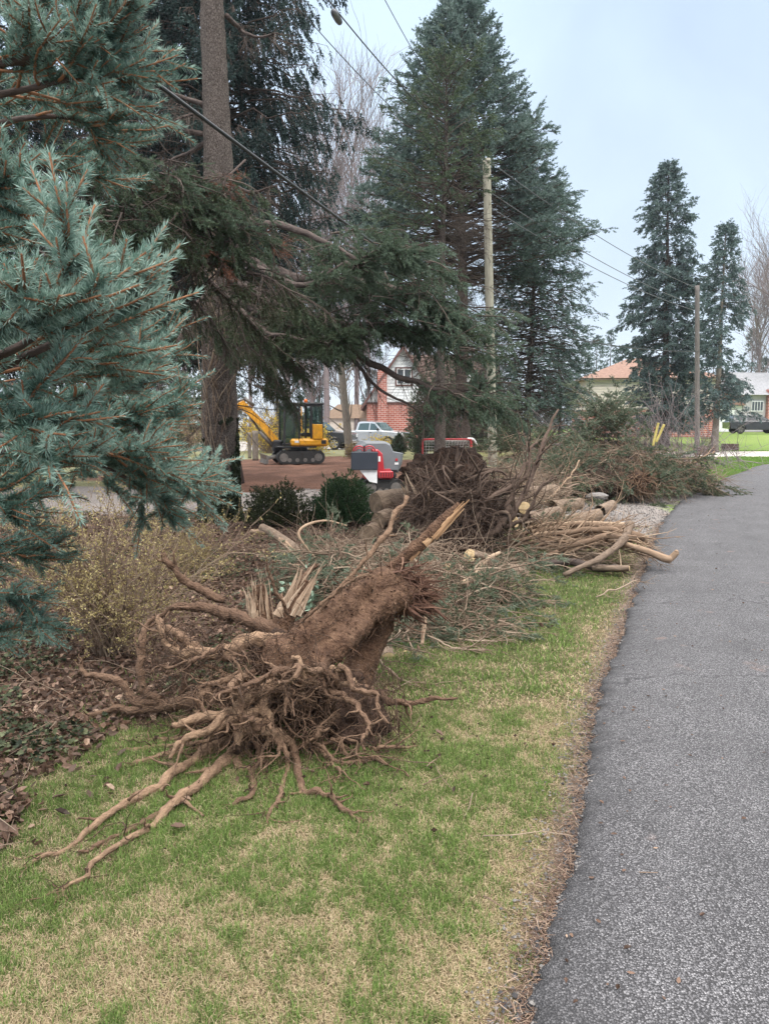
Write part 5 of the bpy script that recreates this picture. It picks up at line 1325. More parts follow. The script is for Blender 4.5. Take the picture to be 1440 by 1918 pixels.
# --- the long pile of peeled saplings reaching to the road
gs = 'peeled saplings in the long roadside pile'
base_lab = 'tan peeled sapling pole lying lengthwise in the long roadside branch pile'
SAP = [
 [(905, 1055, 8.9, 3), (960, 1015, 8.8, 5), (1040, 1000, 8.7, 7), (1130, 992, 8.6, 9), (1205, 1008, 8.5, 11)],
 [(915, 1030, 9.2, 3), (985, 1000, 9.1, 5), (1060, 985, 9.0, 7), (1140, 985, 8.9, 8), (1180, 990, 8.8, 9)],
 [(930, 1045, 8.9, 3), (1000, 1005, 8.8, 6), (1080, 998, 8.7, 8), (1150, 1000, 8.6, 9), (1212, 1012, 8.5, 10)],
 [(960, 1075, 8.5, 3), (1010, 1050, 8.4, 5), (1065, 1025, 8.4, 7), (1130, 1005, 8.4, 9), (1190, 1008, 8.4, 10)],
 [(940, 1010, 9.4, 3), (1010, 985, 9.3, 5), (1090, 980, 9.2, 6), (1170, 983, 9.0, 7)],
 [(890, 1065, 8.8, 3), (950, 1030, 8.8, 4), (1020, 1010, 8.7, 6), (1100, 1000, 8.7, 7)],
 [(970, 1035, 8.7, 3), (1030, 1015, 8.6, 5), (1100, 1015, 8.6, 7), (1160, 1010, 8.5, 8)],
 [(930, 1000, 9.5, 3), (1000, 990, 9.4, 5), (1090, 990, 9.3, 6), (1160, 995, 9.2, 7)],
 [(1000, 1060, 8.5, 3), (1050, 1040, 8.5, 5), (1110, 1022, 8.5, 6), (1170, 1020, 8.5, 7)],
 [(900, 1040, 9.0, 2), (960, 1005, 9.0, 4), (1030, 990, 9.0, 5), (1120, 985, 9.0, 6)],
 [(955, 1055, 8.8, 3), (1015, 1025, 8.7, 4), (1085, 1010, 8.7, 6), (1150, 1002, 8.7, 7)],
 [(985, 1020, 8.9, 3), (1050, 1005, 8.8, 5), (1120, 1012, 8.8, 6), (1200, 1030, 8.6, 7)],
 [(920, 1062, 8.7, 2), (980, 1035, 8.7, 4), (1045, 1020, 8.6, 5), (1110, 1018, 8.6, 6)],
 [(945, 1025, 9.1, 3), (1020, 1000, 9.0, 5), (1090, 1003, 9.0, 6), (1165, 1015, 8.9, 7)],
]
for i, s in enumerate(SAP):
    stick('sapling_pole', base_lab, 'cut branch', s, m_sapling, gs, 28, .02, 9, forks=12, fl=.6, seed=i, v=.9 * random.random())
stick('knobbly_branch', 'peeled branch with a hooked knob end lying furthest out onto the asphalt', 'cut branch', [(1130, 1012, 8.6, 7), (1165, 1018, 8.4, 9), (1210, 1032, 8.2, 10), (1245, 1046, 8.1, 11), (1258, 1045, 8.08, 11), (1266, 1034, 8.06, 8), (1265, 1031, 8.05, 3)], m_sapling, None, 30, .006, v=.55, seed=4)
stick('bent_trunk_limb', 'thick grey brown limb slanting down in front of the sapling pile end', 'cut branch', [(1180, 982, 8.7, 11), (1168, 1008, 8.4, 12), (1140, 1035, 8.1, 10), (1105, 1055, 7.9, 9), (1055, 1077, 7.8, 7)], m_log, None, 24, .012, forks=5)
stick('dark_limb', 'dark limb lying low across the front of the sapling pile', 'cut branch', [(1000, 1058, 8.3, 9), (1060, 1052, 8.2, 11), (1120, 1063, 8.1, 11), (1175, 1064, 8.05, 9)], m_barkdark, None, 20, .012, forks=4)
log('smooth dark log with one pale sawn end at the foot of the sapling pile', P(1110, 1062, 8.1), P(1178, 1063, 7.95), .035, 1)
log('thick pinkish brown log on top at the back of the sapling pile', P(1040, 985, 10.2), P(1122, 965, 10.4), .11, 1)
log('brown log under the sapling pile, end just showing', P(1060, 1042, 8.8), P(1120, 1046, 8.6), .07, 1)
log('short stub of log standing under the left end of the sapling pile', P(980, 1060, 8.2), P(985, 1096, 7.9), .05, 1)
lump_ = Acc(); lump(lump_, P(965, 1076, 8.0), (.10, .09, .10), .4, 3, 30, 22, seed=3)
tag(lump_.obj('wood_knot', m_log), 'knotty brown burl of wood under the left end of the sapling pile', 'wood chunk')
a = Acc(); brush(260, P(1040, 1040, 8.6), (1.1, .5, .22), (.2, .8), (.0025, .008), a, [(1, -.1, .05), (-1, 0, 0)], .6)
for v_, rr in ((P(1130, 1040, 8.4), (.5, .3, .2)), (P(960, 1050, 8.6), (.5, .4, .2))): brush(90, v_, rr, (.15, .5), (.002, .006), a)
tag(a.obj('pile_twigs', m_twig), 'thin tan twigs tangled through the sapling pile', 'twigs', kind='stuff')
stick('forked_branch', 'fresh cut forked branch with yellow sawn ends in the middle of the brush', 'cut branch', [(935, 1035, 7.4, 5), (905, 1052, 7.1, 9), (893, 1078, 6.8, 10), (870, 1090, 6.6, 9), (840, 1105, 6.5, 8)], m_sapling, None, 24, .008, v=.9)
log('short peeled limb with yellow end on the forked branch', P(905, 1042, 7.1), P(884, 1040, 6.95), .03, 1)
for i, s in enumerate([[(840, 1215, 5.6, 2), (880, 1225, 5.5, 3), (930, 1225, 5.5, 2)], [(690, 1225, 5.0, 5), (730, 1200, 5.0, 4), (745, 1180, 5.2, 3)], [(800, 1190, 5.4, 3), (850, 1215, 5.3, 3), (905, 1228, 5.3, 2)], [(770, 1200, 5.6, 3), (820, 1205, 5.6, 4), (880, 1195, 5.8, 3), (925, 1200, 5.9, 2)],
                       [(690, 1220, 4.9, 3), (725, 1250, 4.7, 3), (770, 1280, 4.6, 2)], [(812, 1150, 5.9, 3), (850, 1185, 5.7, 4), (900, 1210, 5.6, 2)]]):
    stick('thin_branch', 'thin dry branch straying from the brush onto the verge grass', 'cut branch', s, m_twig, 'thin branches straying onto the grass', 18, .03, 7, forks=8, fl=.35, v=.5 + .5 * random.random())
stick('thin_branch', 'long thin dry stick lying across grass and worn edge beside the road', 'cut branch', [(1115, 1118, 6.75, 1.5), (1150, 1105, 6.9, 2.2), (1195, 1085, 7.2, 1.8)], m_twig, None, 14, .02, 6, forks=5, fl=.3, v=.8)
stick('split_limb', 'pale split limb standing upright beneath the torn trunk', 'cut branch', [(790, 1212, 5.4, 5), (795, 1165, 5.5, 6), (803, 1110, 5.6, 7), (812, 1090, 5.6, 6)], m_woodpale, None, 18, .01)
# cut log ends facing the viewer under the trunk
log('orange brown log stub under green boughs, sawn end facing the grass', P(705, 1185, 6.0), P(728, 1236, 5.1), .062, 1)
log('slim pinkish log stub beside the orange one, sawn end facing the grass', P(748, 1185, 6.0), P(760, 1228, 5.25), .042, 1)
# two poles at the left of the brush
log('pale cut trunk lying across the dead leaves, thicker of two side by side', P(600, 1058, 7.4), P(492, 988, 8.6), .055, 1, rough=.1)
stick('cut_pole', 'thin bent pole lying beside the pale cut trunk on dead leaves', 'cut branch', [(565, 1048, 7.6, 8), (535, 1018, 8, 9), (508, 1000, 8.4, 8), (472, 995, 8.7, 7)], m_sapling, None, 20, .01, v=.6)
stick('cut_pole', 'short pale pole end sticking out of the dead leaves', 'cut branch', [(525, 1055, 7.4, 6), (560, 1062, 7.2, 6), (590, 1075, 7.1, 5)], m_sapling, None, 12, .008, v=.7)
# second root ball behind
rb = thing('uprooted_root_ball', 'dark fibrous root ball of a second tree heaped behind the big stump', 'tree stump', G(850, 1055))
a = Acc()
for (px, py, Y, r_, am) in [(845, 945, 9.2, (.50, .45, .42), .45), (830, 895, 9.6, (.55, .4, .32), .45), (870, 1010, 8.8, (.30, .3, .35), .5), (900, 960, 9.1, (.28, .3, .33), .5), (790, 985, 9.3, (.3, .3, .25), .5)]:
    lump(a, P(px, py, Y), r_, am, 2.4, 60, 40, seed=int(px))
for V in a.V: V += (fbm(V * 9, 4, 35) * .05 + fbm(V * 4.5, 3, 36) * .13)[:, None] * nrm(V - V.mean(0))
a.obj('soil_clod', m_soil, rb)
rdark = surf('dark_root_bark', [(.035, .022, .017), (.09, .06, .046), (.17, .12, .09)], scale=40, attr=.6, bump=.4, bdist=.004)
for i in range(64):
    th = random.uniform(-.9, math.pi + .9) if i < 46 else random.uniform(.5, 2.6); c0 = P(850 + random.uniform(-40, 40), 950 + random.uniform(-40, 50), 8.95)
    e = c0 + np.array([math.cos(th) * random.uniform(.4, .95), random.uniform(-.5, .2), max(-.45, math.sin(th) * random.uniform(.25, .65))])
    m_ = (c0 + e) / 2 + rng.normal(size=3) * .14
    q = spline(np.array([[*c0, .03 * random.uniform(.6, 1.5)], [*m_, .022], [*e, .006]]), 20)
    q[:, 2] = np.maximum(q[:, 2], .02)
    a = Acc(); tubes(a, q[None, :, :3], q[None, :, 3], 7, random.random(), rough=.25, rsc=25)
    k = rng.integers(5, 19, 6); W = wander(q[k, :3], nrm(nrm(q[k, :3] - q[k - 1, :3]) + rvec(6)), .1 + .35 * rng.random(6), 7, .5, .03); W[..., 2] = np.maximum(W[..., 2], .01)
    tubes(a, W, taper(6, 7, .007, .002), 5, rng.random(6))
    a.obj('root', rdark, rb)
a = Acc(); n = 4600
S = P(850, 965, 9.0) + rvec(n) * np.array([.62, .5, .5]) * (.6 + .4 * rng.random((n, 1)))
D = nrm((S - P(850, 965, 9.0)) * 1.2 + rvec(n) * .7 + np.array([0, 0, -.3]))
w = wander(S, D, .15 + .4 * rng.random(n) ** 2, 7, .55, .08); w[..., 2] = np.maximum(w[..., 2], .01)
tubes(a, w, taper(n, 7, .002 + .004 * rng.random(n) ** 2, .001), 4, rng.random(n), cap=False)
h = a.obj('hair_roots', rdark, rb); h['kind'] = 'stuff'
for i, s in enumerate([[(905, 1010, 8.6, 12), (940, 985, 8.5, 11), (965, 950, 8.5, 9), (990, 900, 8.6, 8), (1010, 850, 8.7, 7), (1045, 770, 8.9, 3)], [(940, 985, 8.5, 10), (955, 940, 8.6, 8), (985, 880, 8.7, 6), (1000, 830, 8.9, 4)], [(885, 985, 8.6, 10), (915, 940, 8.5, 8), (960, 910, 8.5, 6), (990, 870, 8.6, 4)], [(930, 990, 8.6, 9), (980, 975, 8.4, 7), (1005, 930, 8.3, 5), (1030, 890, 8.3, 3)]]):
    q = rootpath(s, 26, .05, i, .6); a = Acc(); tubes(a, q[None, :, :3], q[None, :, 3], 9, .6, rough=.2, rsc=15)
    k = rng.integers(6, 25, 12); W = wander(q[k, :3], nrm(nrm(q[k, :3] - q[k - 1, :3]) + rvec(12) * .7), .2 + .5 * rng.random(12), 8, .4)
    tubes(a, W, taper(12, 8, q[k, 3] * .4, .002), 5, rng.random(12)); a.obj('root', rdark, rb)
# splintered wood fragments lying on the root ball
a = Acc(); shards(a, 815, 960, 9.0, 12, -30, -.2, 26, .38, .35, .03, .12, (.3, 1), 6); shards(a, 790, 945, 9.1, -12, -30, -.2, 14, .4, .5, .03, .16, (.3, 1), 6)
shards(a, 745, 1010, 9.0, -30, 8, -.2, 10, .35, .5, .025, .1, (.3, 1), 6)
a.obj('splinters', m_woodpale, rb)
# stacked logs left of it
LG = [('mossy cut log with flaking bark lying highest in the heap of logs', (702, 943, 9.9), (772, 930, 10.3), .15), ('grey log with dark round end in the middle of the log heap', (708, 975, 9.4), (775, 955, 9.9), .115),
      ('split pale sided log across the right end of the log heap', (742, 968, 9.2), (815, 962, 9.4), .125), ('dark log lowest at the left of the log heap', (688, 1000, 9.3), (740, 985, 9.9), .12), ('thick log half buried at the back of the log heap', (765, 925, 10.6), (840, 920, 10.6), .17), ('brown log under the root ball side of the log heap', (768, 1000, 8.9), (835, 990, 9.0), .11)]
for lab, p0, p1, r in LG:
    A0, A1 = P(*p0), P(*p1); A0[2] = max(A0[2], r * .8); A1[2] = max(A1[2], r * .8)
    log(lab, A0, A1, r, 0, 'logs heaped behind the stump', rough=.25, both=True, cutm=m_cutold)
log('big sawn log with a bright yellow round end facing the road', P(950, 940, 9.4), P(982, 951, 8.75), .085, 1, rough=.06)
log('pink brown log section lying on the gravel before the far brush pile', P(1122, 958, 12.4), P(1146, 946, 12.9), .10, 1)
for i, (px, py) in enumerate([(1075, 925), (1085, 915), (1060, 935)]):
    b0 = Gh(px, py + 14)
    log(['short stub of trunk standing on the gravel, left of the pair', 'taller stub of trunk standing by the far brush pile', 'thin stub standing nearest the gravel drive'][i], b0, b0 + np.array([.04, 0, .38 + .1 * i]), .055, 1)
for lab, p0, p1, r in [('reddish log lying behind the sapling pile, left of the pinkish brown log', (985, 972, 10.0), (1045, 958, 10.6), .095), ('mossy log in front of the big sawn log, pale end facing the road', (905, 985, 9.0), (965, 978, 8.7), .075),
                       ('short fat log at the foot of the second root ball, pale end toward the stump', (915, 1050, 8.0), (880, 1040, 7.6), .075), ('log poking from the brush under the second root ball, pale end toward the verge', (800, 1060, 7.8), (838, 1062, 7.3), .06),
                       ('slim log crossing the brush in front of the log heap', (690, 1035, 8.4), (790, 1022, 8.6), .055), ('brown log half under the twigs at the left front of the far brush pile', (985, 925, 13.2), (1040, 918, 13.6), .12), ('dark log on the gravel between root ball and far brush pile', (1035, 950, 12.2), (1085, 944, 12.6), .11)]:
    log(lab, P(*p0), P(*p1), r, 1, None, rough=.2)
a = Acc(); lump(a, P(1118, 930, 14.2), (.2, .15, .08), .3, 2.5, 30, 20, seed=9)
tag(a.obj('field_stone', m_stone), 'grey field stone by the gravel in front of the far brush pile', 'stone')

# --- brush between stump and root ball
mid = []
for i, (px, py, Y, r_, nn, L, v0) in enumerate([(760, 1150, 6.0, (.35, .35, .22), 22, .5, .62), (850, 1110, 6.6, (.45, .4, .25), 26, .6, .5), (640, 1070, 6.6, (.5, .4, .15), 20, .5, .62), (900, 1130, 6.9, (.35, .3, .16), 18, .5, .45),
                                               (640, 1055, 7.2, (.4, .4, .12), 14, .5, .55), (990, 1050, 8.3, (.4, .3, .15), 16, .4, .55), (860, 1170, 6.0, (.35, .3, .12), 16, .45, .45), (1000, 985, 10, (.5, .4, .2), 16, .5, .5), (730, 1190, 5.7, (.25, .3, .12), 14, .4, .65)]):
    bough_thing('conifer_boughs', ['deep green spruce boughs hanging just under the torn trunk end', 'grey green boughs heaped right of the torn trunk end', 'scattered green boughs behind the pale broken stems', 'flattened boughs spilling onto the grass right of the log stubs', 'boughs in front of the log heap', 'boughs trapped under the left end of the sapling pile', 'low boughs touching the grass beside the upright split limb', 'boughs behind the sapling pile near the big sawn log', 'boughs shading the two log stubs'][i],
                'cut boughs in the brush beside the stump', int(nn * 2), P(px, py, Y + .0), np.array(r_) * np.array([1, 1, 1.2]), L, v0=v0 + .08, needle=(.026, .006), nper=30, per_m=18, lat=.22, shoot=.08)
a = Acc()
for (px, py, Y, r_, n) in [(700, 1050, 7.0, (.9, .6, .16), 420), (620, 1030, 7.6, (.7, .5, .14), 260), (800, 1120, 6.4, (.6, .5, .22), 460), (880, 1090, 6.9, (.7, .5, .24), 460), (860, 1060, 7.6, (.6, .4, .3), 260), (870, 1180, 5.9, (.5, .35, .08), 160), (790, 1180, 5.8, (.35, .3, .15), 160), (920, 1130, 6.9, (.4, .3, .12), 140), (680, 1030, 8.4, (.9, .4, .12), 130)]:
    brush(n, P(px, py, Y), r_, (.12, .75), (.0018, .0065), a)
tag(a.obj('brush_twigs', m_twig), 'tangle of thin dry twigs between the stump and the root ball', 'brush', kind='stuff')
stick('arched_branch', 'thin peeled branch arching above the brush left of the leaning trunk', 'cut branch', [(590, 1045, 6.8, 3), (560, 1005, 6.8, 4), (570, 985, 6.9, 4), (610, 975, 7, 3), (650, 985, 7, 2)], m_sapling, None, 26, .006, v=.7)
n = 0
for i in range(26):
    px = 620 + 260 * random.random(); py = 1010 + 120 * random.random(); Y = 8.8 - (py - 1010) / 120 * 2.6
    th = random.uniform(-.5, .6) + (math.pi if random.random() < .5 else 0)
    L = random.uniform(60, 150); dx, dy = math.cos(th) * L, math.sin(th) * L * .5
    stick('dead_branch', 'dry brown branch lying in the tangled brush between stump and root ball', 'cut branch', [(px - dx / 2, py - dy / 2, Y, 4), (px, py - 6, Y - .1, 3.5), (px + dx / 2, py + dy / 2, Y - .2, 1.5)], m_twig, 'dry branches in the brush by the stump', 14, .04, 7, forks=7, fl=.35)

# --- the big far brush pile
for i, (px, py, Y, r_, nn, L, v0) in enumerate([(990, 835, 19, (1.0, .7, .4), 44, 1.1, .5), (1080, 835, 18.5, (.9, .7, .45), 46, 1.1, .55), (1130, 802, 18.0, (.35, .5, .4), 46, .95, .65), (1180, 840, 18.5, (.8, .6, .4), 36, 1.1, .5), (1040, 872, 16.4, (1.0, .5, .32), 46, .9, .65), (1150, 864, 16.2, (.9, .5, .30), 40, .9, .62), (1220, 868, 16.6, (.7, .5, .25), 30, .8, .55),
                                               (1250, 890, 17.5, (.8, .5, .22), 24, .9, .42), (1300, 905, 17.5, (.5, .4, .15), 16, .7, .42), (1210, 905, 15.8, (.4, .3, .18), 14, .7, .5), (950, 890, 17, (.6, .5, .25), 18, .9, .55), (1060, 920, 14.5, (.35, .3, .1), 12, .5, .5), (935, 905, 15, (.5, .4, .2), 14, .7, .6)]):
    dirs = [(0, 0, .9)] if i == 2 else None
    bough_thing('conifer_boughs', ['grey green boughs at the left back of the far brush pile', 'boughs heaped in the centre of the far brush pile', 'upright dark green bough tips rising highest from the far brush pile', 'boughs behind the yellow boards', 'yellowish boughs at the front of the far brush pile', 'deep green boughs in the far brush pile, right under the upright tips', 'boughs directly below the yellow boards', 'boughs at the road end of the far brush pile', 'last boughs spilling toward the road bend', 'dark bough hanging over the torn roots', 'blue green boughs by the foot of the pale pole', 'green clippings on the gravel before the far brush pile', 'pale boughs in front of the hockey goal'][i],
                'cut boughs in the far brush pile', nn, P(px, py, Y), r_, L, v0=v0, needle=(.05, .016), nper=22, per_m=12, lat=.4, shoot=.13, hang=.15, dirs=dirs)
a = Acc()
for (px, py, Y, r_, n) in [(1000, 870, 18.5, (1.2, .8, .4), 400), (1130, 860, 17, (1.2, .8, .42), 520), (1250, 885, 17, (1.1, .7, .3), 600), (1050, 895, 15.6, (1.1, .5, .22), 420), (1180, 905, 16, (.9, .5, .2), 420), (950, 900, 14.5, (.7, .5, .3), 420), (1000, 935, 12.5, (.7, .5, .18), 240), (1320, 900, 18, (.5, .5, .15), 160)]:
    brush(n, P(px, py, Y), r_, (.3, 1.3), (.003, .011), a, bend=.3)
tag(a.obj('brush_twigs', m_twig), 'mass of brown twigs in the far brush pile by the road bend', 'brush', kind='stuff')
a = Acc()
S = np.array([P(1240 + 60 * rng.normal(), 860 + 20 * rng.random(), 18.5) for _ in range(300)])
w = wander(S, nrm(np.array([-.45, 0, .55]) + rng.normal(size=(300, 3)) * .45), .6 + 1.7 * rng.random(300), 8, .16, .02)
tubes(a, w, taper(300, 8, .008, .003), 4, .5 + .5 * rng.random(300), cap=False)
S2 = w[rng.integers(0, 300, 700), rng.integers(2, 7, 700)]
tubes(a, wander(S2, nrm(np.array([-.3, 0, .4]) + rng.normal(size=(700, 3)) * .6), .3 + .6 * rng.random(700), 6, .2), taper(700, 6, .005, .002), 3, .5 + .5 * rng.random(700), cap=False)
tag(a.obj('bare_brush', m_twiggrey), 'feathery grey bare twigs fanning up from the right of the far brush pile', 'brush', kind='stuff')
FB = [[(1005, 880, 17, 3), (1060, 868, 16.8, 4), (1120, 875, 16.6, 4), (1190, 880, 16.5, 3)], [(1130, 865, 17, 4), (1190, 888, 16.6, 5), (1255, 900, 16.2, 4)], [(1150, 842, 17.5, 3), (1200, 855, 17, 4), (1260, 880, 16.6, 3)], [(1160, 890, 16, 5), (1225, 905, 15.8, 5), (1290, 922, 15.5, 3)], [(1235, 882, 16.5, 4), (1295, 868, 17, 3), (1335, 845, 17.4, 2)],
      [(1040, 862, 17, 3), (1055, 850, 17, 3), (1105, 862, 17, 3)], [(1125, 845, 17, 2), (1132, 880, 16.6, 4)], [(1245, 905, 16, 5), (1232, 880, 16.4, 5), (1225, 868, 16.8, 2)], [(1150, 810, 18, 2), (1170, 842, 17.6, 3), (1215, 870, 17, 4)], [(990, 905, 15, 3), (1040, 915, 14.6, 3), (1085, 905, 15, 2)], [(1015, 945, 12.8, 3), (1060, 900, 13.2, 2), (1085, 862, 13.5, 2)], [(945, 870, 15, 2), (975, 900, 14.5, 3), (1000, 930, 14, 3)]]
for s in FB: stick('long_branch', 'bare brown branch lying across the front of the far brush pile', 'cut branch', s, m_sapling if random.random() < .6 else m_twig, 'long branches on the far brush pile', 20, .05, 7, forks=8, fl=.6, v=.2 + .6 * random.random())
t2 = thing('uprooted_roots', 'small reddish clump of torn roots in the front of the far brush pile', 'tree stump', Gh(1195, 925))
a = Acc(); lump(a, P(1195, 900, 15.6), (.2, .2, .18), .5, 3, 40, 26, seed=5); a.obj('soil_clod', m_soil, t2)
a = Acc(); n = 260; S = P(1195, 898, 15.55) + rvec(n) * .15
w = wander(S, nrm(rvec(n) + np.array([0, -.4, -.2])), .2 + .35 * rng.random(n), 7, .4, .1); w[..., 2] = np.maximum(w[..., 2], .01)
tubes(a, w, taper(n, 7, .010 * rng.random(n) + .004, .003), 5, rng.random(n)); h = a.obj('hair_roots', m_root, t2); h['kind'] = 'stuff'
t2 = thing('uprooted_root_ball', 'blackish mat of roots at the bottom of the far brush pile', 'tree stump', Gh(1110, 930))
a = Acc()
for px, py in ((1090, 908), (1120, 902), (1145, 908)): lump(a, P(px, py, 16.2), (.4, .3, .26), .5, 3, 44, 30, seed=px)
a.obj('soil_clod', m_soil, t2)
a = Acc(); n = 700; S = P(1118, 900, 15.95) + rvec(n) * np.array([.6, .3, .3])
w = wander(S, nrm(rvec(n) + np.array([0, -.4, 0])), .15 + .45 * rng.random(n), 7, .5, .1); w[..., 2] = np.maximum(w[..., 2], .01)
tubes(a, w, taper(n, 7, .006 * rng.random(n) + .003, .002), 4, rng.random(n) * .5, cap=False); h = a.obj('hair_roots', rdark, t2); h['kind'] = 'stuff'
# faded yellow boards poking out
for i, (x0, y0, x1, y1) in enumerate([(1222, 835, 1232, 792), (1228, 828, 1243, 795)]):
    A0, A1 = P(x0, y0, 15.7), P(x1, y1, 15.7); d = A1 - A0; L = np.linalg.norm(d); d /= L
    R_ = np.column_stack([nrm(np.cross(d, [0, 1, 0])), np.cross(d, nrm(np.cross(d, [0, 1, 0]))), d])
    a = Acc(); box(a, (A0 + A1) / 2, (.05, .025, L), rot=R_, bevel=.006)
    tag(a.obj('yellow_board', m_yboard), ['faded yellow board sticking up from the brush, left of the two', 'faded yellow board sticking up from the brush, slightly longer right one'][i], 'board')
# yellow-budded bush left of the stump
def twig_bush(name, label, cat, base, n, h, spread, wm, lm=None, nleaf=0, lsize=.012, r=.004, group=None, lv=.5, up=1.0, gens=((4, .45), (3, .3)), leafpart='leaves'):
    T = thing(name, label, cat, base, group)
    a = Acc(); base = np.asarray(base, float)
    S = base + np.column_stack([rng.normal(size=(n, 2)) * spread * .12, np.zeros(n)])
    D = nrm(np.column_stack([rng.normal(size=(n, 2)) * spread * .55, np.full(n, up)]))
    W = wander(S, D, h * (.6 + .6 * rng.random(n)), 8, .18, .01); tubes(a, W, taper(n, 8, r, r * .3), 5, rng.random(n), cap=False)
    allW = [W]
    for m_, f in gens:
        k = len(W) * m_; bi = rng.integers(0, len(W), k); kk = rng.integers(1, W.shape[1], k)
        W2 = wander(W[bi, kk], nrm(nrm(W[bi, kk] - W[bi, kk - 1]) + rvec(k) * .75), h * f * (.3 + .8 * rng.random(k)), 6, .25)
        r *= .55; tubes(a, W2, taper(k, 6, r, r * .4), 3, rng.random(k), cap=False); allW.append(W2); W = W2
    a.obj('stems', wm, T)
    if lm:
        l = Acc(); W = allW[-1]; C = W[rng.integers(0, len(W), nleaf), rng.integers(2, W.shape[1], nleaf)] + rng.normal(size=(nleaf, 3)) * lsize * .6
        leaves(l, C, lsize, lv, .25); l.obj(leafpart, lm, T)
    return T
twig_bush('budding_bush', 'twiggy bush with tiny yellow green buds standing left behind the stump', 'bush', Gh(215, 1225), 64, 1.1, .68, m_twig, m_yellowleaf, 12000, .016, .006, gens=((6, .42), (4, .22)), lv=.72)
twig_bush('budding_bush', 'lower yellow green budded twigs between the bush and the big trunk', 'bush', Gh(350, 1090), 26, .75, 1.0, m_twig, m_yellowleaf, 5000, .017, .005, gens=((5, .4), (4, .25)))
twig_bush('broad_leaf_sprig', 'pale green broad leaved sprig growing right behind the leaning trunk', 'plant', Gh(585, 1150), 14, .35, .9, m_twig, m_rhodo, 120, .06, .004, gens=((3, .4),))
# ------------------------------------------------------------------ poles and wires
def mpole(name, label, px0, py0, px1, py1, Y, r0, r1, mat):
    b_ = P(px0, py0, Y); b_[2] = float(height(b_[0], Y)) - .1; t_ = P(px1, py1, Y)
    a = Acc(); s = np.linspace(0, 1, 30)
    p = b_ + (t_ - b_) * s[:, None]; tubes(a, p[None], (r0 + (r1 - r0) * s)[None], 20, rough=.05, rsc=4)
    o = a.obj(name, mat); tag(o, label, 'utility pole'); return b_, t_
PB, PT = mpole('utility_pole', 'pale weathered wooden pole with flat sawn top standing bare in the middle', 923, 872, 911, 298, 27, .17, .135, m_pole)
QB, QT = mpole('utility_pole', 'dark weathered pole by the far brush pile in front of the grey-blue spruces', 1305, 848, 1305, 535, 41, .135, .115, m_pole2)
def wire(name, label, A0, A1, sag, r, mat=m_cable, cat='wire', n=40):
    r = r * 1.35
    s = np.linspace(0, 1, n)[:, None]; p = np.asarray(A0) + (np.asarray(A1) - np.asarray(A0)) * s; p[:, 2] -= 4 * sag * (s * (1 - s))[:, 0]
    a = Acc(); tubes(a, p[None], np.full((1, n), r), 6); return tag(a.obj(name, mat), label, cat)
def extend(a, b, f): return a + (a - b) * f
at_p = lambda py: PB + (PT - PB) * ((py - 872) / (298 - 872))
w0 = P(250, 88, 7.2); w1 = at_p(588) + np.array([0, -.18, 0])
wire('service_cable', 'thick black cable slanting down from upper left to the pale pole', extend(w0, w1, .35), w1, .22, .016)
wire('service_cable', 'black cable running from the splice canister at the pale pole to the dark pole', at_p(588) + [0, -.18, 0], QB + (QT - QB) * .62 + np.array([0, -.15, 0]), .3, .018)
c0, c1 = at_p(588) + [.35, -.18, -.04], at_p(588) + [.95, -.1, -.12]
T = thing('splice_canister', 'black cylindrical splice canister hanging on the cable right of the pale pole', 'cable splice', (c0 + c1) / 2)
a = Acc(); s = np.linspace(0, 1, 12)[:, None]; tubes(a, (c0 + (c1 - c0) * s)[None], np.array([[.05, .10, .12, .12, .125, .12, .12, .125, .12, .12, .10, .04]]), 16); a.obj('canister', m_black, T)
a = Acc(); tubes(a, (c0 + (c1 - c0) * np.array([[-.15], [.02]]))[None], np.array([[.02, .05]]), 10); a.obj('cable_gland', m_cablelit, T)
u1 = PT + np.array([0, -.14, -.12])
wire('overhead_wire', 'upper wire with a small fuse device, steepest left of the tall spruce', P(596, -24, 17.5), u1, .35, .012)
wire('overhead_wire', 'thin wire left of the fuse wire crossing the pale sky', P(520, -30, 16.5), PT + np.array([-.05, -.14, -.9]), .35, .008)
wire('overhead_wire', 'lone wire entering at the top nearest the tall spruce tip', P(705, -30, 19), PT + np.array([.1, .14, -.05]), .3, .008)
d0 = P(627, 26, 18.2)
T = thing('fuse_device', 'small dark cylinder device clipped on the upper wire', 'cable splice', d0)
a = Acc(); d1 = P(634, 38, 18.6); tubes(a, np.array([[d0 + (d1 - d0) * k for k in (-.5, -.3, 0, 1, 1.3, 1.5)]]), np.array([[.02, .07, .085, .085, .07, .02]]), 14); a.obj('housing', m_cablelit, T)
for i, (za, zb, lab) in enumerate([(.1, .1, 'faint topmost wire running from the pale pole top to the dark pole top'), (1.1, 1.0, 'faint middle wire between the pale pole and the dark pole'), (1.6, 1.3, 'faint lowest wire of three between the two poles')]):
    wire('overhead_wire', lab, PT + np.array([.14, 0, -za]), QT + np.array([-.1, 0, -zb]), .35, .011, m_cablelit)
wire('overhead_wire', 'thin drop wire from the pale pole back to the white gabled house', at_p(390), P(700, 445, 40), .6, .008, m_cablelit)
g0, g1 = at_p(640) + [-.1, 0, 0], Gh(848, 838)
wire('guy_wire', 'slack guy wire with a white insulator left of the pale pole', P(892, 652, 27), P(860, 800, 28), .02, .012, m_cablelit)
a = Acc(); i0, i1 = P(879, 702, 27.2), P(876, 716, 27.25); s = np.linspace(0, 1, 9)[:, None]
tubes(a, (i0 + (i1 - i0) * s)[None], np.array([[.02, .06, .06, .04, .06, .06, .04, .06, .02]]), 12); tag(a.obj('insulator', m_white), 'small white insulator bead on the guy wire', 'insulator')

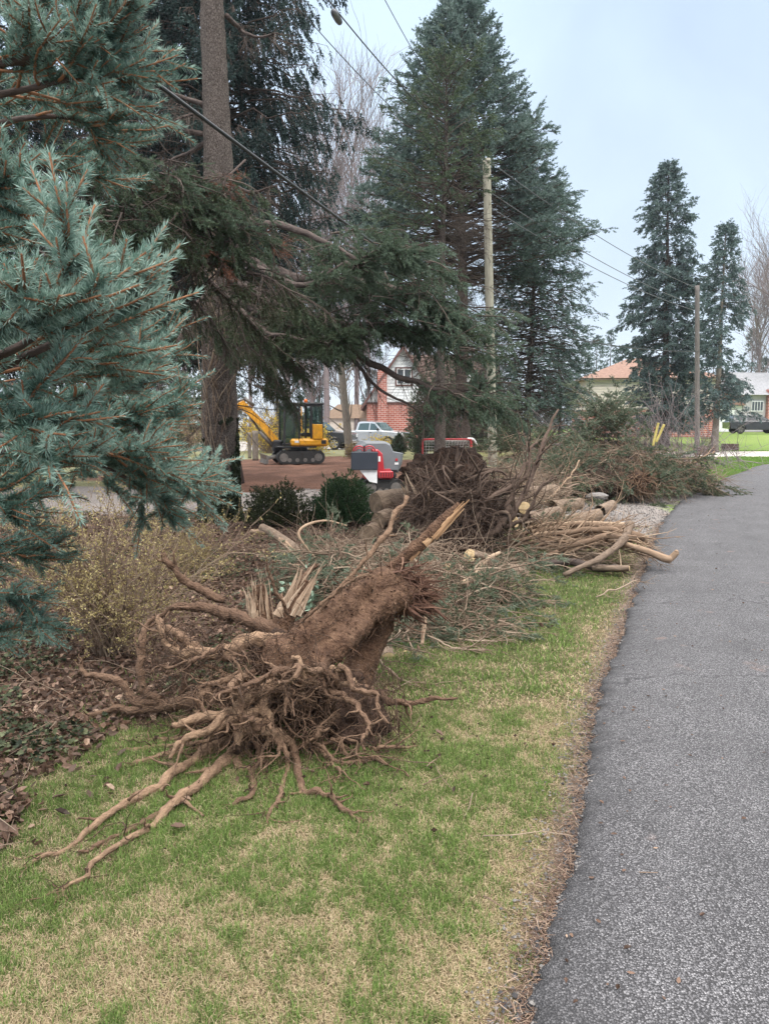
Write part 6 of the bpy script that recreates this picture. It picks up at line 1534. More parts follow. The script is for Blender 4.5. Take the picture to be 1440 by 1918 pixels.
# ------------------------------------------------------------------ houses
def frame_xf(org, rz):
    c, s = math.cos(rz), math.sin(rz); M_ = np.array([[c, s, 0], [-s, c, 0], [0, 0, 1]])
    return lambda V: V @ M_ + np.asarray(org)
def hpart(name, mat, parent, fn, xf):
    a = Acc(); fn(a)
    a.V = [xf(v) for v in a.V]
    return a.obj(name, mat, parent)
def bx_(lst, **k):
    def f(a):
        for c, s in lst: box(a, c, s, **k)
    return f
# white gabled house; local x right, y away
o1 = P(754, 833, 58); o1[2] = 0; X1 = frame_xf(o1, 0)
s1 = 58 / FPX
H1 = thing('brick_house', 'white sided gabled house with red brick base and chimney behind the silver pickup', 'house', o1)
W2 = 69 * s1; eave = (833 - 755) * s1 + 0.03; peak = (833 - 652) * s1
hpart('brick_wall', m_brick, H1, bx_([((0, 5, eave / 2), (2 * W2 - .2, 10, eave))]), X1)
def gab(a):
    prism(a, [(-W2 + .05, eave + .004), (W2 - .05, eave + .004), (0, peak - .15)], .02, 9.9, 0)
hpart('gable_wall', m_siding, H1, gab, X1)
def sid(a):
    z = eave + .12
    while z < peak - .4:
        hw = (W2 - .1) * (peak - .2 - z) / (peak - eave)
        box(a, (0, .002, z), (2 * hw, .05, .025)); z += .24
hpart('siding_laps', plain('siding_lap', (.68, .70, .70), .6), H1, sid, X1)
def rf(a):
    t = .18
    for sg in (-1, 1):
        prism(a, [(sg * (W2 + .35), eave - .35), (0, peak + .12), (0, peak + .12 - t * 1.4), (sg * (W2 + .35), eave - .35 - t)][::sg], -.45, 10.3, 0)
hpart('roof', m_roofbr, H1, rf, X1)
def barge(a):
    for sg in (-1, 1): prism(a, [(sg * (W2 + .36), eave - .33), (0, peak + .14), (0, peak - .20), (sg * (W2 + .36), eave - .62)][::sg], -.50, -.452, 0)
hpart('bargeboard', m_trim, H1, barge, X1)
hpart('cornice', m_trim, H1, bx_([((0, -.02, eave + .0), (2 * W2 - .1, .1, .12))]), X1)
hpart('chimney', m_brick, H1, bx_([((-38 * s1, -.2, (833 - 692) * s1 / 2), (17 * s1, .5, (833 - 692) * s1))]), X1)
wn_ = hpart('window', m_trim, H1, bx_([((2 * s1, -.03, (833 - 706) * s1), (1.35, .1, 1.45))]), X1)
hpart('sash', m_white, wn_, bx_([((2 * s1, -.07, (833 - 706) * s1), (1.12, .06, 1.22))]), X1)
hpart('pane', m_winglass, wn_, bx_([((2 * s1 + sx * .27, -.09, (833 - 706) * s1), (.44, .05, 1.06)) for sx in (-1, 1)]), X1)
# main wing behind to the right with its long brown roof
def wing(a): prism(a, [(1.5, eave), (7.5, eave), (7.5, eave + .3), (7.5, peak - .3), (0.1, peak - .05)], 4.0, 9.8, 0)
hpart('wing_wall', m_brick, H1, bx_([((4.6, 7, eave / 2), (5.6, 5.6, eave - .02))]), X1)
def wroof(a):
    V = np.array([(0, 6.9, peak + .02), (8.4, 6.9, peak + .02), (8.4, 3.6, eave - .1), (W2 * .9, 3.6, eave - .1), (0, 6.9, peak - .18), (8.4, 6.9, peak - .18), (8.4, 3.6, eave - .3), (W2 * .9, 3.6, eave - .3), (8.4, 10.4, eave - .1), (0, 10.4, eave - .1), (8.4, 10.4, eave - .3), (0, 10.4, eave - .3)])
    a.add(V, [(0, 3, 2, 1), (4, 5, 6, 7), (3, 7, 6, 2), (1, 8, 9, 0), (4, 11, 10, 5), (8, 10, 11, 9), (1, 2, 6, 5), (1, 5, 10, 8), (0, 4, 7, 3), (0, 9, 11, 4)], smooth=False)
hpart('wing_roof', m_roofbr, H1, wroof, X1)
# beige house with orange hip roof
o2 = P(1085, 829, 60); o2[2] = .35; s2 = 60 / FPX; X2 = frame_xf(o2, -.12)
H2 = thing('brick_house', 'beige sided house with orange hipped roof and brick base beyond the brush', 'house', o2)
zb, ze = (822 - 765) * s2, (822 - 710) * s2; Lx = 230 * s2
hpart('brick_wall', m_brick, H2, bx_([((Lx / 2 + .3, 4, zb / 2), (Lx - .1, 8, zb))]), X2)
hpart('siding_wall', m_beige, H2, bx_([((Lx / 2 + .3, 4, (zb + ze) / 2 + .02), (Lx, 8.1, ze - zb))]), X2)
hpart('siding_laps', plain('beige_lap_gap', (.44, .41, .34), .7), H2, bx_([((Lx / 2 + .3, -.055, zb + .1 + .22 * k), (Lx - .02, .03, .02)) for k in range(10)]), X2)
hpart('cornice', plain('brown_gutter', (.20, .15, .12), .6), H2, bx_([((Lx / 2 + .3, -.35, ze + .02), (Lx + .8, .16, .16)), ((-.15, 4, ze + .02), (.16, 8.6, .16))]), X2)
def hip(a):
    e = .5; x0, x1, y0, y1, z0, z1 = .3 - e, Lx + .3 + e, -e, 8 + e, ze + .1, (822 - 664) * s2
    V = np.array([(x0, y0, z0), (x1, y0, z0), (x1, y1, z0), (x0, y1, z0), (x0 + 4.6, 4, z1), (x1 - 4.6, 4, z1), (x0 + .1, y0 + .1, z0 - .12), (x1 - .1, y0 + .1, z0 - .12), (x1 - .1, y1 - .1, z0 - .12), (x0 + .1, y1 - .1, z0 - .12)])
    a.add(V, [(0, 1, 5, 4), (1, 2, 5), (2, 3, 4, 5), (3, 0, 4), (0, 6, 7, 1), (1, 7, 8, 2), (2, 8, 9, 3), (3, 9, 6, 0), (9, 8, 7, 6)], smooth=False)
hpart('roof', m_rooforange, H2, hip, X2)
# grey house at the right edge
o3 = P(1405, 812, 78); o3[2] = .9; s3 = 78 / FPX; X3 = frame_xf(o3, .1)
H3 = thing('brick_house', 'grey sided house with slate roof and brick corner at the right edge', 'house', o3)
hpart('siding_wall', m_greysid, H3, bx_([((4, 4, 1.9), (10, 8, 3.8))]), X3)
hpart('brick_corner', m_brick, H3, bx_([((2.8, -.15, 2.2), (2.6, .5, 4.4))]), X3)
def r3(a): prism(a, [(-.6, 3.5), (9.6, 3.5), (9.6, 3.75), (9.0, 3.75), (-.6, 3.75)], -.6, 8.6); 
def r3b(a):
    V = np.array([(-1.6, -.6, 3.8), (9.6, -.6, 3.8), (9.6, 8.6, 3.8), (-1.6, 8.6, 3.8), (-1.6, 4, 6.4), (9.6, 4, 6.4)])
    a.add(V, [(0, 1, 5, 4), (2, 3, 4, 5), (0, 4, 3), (1, 2, 5), (3, 2, 1, 0)], smooth=False)
hpart('roof', m_roofgrey, H3, r3b, X3)
w3 = hpart('window', m_white, H3, bx_([((.5, -.04, 2.65), (1.3, .12, 1.1))]), X3)
hpart('pane', m_winglass, w3, bx_([((.5 + k * .31, -.09, 2.65), (.24, .06, .9)) for k in (-1.5, -.5, .5, 1.5)]), X3)
hpart('garage_wing', m_white, H3, bx_([((-3.0, 3, 1.35), (3.8, 6, 2.7))]), X3)
hpart('garage_roof', m_rooforange, H3, lambda a: prism(a, [(-5.2, 2.72), (-.9, 2.72), (-3.0, 4.0)], -.4, 6.3), X3)
# low tan roof left of the brick house
o4 = P(655, 812, 66); o4[2] = 0; X4 = frame_xf(o4, 0)
H4 = thing('garage', 'low garage with pale tan roof half hidden behind the vehicles', 'garage', o4)
hpart('wall', m_beige, H4, bx_([((0, 2, 1.1), (4.2, 4, 2.2))]), X4)
hpart('roof', plain('tan_shingles', (.46, .33, .24), .8), H4, lambda a: prism(a, [(-2.5, 2.2), (2.5, 2.2), (1.0, 3.4), (-1.0, 3.4)], -.3, 4.3), X4)

# ------------------------------------------------------------------ vehicles
def wheel(parent, c, r, w, xf, rimr=.66, spokes=5, side=-1, rimmat=None):
    """wheel whose axle runs along local y"""
    def tyre(a):
        th = np.linspace(0, 2 * math.pi, 36, endpoint=False)
        pr = [(rimr * r, -w / 2 + .01), (r * .93, -w / 2), (r, -w / 2 + .04), (r, w / 2 - .04), (r * .93, w / 2), (rimr * r, w / 2 - .01)]
        V = np.array([[(c[0] + p[0] * math.cos(t), c[1] + p[1], c[2] + p[0] * math.sin(t)) for p in pr] for t in th]).reshape(-1, 3)
        k = len(pr); F = [[i * k + j, ((i + 1) % 36) * k + j, ((i + 1) % 36) * k + (j + 1) % k, i * k + (j + 1) % k] for i in range(36) for j in range(k)]
        a.add(V, F)
    t_ = hpart('tyre', m_rubber, parent, tyre, xf)
    def rim(a):
        y = c[1] + side * (w / 2 - .03)
        th = np.linspace(0, 2 * math.pi, 30, endpoint=False)
        for ra, rb_ in ((rimr * r * .88, rimr * r), ):
            V = np.array([[(c[0] + q_ * math.cos(t), y + dy, c[2] + q_ * math.sin(t)) for q_, dy in ((ra, 0), (rb_, 0), (rb_, -side * .12), (ra, -side * .12))] for t in th]).reshape(-1, 3)
            F = [[i * 4 + j, ((i + 1) % 30) * 4 + j, ((i + 1) % 30) * 4 + (j + 1) % 4, i * 4 + (j + 1) % 4] for i in range(30) for j in range(4)]
            a.add(V, F)
        for k in range(spokes):
            t = k * 2 * math.pi / spokes + .3; u = np.array([math.cos(t), 0, math.sin(t)]); v = np.array([-math.sin(t), 0, math.cos(t)])
            o_ = np.array([c[0], y, c[2]]); V = []
            for q_, hw in ((0, .075 * r / .38), (rimr * r * .9, .05 * r / .38)):
                for dy in (.02 * side, -.03 * side): V += [o_ + u * q_ + v * hw + [0, dy, 0], o_ + u * q_ - v * hw + [0, dy, 0]]
            a.add(np.array(V), [(0, 1, 5, 4), (2, 6, 7, 3), (0, 4, 6, 2), (1, 3, 7, 5), (4, 5, 7, 6), (0, 2, 3, 1)], smooth=False)
        V = np.array([(c[0], y - side * .08, c[2])] + [(c[0] + rimr * r * .9 * math.cos(t), y - side * .08, c[2] + rimr * r * .9 * math.sin(t)) for t in th])
        a.add(V, [[0, 1 + i, 1 + (i + 1) % 30] for i in range(30)], mat=1)
    r_ = Acc(); rim(r_); r_.V = [xf(v) for v in r_.V]; o = r_.obj('rim', [rimmat or m_rim, m_black], t_)
    t_.name = 'wheel'
    return t_
def arch_body(pts, arches, n=10):
    """side outline with wheel arches cut out of the bottom edge: pts go clockwise over the top, arches = (x, r, z)"""
    low = []
    for x, r, z in arches:
        for k in range(n + 1):
            t = math.pi * k / n; low.append((x - r * math.cos(t), z + r * math.sin(t)))
    return low + pts
def pickup(name, label, org, rz, paint, dark=None, crew=True):
    X = frame_xf(org, rz); T = thing(name, label, 'pickup truck', org)
    # local x forward (nose +x), y to the far side, length 5.6, width 1.95
    ar = [(-1.75, .47, .40), (1.75, .47, .40)]
    body = [(-2.8, .55)] + [(-2.3, .50)] + [(a_[0], a_[1]) for a_ in arch_body([], [ar[0]])] + [(-1.2, .42), (1.2, .42)] + arch_body([], [ar[1]]) + [(2.3, .45), (2.75, .48), (2.82, .62), (2.80, .98), (2.68, 1.10), (1.5, 1.20), (1.32, 1.22), (-.85, 1.22), (-.9, 1.20), (-2.75, 1.20), (-2.82, 1.1)]
    hpart('body', paint, T, lambda a: prism(a, body, -.97, .97, bev=.05), X)
    cab = [(-.88, 1.20), (1.28, 1.20), (.60, 1.80), (.35, 1.86), (-.55, 1.86), (-.78, 1.78)]
    def cabf(a):
        n = len(cab); V = []
        for y, tz in ((-.93, 0), (.93, 0)):
            V += [(x, y * (1 - .22 * (z - 1.2) / .66), z) for x, z in cab]
        F = [list(range(n))[::-1], [n + i for i in range(n)]] + [[i, (i + 1) % n, n + (i + 1) % n, n + i] for i in range(n)]
        a.add(np.array(V), F, smooth=False)
    hpart('cab', paint, T, cabf, X)
    def wy(z): return .93 * (1 - .22 * (z - 1.2) / .66) + .012
    def sidewin(pl):
        def f(a):
            for sg in (-1, 1):
                V = [(x, sg * wy(z), z) for x, z in pl] + [(x, sg * (wy(z) - .03), z) for x, z in pl]; n = len(pl)
                a.add(np.array(V), [list(range(n))[::sg], [n + i for i in range(n)][::-sg]] + [[i, (i + 1) % n, n + (i + 1) % n, n + i][::-sg] for i in range(n)], smooth=False)
        return f
    hpart('door_window', m_carglass, T, sidewin([(.28, 1.26), (1.08, 1.26), (.60, 1.70), (.28, 1.74)]), X)
    hpart('rear_door_window', m_carglass, T, sidewin([(-.70, 1.26), (.18, 1.26), (.18, 1.75), (-.62, 1.72)]), X)
    def ws(a):
        V = [(1.25, -.80, 1.25), (1.25, .80, 1.25), (.66, .71, 1.78), (.66, -.71, 1.78)]; V += [(x + .02, y, z + .02) for x, y, z in V]
        a.add(np.array(V), [(4, 5, 6, 7), (3, 2, 1, 0), (0, 1, 5, 4), (1, 2, 6, 5), (2, 3, 7, 6), (3, 0, 4, 7)], smooth=False)
    hpart('windscreen', m_carglass, T, ws, X)
    hpart('bed_opening', m_black, T, bx_([((-1.85, 0, 1.19), (1.7, 1.6, .04))]), X)
    hpart('grille', m_chrome, T, bx_([((2.80, 0, .88), (.06, .95, .30))], bevel=.02), X)
    hpart('grille_slot', m_black, T, bx_([((2.835, 0, .88 + k * .09), (.02, .85, .05)) for k in (-1, 0, 1)]), X)
    for sg in (-1, 1): hpart('headlight', m_lamp, T, bx_([((2.72, sg * .72, .90), (.18, .40, .26))], bevel=.04), X)
    hpart('bumper', m_chrome, T, bx_([((2.80, 0, .55), (.16, 1.86, .20))], bevel=.05), X)
    for sg in (-1, 1): hpart('mirror', m_black, T, bx_([((1.0, sg * 1.06, 1.30), (.12, .22, .2))], bevel=.04), X)
    for sg in (-1, 1): hpart('door_handle', m_black, T, bx_([((x, sg * .985, 1.08), (.16, .03, .04)) for x in (.38,)]), X)
    hpart('door_seam', m_black, T, bx_([((x, sg * .972, .85), (.012, .006, .66)) for sg in (-1, 1) for x in (.22, 1.22, -.8)]), X)
    for x in (-1.75, 1.75):
        for sg in (-1, 1): wheel(T, (x, sg * .84, .40), .40, .26, X, side=sg)
    return T
pickup('pickup_truck', 'silver crew cab pickup parked in front of the brick house', np.array([*P(698, 833, 54)[:2], 0]), -.5, m_silver)
pickup('pickup_truck', 'dark pickup with pale bonnet half hidden by the trunk, left of the silver one', np.array([*P(588, 836, 50)[:2], 0]), -.25, m_cardark)
def suv(name, label, org, rz, paint):
    X = frame_xf(org, rz); T = thing(name, label, 'car', org)
    body = [(-2.38, .45)] + arch_body([], [(-1.45, .42, .37)]) + [(-.95, .32), (.95, .32)] + arch_body([], [(1.5, .42, .37)]) + [(2.2, .36), (2.42, .5), (2.40, .85), (2.2, .98), (1.1, 1.08), (-2.2, 1.12), (-2.42, 1.0)]
    hpart('body', paint, T, lambda a: prism(a, body, -.94, .94, bev=.06), X)
    cab = [(-2.2, 1.10), (1.08, 1.06), (.25, 1.55), (-.2, 1.64), (-1.5, 1.66), (-1.95, 1.58)]
    def cabf(a):
        n = len(cab); V = []
        for y in (-.9, .9): V += [(x, y * (1 - .25 * (z - 1.08) / .6), z) for x, z in cab]
        a.add(np.array(V), [list(range(n))[::-1], [n + i for i in range(n)]] + [[i, (i + 1) % n, n + (i + 1) % n, n + i] for i in range(n)], smooth=False)
    hpart('cabin', paint, T, cabf, X)
    wy = lambda z: .9 * (1 - .25 * (z - 1.08) / .6) + .012
    for pl, nm in (([(.05, 1.14), (.92, 1.12), (.24, 1.50), (.05, 1.54)], 'front_window'), ([(-.95, 1.15), (-.03, 1.14), (-.03, 1.55), (-.9, 1.58)], 'rear_window'), ([(-1.95, 1.18), (-1.03, 1.16), (-1.0, 1.58), (-1.75, 1.54)], 'quarter_window')):
        def f(a, pl=pl):
            for sg in (-1, 1):
                n = len(pl); V = [(x, sg * wy(z), z) for x, z in pl] + [(x, sg * (wy(z) - .03), z) for x, z in pl]
                a.add(np.array(V), [list(range(n))[::sg], [n + i for i in range(n)][::-sg]] + [[i, (i + 1) % n, n + (i + 1) % n, n + i][::-sg] for i in range(n)], smooth=False)
        hpart(nm, m_darkglass, T, f, X)
    def ws(a):
        V = [(1.02, -.78, 1.12), (1.02, .78, 1.12), (.30, .70, 1.54), (.30, -.70, 1.54)]; V += [(x + .03, y, z + .03) for x, y, z in V]
        a.add(np.array(V), [(4, 5, 6, 7), (3, 2, 1, 0), (0, 1, 5, 4), (1, 2, 6, 5), (2, 3, 7, 6), (3, 0, 4, 7)], smooth=False)
    hpart('windscreen', m_darkglass, T, ws, X)
    for sg in (-1, 1): hpart('mirror', paint, T, bx_([((.75, sg * 1.02, 1.15), (.14, .18, .14))], bevel=.04), X)
    for sg in (-1, 1): hpart('headlight', m_lamp, T, bx_([((2.25, sg * .68, .82), (.2, .36, .14))], bevel=.03), X)
    for sg in (-1, 1): hpart('tail_light', plain('red_lens', (.25, .01, .01), .3), T, bx_([((-2.36, sg * .7, .95), (.1, .36, .16))], bevel=.03), X)
    for x in (-1.45, 1.5):
        for sg in (-1, 1): wheel(T, (x, sg * .82, .37), .37, .24, X, side=sg, rimmat=m_steel)
    return T
oc_ = P(1410, 812, 66); oc_[2] = float(height(oc_[0], 66)) - .01
suv('parked_suv', 'black suv parked before the grey house at the right edge', oc_, -.08, m_carblack)

# ------------------------------------------------------------------ tracked machines
def track(parent, c, L, h, w, xf, name='track'):
    def f(a):
        prof = []
        for k in range(13):
            t = -math.pi / 2 + math.pi * k / 12; prof.append((L / 2 - h / 2 + h / 2 * math.cos(t), h / 2 * math.sin(t)))
        for k in range(13):
            t = math.pi / 2 + math.pi * k / 12; prof.append((-L / 2 + h / 2 + h / 2 * math.cos(t), h / 2 * math.sin(t)))
        prism(a, [(c[0] + x, c[2] + z) for x, z in prof], c[1] - w / 2, c[1] + w / 2)
        per = spline(np.array(prof + [prof[0]]), 46)[:-1]; cc = np.array([c[0], c[2]])
        for i, p_ in enumerate(per):
            t_ = per[(i + 1) % len(per)] - per[i - 1]; ang = math.atan2(t_[1], t_[0])
            R_ = np.array([[math.cos(ang), 0, -math.sin(ang)], [0, 1, 0], [math.sin(ang), 0, math.cos(ang)]])
            box(a, (cc[0] + p_[0], c[1], cc[1] + p_[1]), (.045, w + .01, .05), rot=R_)
    t = hpart(name, m_rubber, parent, f, xf)
    hpart('roller', m_steel, t, lambda a: [prism(a, [(c[0] + x + r * math.cos(q), c[2] + z + r * math.sin(q)) for q in np.linspace(0, 6.283, 14, endpoint=False)], c[1] - w / 2 - .012, c[1] + w / 2 + .012) for x, z, r in [(L / 2 - h / 2, 0, h * .33), (-L / 2 + h / 2, 0, h * .36)] + [(x, -h * .22, h * .17) for x in np.linspace(-L * .25, L * .25, 4)]], xf)
    return t
def bar(a, p, q, w, h=None, mat=0):
    p, q = np.asarray(p, float), np.asarray(q, float); d = q - p; L = np.linalg.norm(d); d /= L
    ref = np.array([0, 1, 0]) if abs(d[1]) < .9 else np.array([1., 0, 0])
    u = nrm(np.cross(d, ref)); v = np.cross(d, u)
    box(a, (p + q) / 2, (w, h or w, L), rot=np.column_stack([u, v, d]), mat=mat, bevel=min(w, h or w) * .15)
EY = 31.5; oe = np.array([*P(556, 866, EY)[:2], 0]); oe[2] = float(height(oe[0], EY)) + .02; XE = frame_xf(oe, .30)
EX = thing('mini_excavator', 'yellow and black mini excavator with glazed cab on the bare soil', 'excavator', oe)
# local x to the right (rear), boom to -x
for sg in (-1, 1): track(EX, (0.05, sg * .62, .27), 1.95, .50, .34, XE)
hpart('undercarriage', m_black, EX, bx_([((.05, 0, .42), (1.1, .95, .26)), ((.05, 0, .60), (.7, .7, .14))], bevel=.04), XE)
def bladef(a):
    prism(a, [(-1.45, .02), (-1.36, .02), (-1.33, .18), (-1.36, .38), (-1.45, .40), (-1.40, .2)], -.95, .95)
    for sg in (-1, 1): bar(a, (-1.36, sg * .3, .2), (-.6, sg * .3, .36), .12, .1)
hpart('dozer_blade', m_steel, EX, bladef, XE)
hpart('counterweight', m_yellow, EX, lambda a: (box(a, (.42, 0, .88), (1.62, 1.42, .34), bevel=.09)), XE)
hpart('deck', m_black, EX, bx_([((-.1, 0, .70), (1.7, 1.3, .08))], bevel=.02), XE)
hpart('engine_panel', m_yellow, EX, bx_([((.78, -.70, 1.33), (.40, .05, .62))], bevel=.02), XE)
hpart('decal', m_white, EX, bx_([((-.12, -.715, .92), (.18, .012, .09))]), XE)
hpart('vent', m_black, EX, bx_([((1.02, -.715, .90), (.2, .012, .16))]), XE)
def cabposts(a):
    for x, z0, z1 in ((-.62, .78, 2.42), (.02, 1.05, 2.46), (.52, 1.05, 2.46), (.98, 1.05, 2.40)):
        for sg in (-1, 1): bar(a, (x, sg * .62, z0), (x + (.03 if x < 0 else 0), sg * .60, z1), .085)
    for sg in (-1, 1):
        bar(a, (-.62, sg * .62, .80), (.98, sg * .62, 1.05), .07)
        bar(a, (-.60, sg * .60, 2.44), (.98, sg * .60, 2.44), .09)
    for x in (-.6, .98): bar(a, (x, -.62, 2.43), (x, .62, 2.43), .08)
    bar(a, (-.62, -.62, .8), (-.62, .62, .8), .08)
cf = hpart('cab_frame', m_black, EX, cabposts, XE)
hpart('roof', m_black, EX, bx_([((.2, 0, 2.49), (1.72, 1.34, .09))], bevel=.035), XE)
for sg in (-1, 1):
    hpart('side_glass', m_glass, cf, bx_([((-.30, sg * .625, 1.62), (.56, .012, 1.5))]), XE)
    hpart('side_glass', m_glass, cf, bx_([((.75, sg * .625, 1.92), (.38, .012, .9))]), XE)
hpart('front_glass', m_glass, cf, bx_([((-.61, 0, 1.62), (.012, 1.12, 1.5))]), XE)
hpart('door_bar', m_yellow, EX, bx_([((.10, -.665, 1.85), (.05, .03, 1.0)), ((.58, -.665, 1.35), (.05, .03, .6))]), XE)
hpart('seat', m_black, EX, bx_([((.42, 0, 1.20), (.46, .48, .16)), ((.66, 0, 1.55), (.14, .46, .66))], bevel=.05), XE)
hpart('control_levers', m_black, EX, lambda a: [bar(a, (-.1, s_, .9), (-.16, s_, 1.35), .04) for s_ in (-.3, -.1, .1, .3)], XE)
hpart('mirror', m_black, EX, lambda a: (bar(a, (-.2, -.62, 2.35), (-.2, -.85, 2.3), .03), box(a, (-.2, -.86, 2.24), (.16, .05, .26), bevel=.02)), XE)
bc = hpart('beacon', m_orange, EX, lambda a: tube(a, [(.42, 0, 2.53), (.42, 0, 2.66), (.42, 0, 2.70)], [.085, .08, .05], 14), XE)
def boomf(a):
    prism(a, [(-.80, .62), (-.55, .72), (-1.35, 1.75), (-2.05, 2.45), (-2.35, 2.50), (-2.40, 2.30), (-2.15, 2.15), (-1.55, 1.55)], -.14, .14, bev=.02)
bm_ = hpart('boom', m_yellow, EX, boomf, XE)
hpart('swing_bracket', m_black, EX, bx_([((-.82, 0, .74), (.42, .42, .5))], bevel=.06), XE)
hpart('boom_cylinder', m_steel, EX, lambda a: (tube(a, [(-.95, 0, .68), (-1.55, 0, 1.35)], .085, 12), tube(a, [(-1.5, 0, 1.3), (-2.0, 0, 2.05)], .045, 10)), XE)
hpart('arm', m_yellow, EX, lambda a: prism(a, [(-2.2, 2.62), (-2.0, 2.42), (-2.45, 2.20), (-3.05, 1.0), (-3.2, .95), (-3.15, 1.25), (-2.6, 2.4)], -.11, .11, bev=.02), XE)
hpart('arm_cylinder', m_steel, EX, lambda a: (tube(a, [(-1.75, 0, 2.40), (-2.15, 0, 2.72)], .075, 12), tube(a, [(-2.1, 0, 2.68), (-2.42, 0, 2.58)], .04, 10)), XE)
hpart('bucket', m_black, EX, lambda a: prism(a, [(-3.2, 1.1), (-2.95, .95), (-2.80, .55), (-2.95, .2), (-3.25, .06), (-3.32, .1), (-3.1, .3), (-3.05, .6), (-3.2, .85)], -.28, .28), XE)
# second, half hidden yellow arm left behind the trunk
# red tracked machine with grey hood
RY = 17.4; orr = np.array([*P(700, 926, RY)[:2], 0.0]); XR = frame_xf(orr, .18)
RM = thing('tracked_loader', 'red compact tracked machine with rounded grey hood and black front panel', 'loader', orr)
for sg in (-1, 1): track(RM, (0.18, sg * .30 - .02 + .15, .19), .95, .36, .22, XR)
hpart('chassis', m_red, RM, bx_([((.10, .15, .50), (.62, .56, .30))], bevel=.04), XR)
hpart('step_box', m_red, RM, bx_([((.22, -.28, .50), (.34, .26, .16))], bevel=.02), XR)
hpart('grate', m_black, RM, bx_([((.10 + .06 * k, -.415, .50), (.02, .01, .10)) for k in range(5)]), XR)
hpart('tower', m_red, RM, lambda a: prism(a, [(-.06, .42), (.16, .42), (.20, .62), (.16, .98), (.05, 1.08), (-.10, 1.08)], -.30, -.16, bev=.03), XR)
hpart('hood', m_grey, RM, lambda a: prism(a, [(.06, .55), (.58, .52), (.66, .72), (.70, .98), (.46, 1.02), (.38, 1.20), (.26, 1.26), (-.24, 1.26), (-.36, 1.16), (-.4, .75)], -.12, .62, bev=.07), XR)
hpart('decal', m_red, RM, bx_([((.52, -.128, .83), (.05, .012, .06))]), XR)
hpart('decal', m_white, RM, bx_([((.52, -.128, .74), (.09, .012, .05))]), XR)
hpart('decal', m_white, RM, bx_([((.08, -.308, .86), (.05, .012, .12))]), XR)
hpart('front_panel', m_panel, RM, bx_([((-.28, -.40, .82), (.62, .06, .42))], bevel=.015), XR)
hpart('lower_shield', m_white, RM, lambda a: prism(a, [(-.40, .62), (.02, .62), (.02, .30), (-.16, .34)], -.36, -.34), XR)
def handles(a):
    for cx in (-.40, -.16):
        th = np.linspace(0, math.pi, 14); tubes(a, np.array([[(cx + .13 * math.cos(t), -.36, 1.04 + .12 * math.sin(t)) for t in th]]), np.full((1, 14), .016), 8)
        th = np.linspace(0, math.pi, 12); tubes(a, np.array([[(cx + .08 * math.cos(t), -.36, 1.04 + .07 * math.sin(t)) for t in th]]), np.full((1, 12), .012), 8)
hpart('control_handles', m_red, RM, handles, XR)
hpart('joystick', m_black, RM, lambda a: (tube(a, [(-.28, -.36, 1.03), (-.28, -.36, 1.13), (-.28, -.36, 1.17)], [.02, .02, .035], 10)), XR)
hpart('exhaust_shroud', m_black, RM, bx_([((.42, .1, .46), (.22, .4, .12))], bevel=.03), XR)
# hockey goal
GY = 26.5; og = np.array([*P(836, 884, GY)[:2], 0]); XG = frame_xf(og, 0)
HG = thing('hockey_goal', 'red pipe hockey goal with pale net behind the bare spruce trunk', 'hockey goal', og)
hw, hh_, dp = .86, 1.12, .75
def posts(a):
    P_ = [(-hw, 0, 0), (-hw, 0, hh_ - .12), (-hw + .04, 0, hh_ - .03), (-hw + .12, 0, hh_), (hw - .12, 0, hh_), (hw - .04, 0, hh_ - .03), (hw, 0, hh_ - .12), (hw, 0, 0)]
    tubes(a, spline(np.array(P_), 60)[None], np.full((1, 60), .035), 10)
    tubes(a, spline(np.array([(-hw, 0, .035), (-hw + .1, dp, .035), (hw - .1, dp, .035), (hw, 0, .035)]), 40)[None], np.full((1, 40), .03), 8)
hpart('goal_frame', m_red, HG, posts, XG)
hpart('top_shelf', m_white, HG, lambda a: tubes(a, np.array([spline([(hw - .1, .0, hh_ + .02), (hw + .12, .25, hh_ - .02), (hw + .3, .55, hh_ - .3)], 14)]), np.full((1, 14), .05), 10), XG)
hpart('rear_post', m_red, HG, bx_([((hw + .05, .3, .55), (.09, .09, 1.0))], bevel=.02), XG)
def net(a):
    n = 17; us = np.linspace(-hw + .02, hw - .02, n)
    for u in us:
        p = np.array([(u, .04 + .0, hh_ - .02), (u, .25, hh_ - .1), (u * .95, .55, .6), (u * .9, dp - .02, .05)]); tubes(a, spline(p, 10)[None], np.full((1, 10), .006), 3)
    for t in np.linspace(0.02, .98, 13):
        pth = spline(np.array([(0, .04, hh_ - .02), (0, .25, hh_ - .1), (0, .55, .6), (0, dp - .02, .05)]), 50)[int(t * 49)]
        s_ = 1 - .1 * t; tubes(a, np.array([[(-hw * s_, pth[1], pth[2]), (0, pth[1] + .03, pth[2] - .01), (hw * s_, pth[1], pth[2])]]), np.full((1, 3), .006), 3)
hpart('net', plain('net_cord', (.55, .53, .50), .8), HG, net, XG)

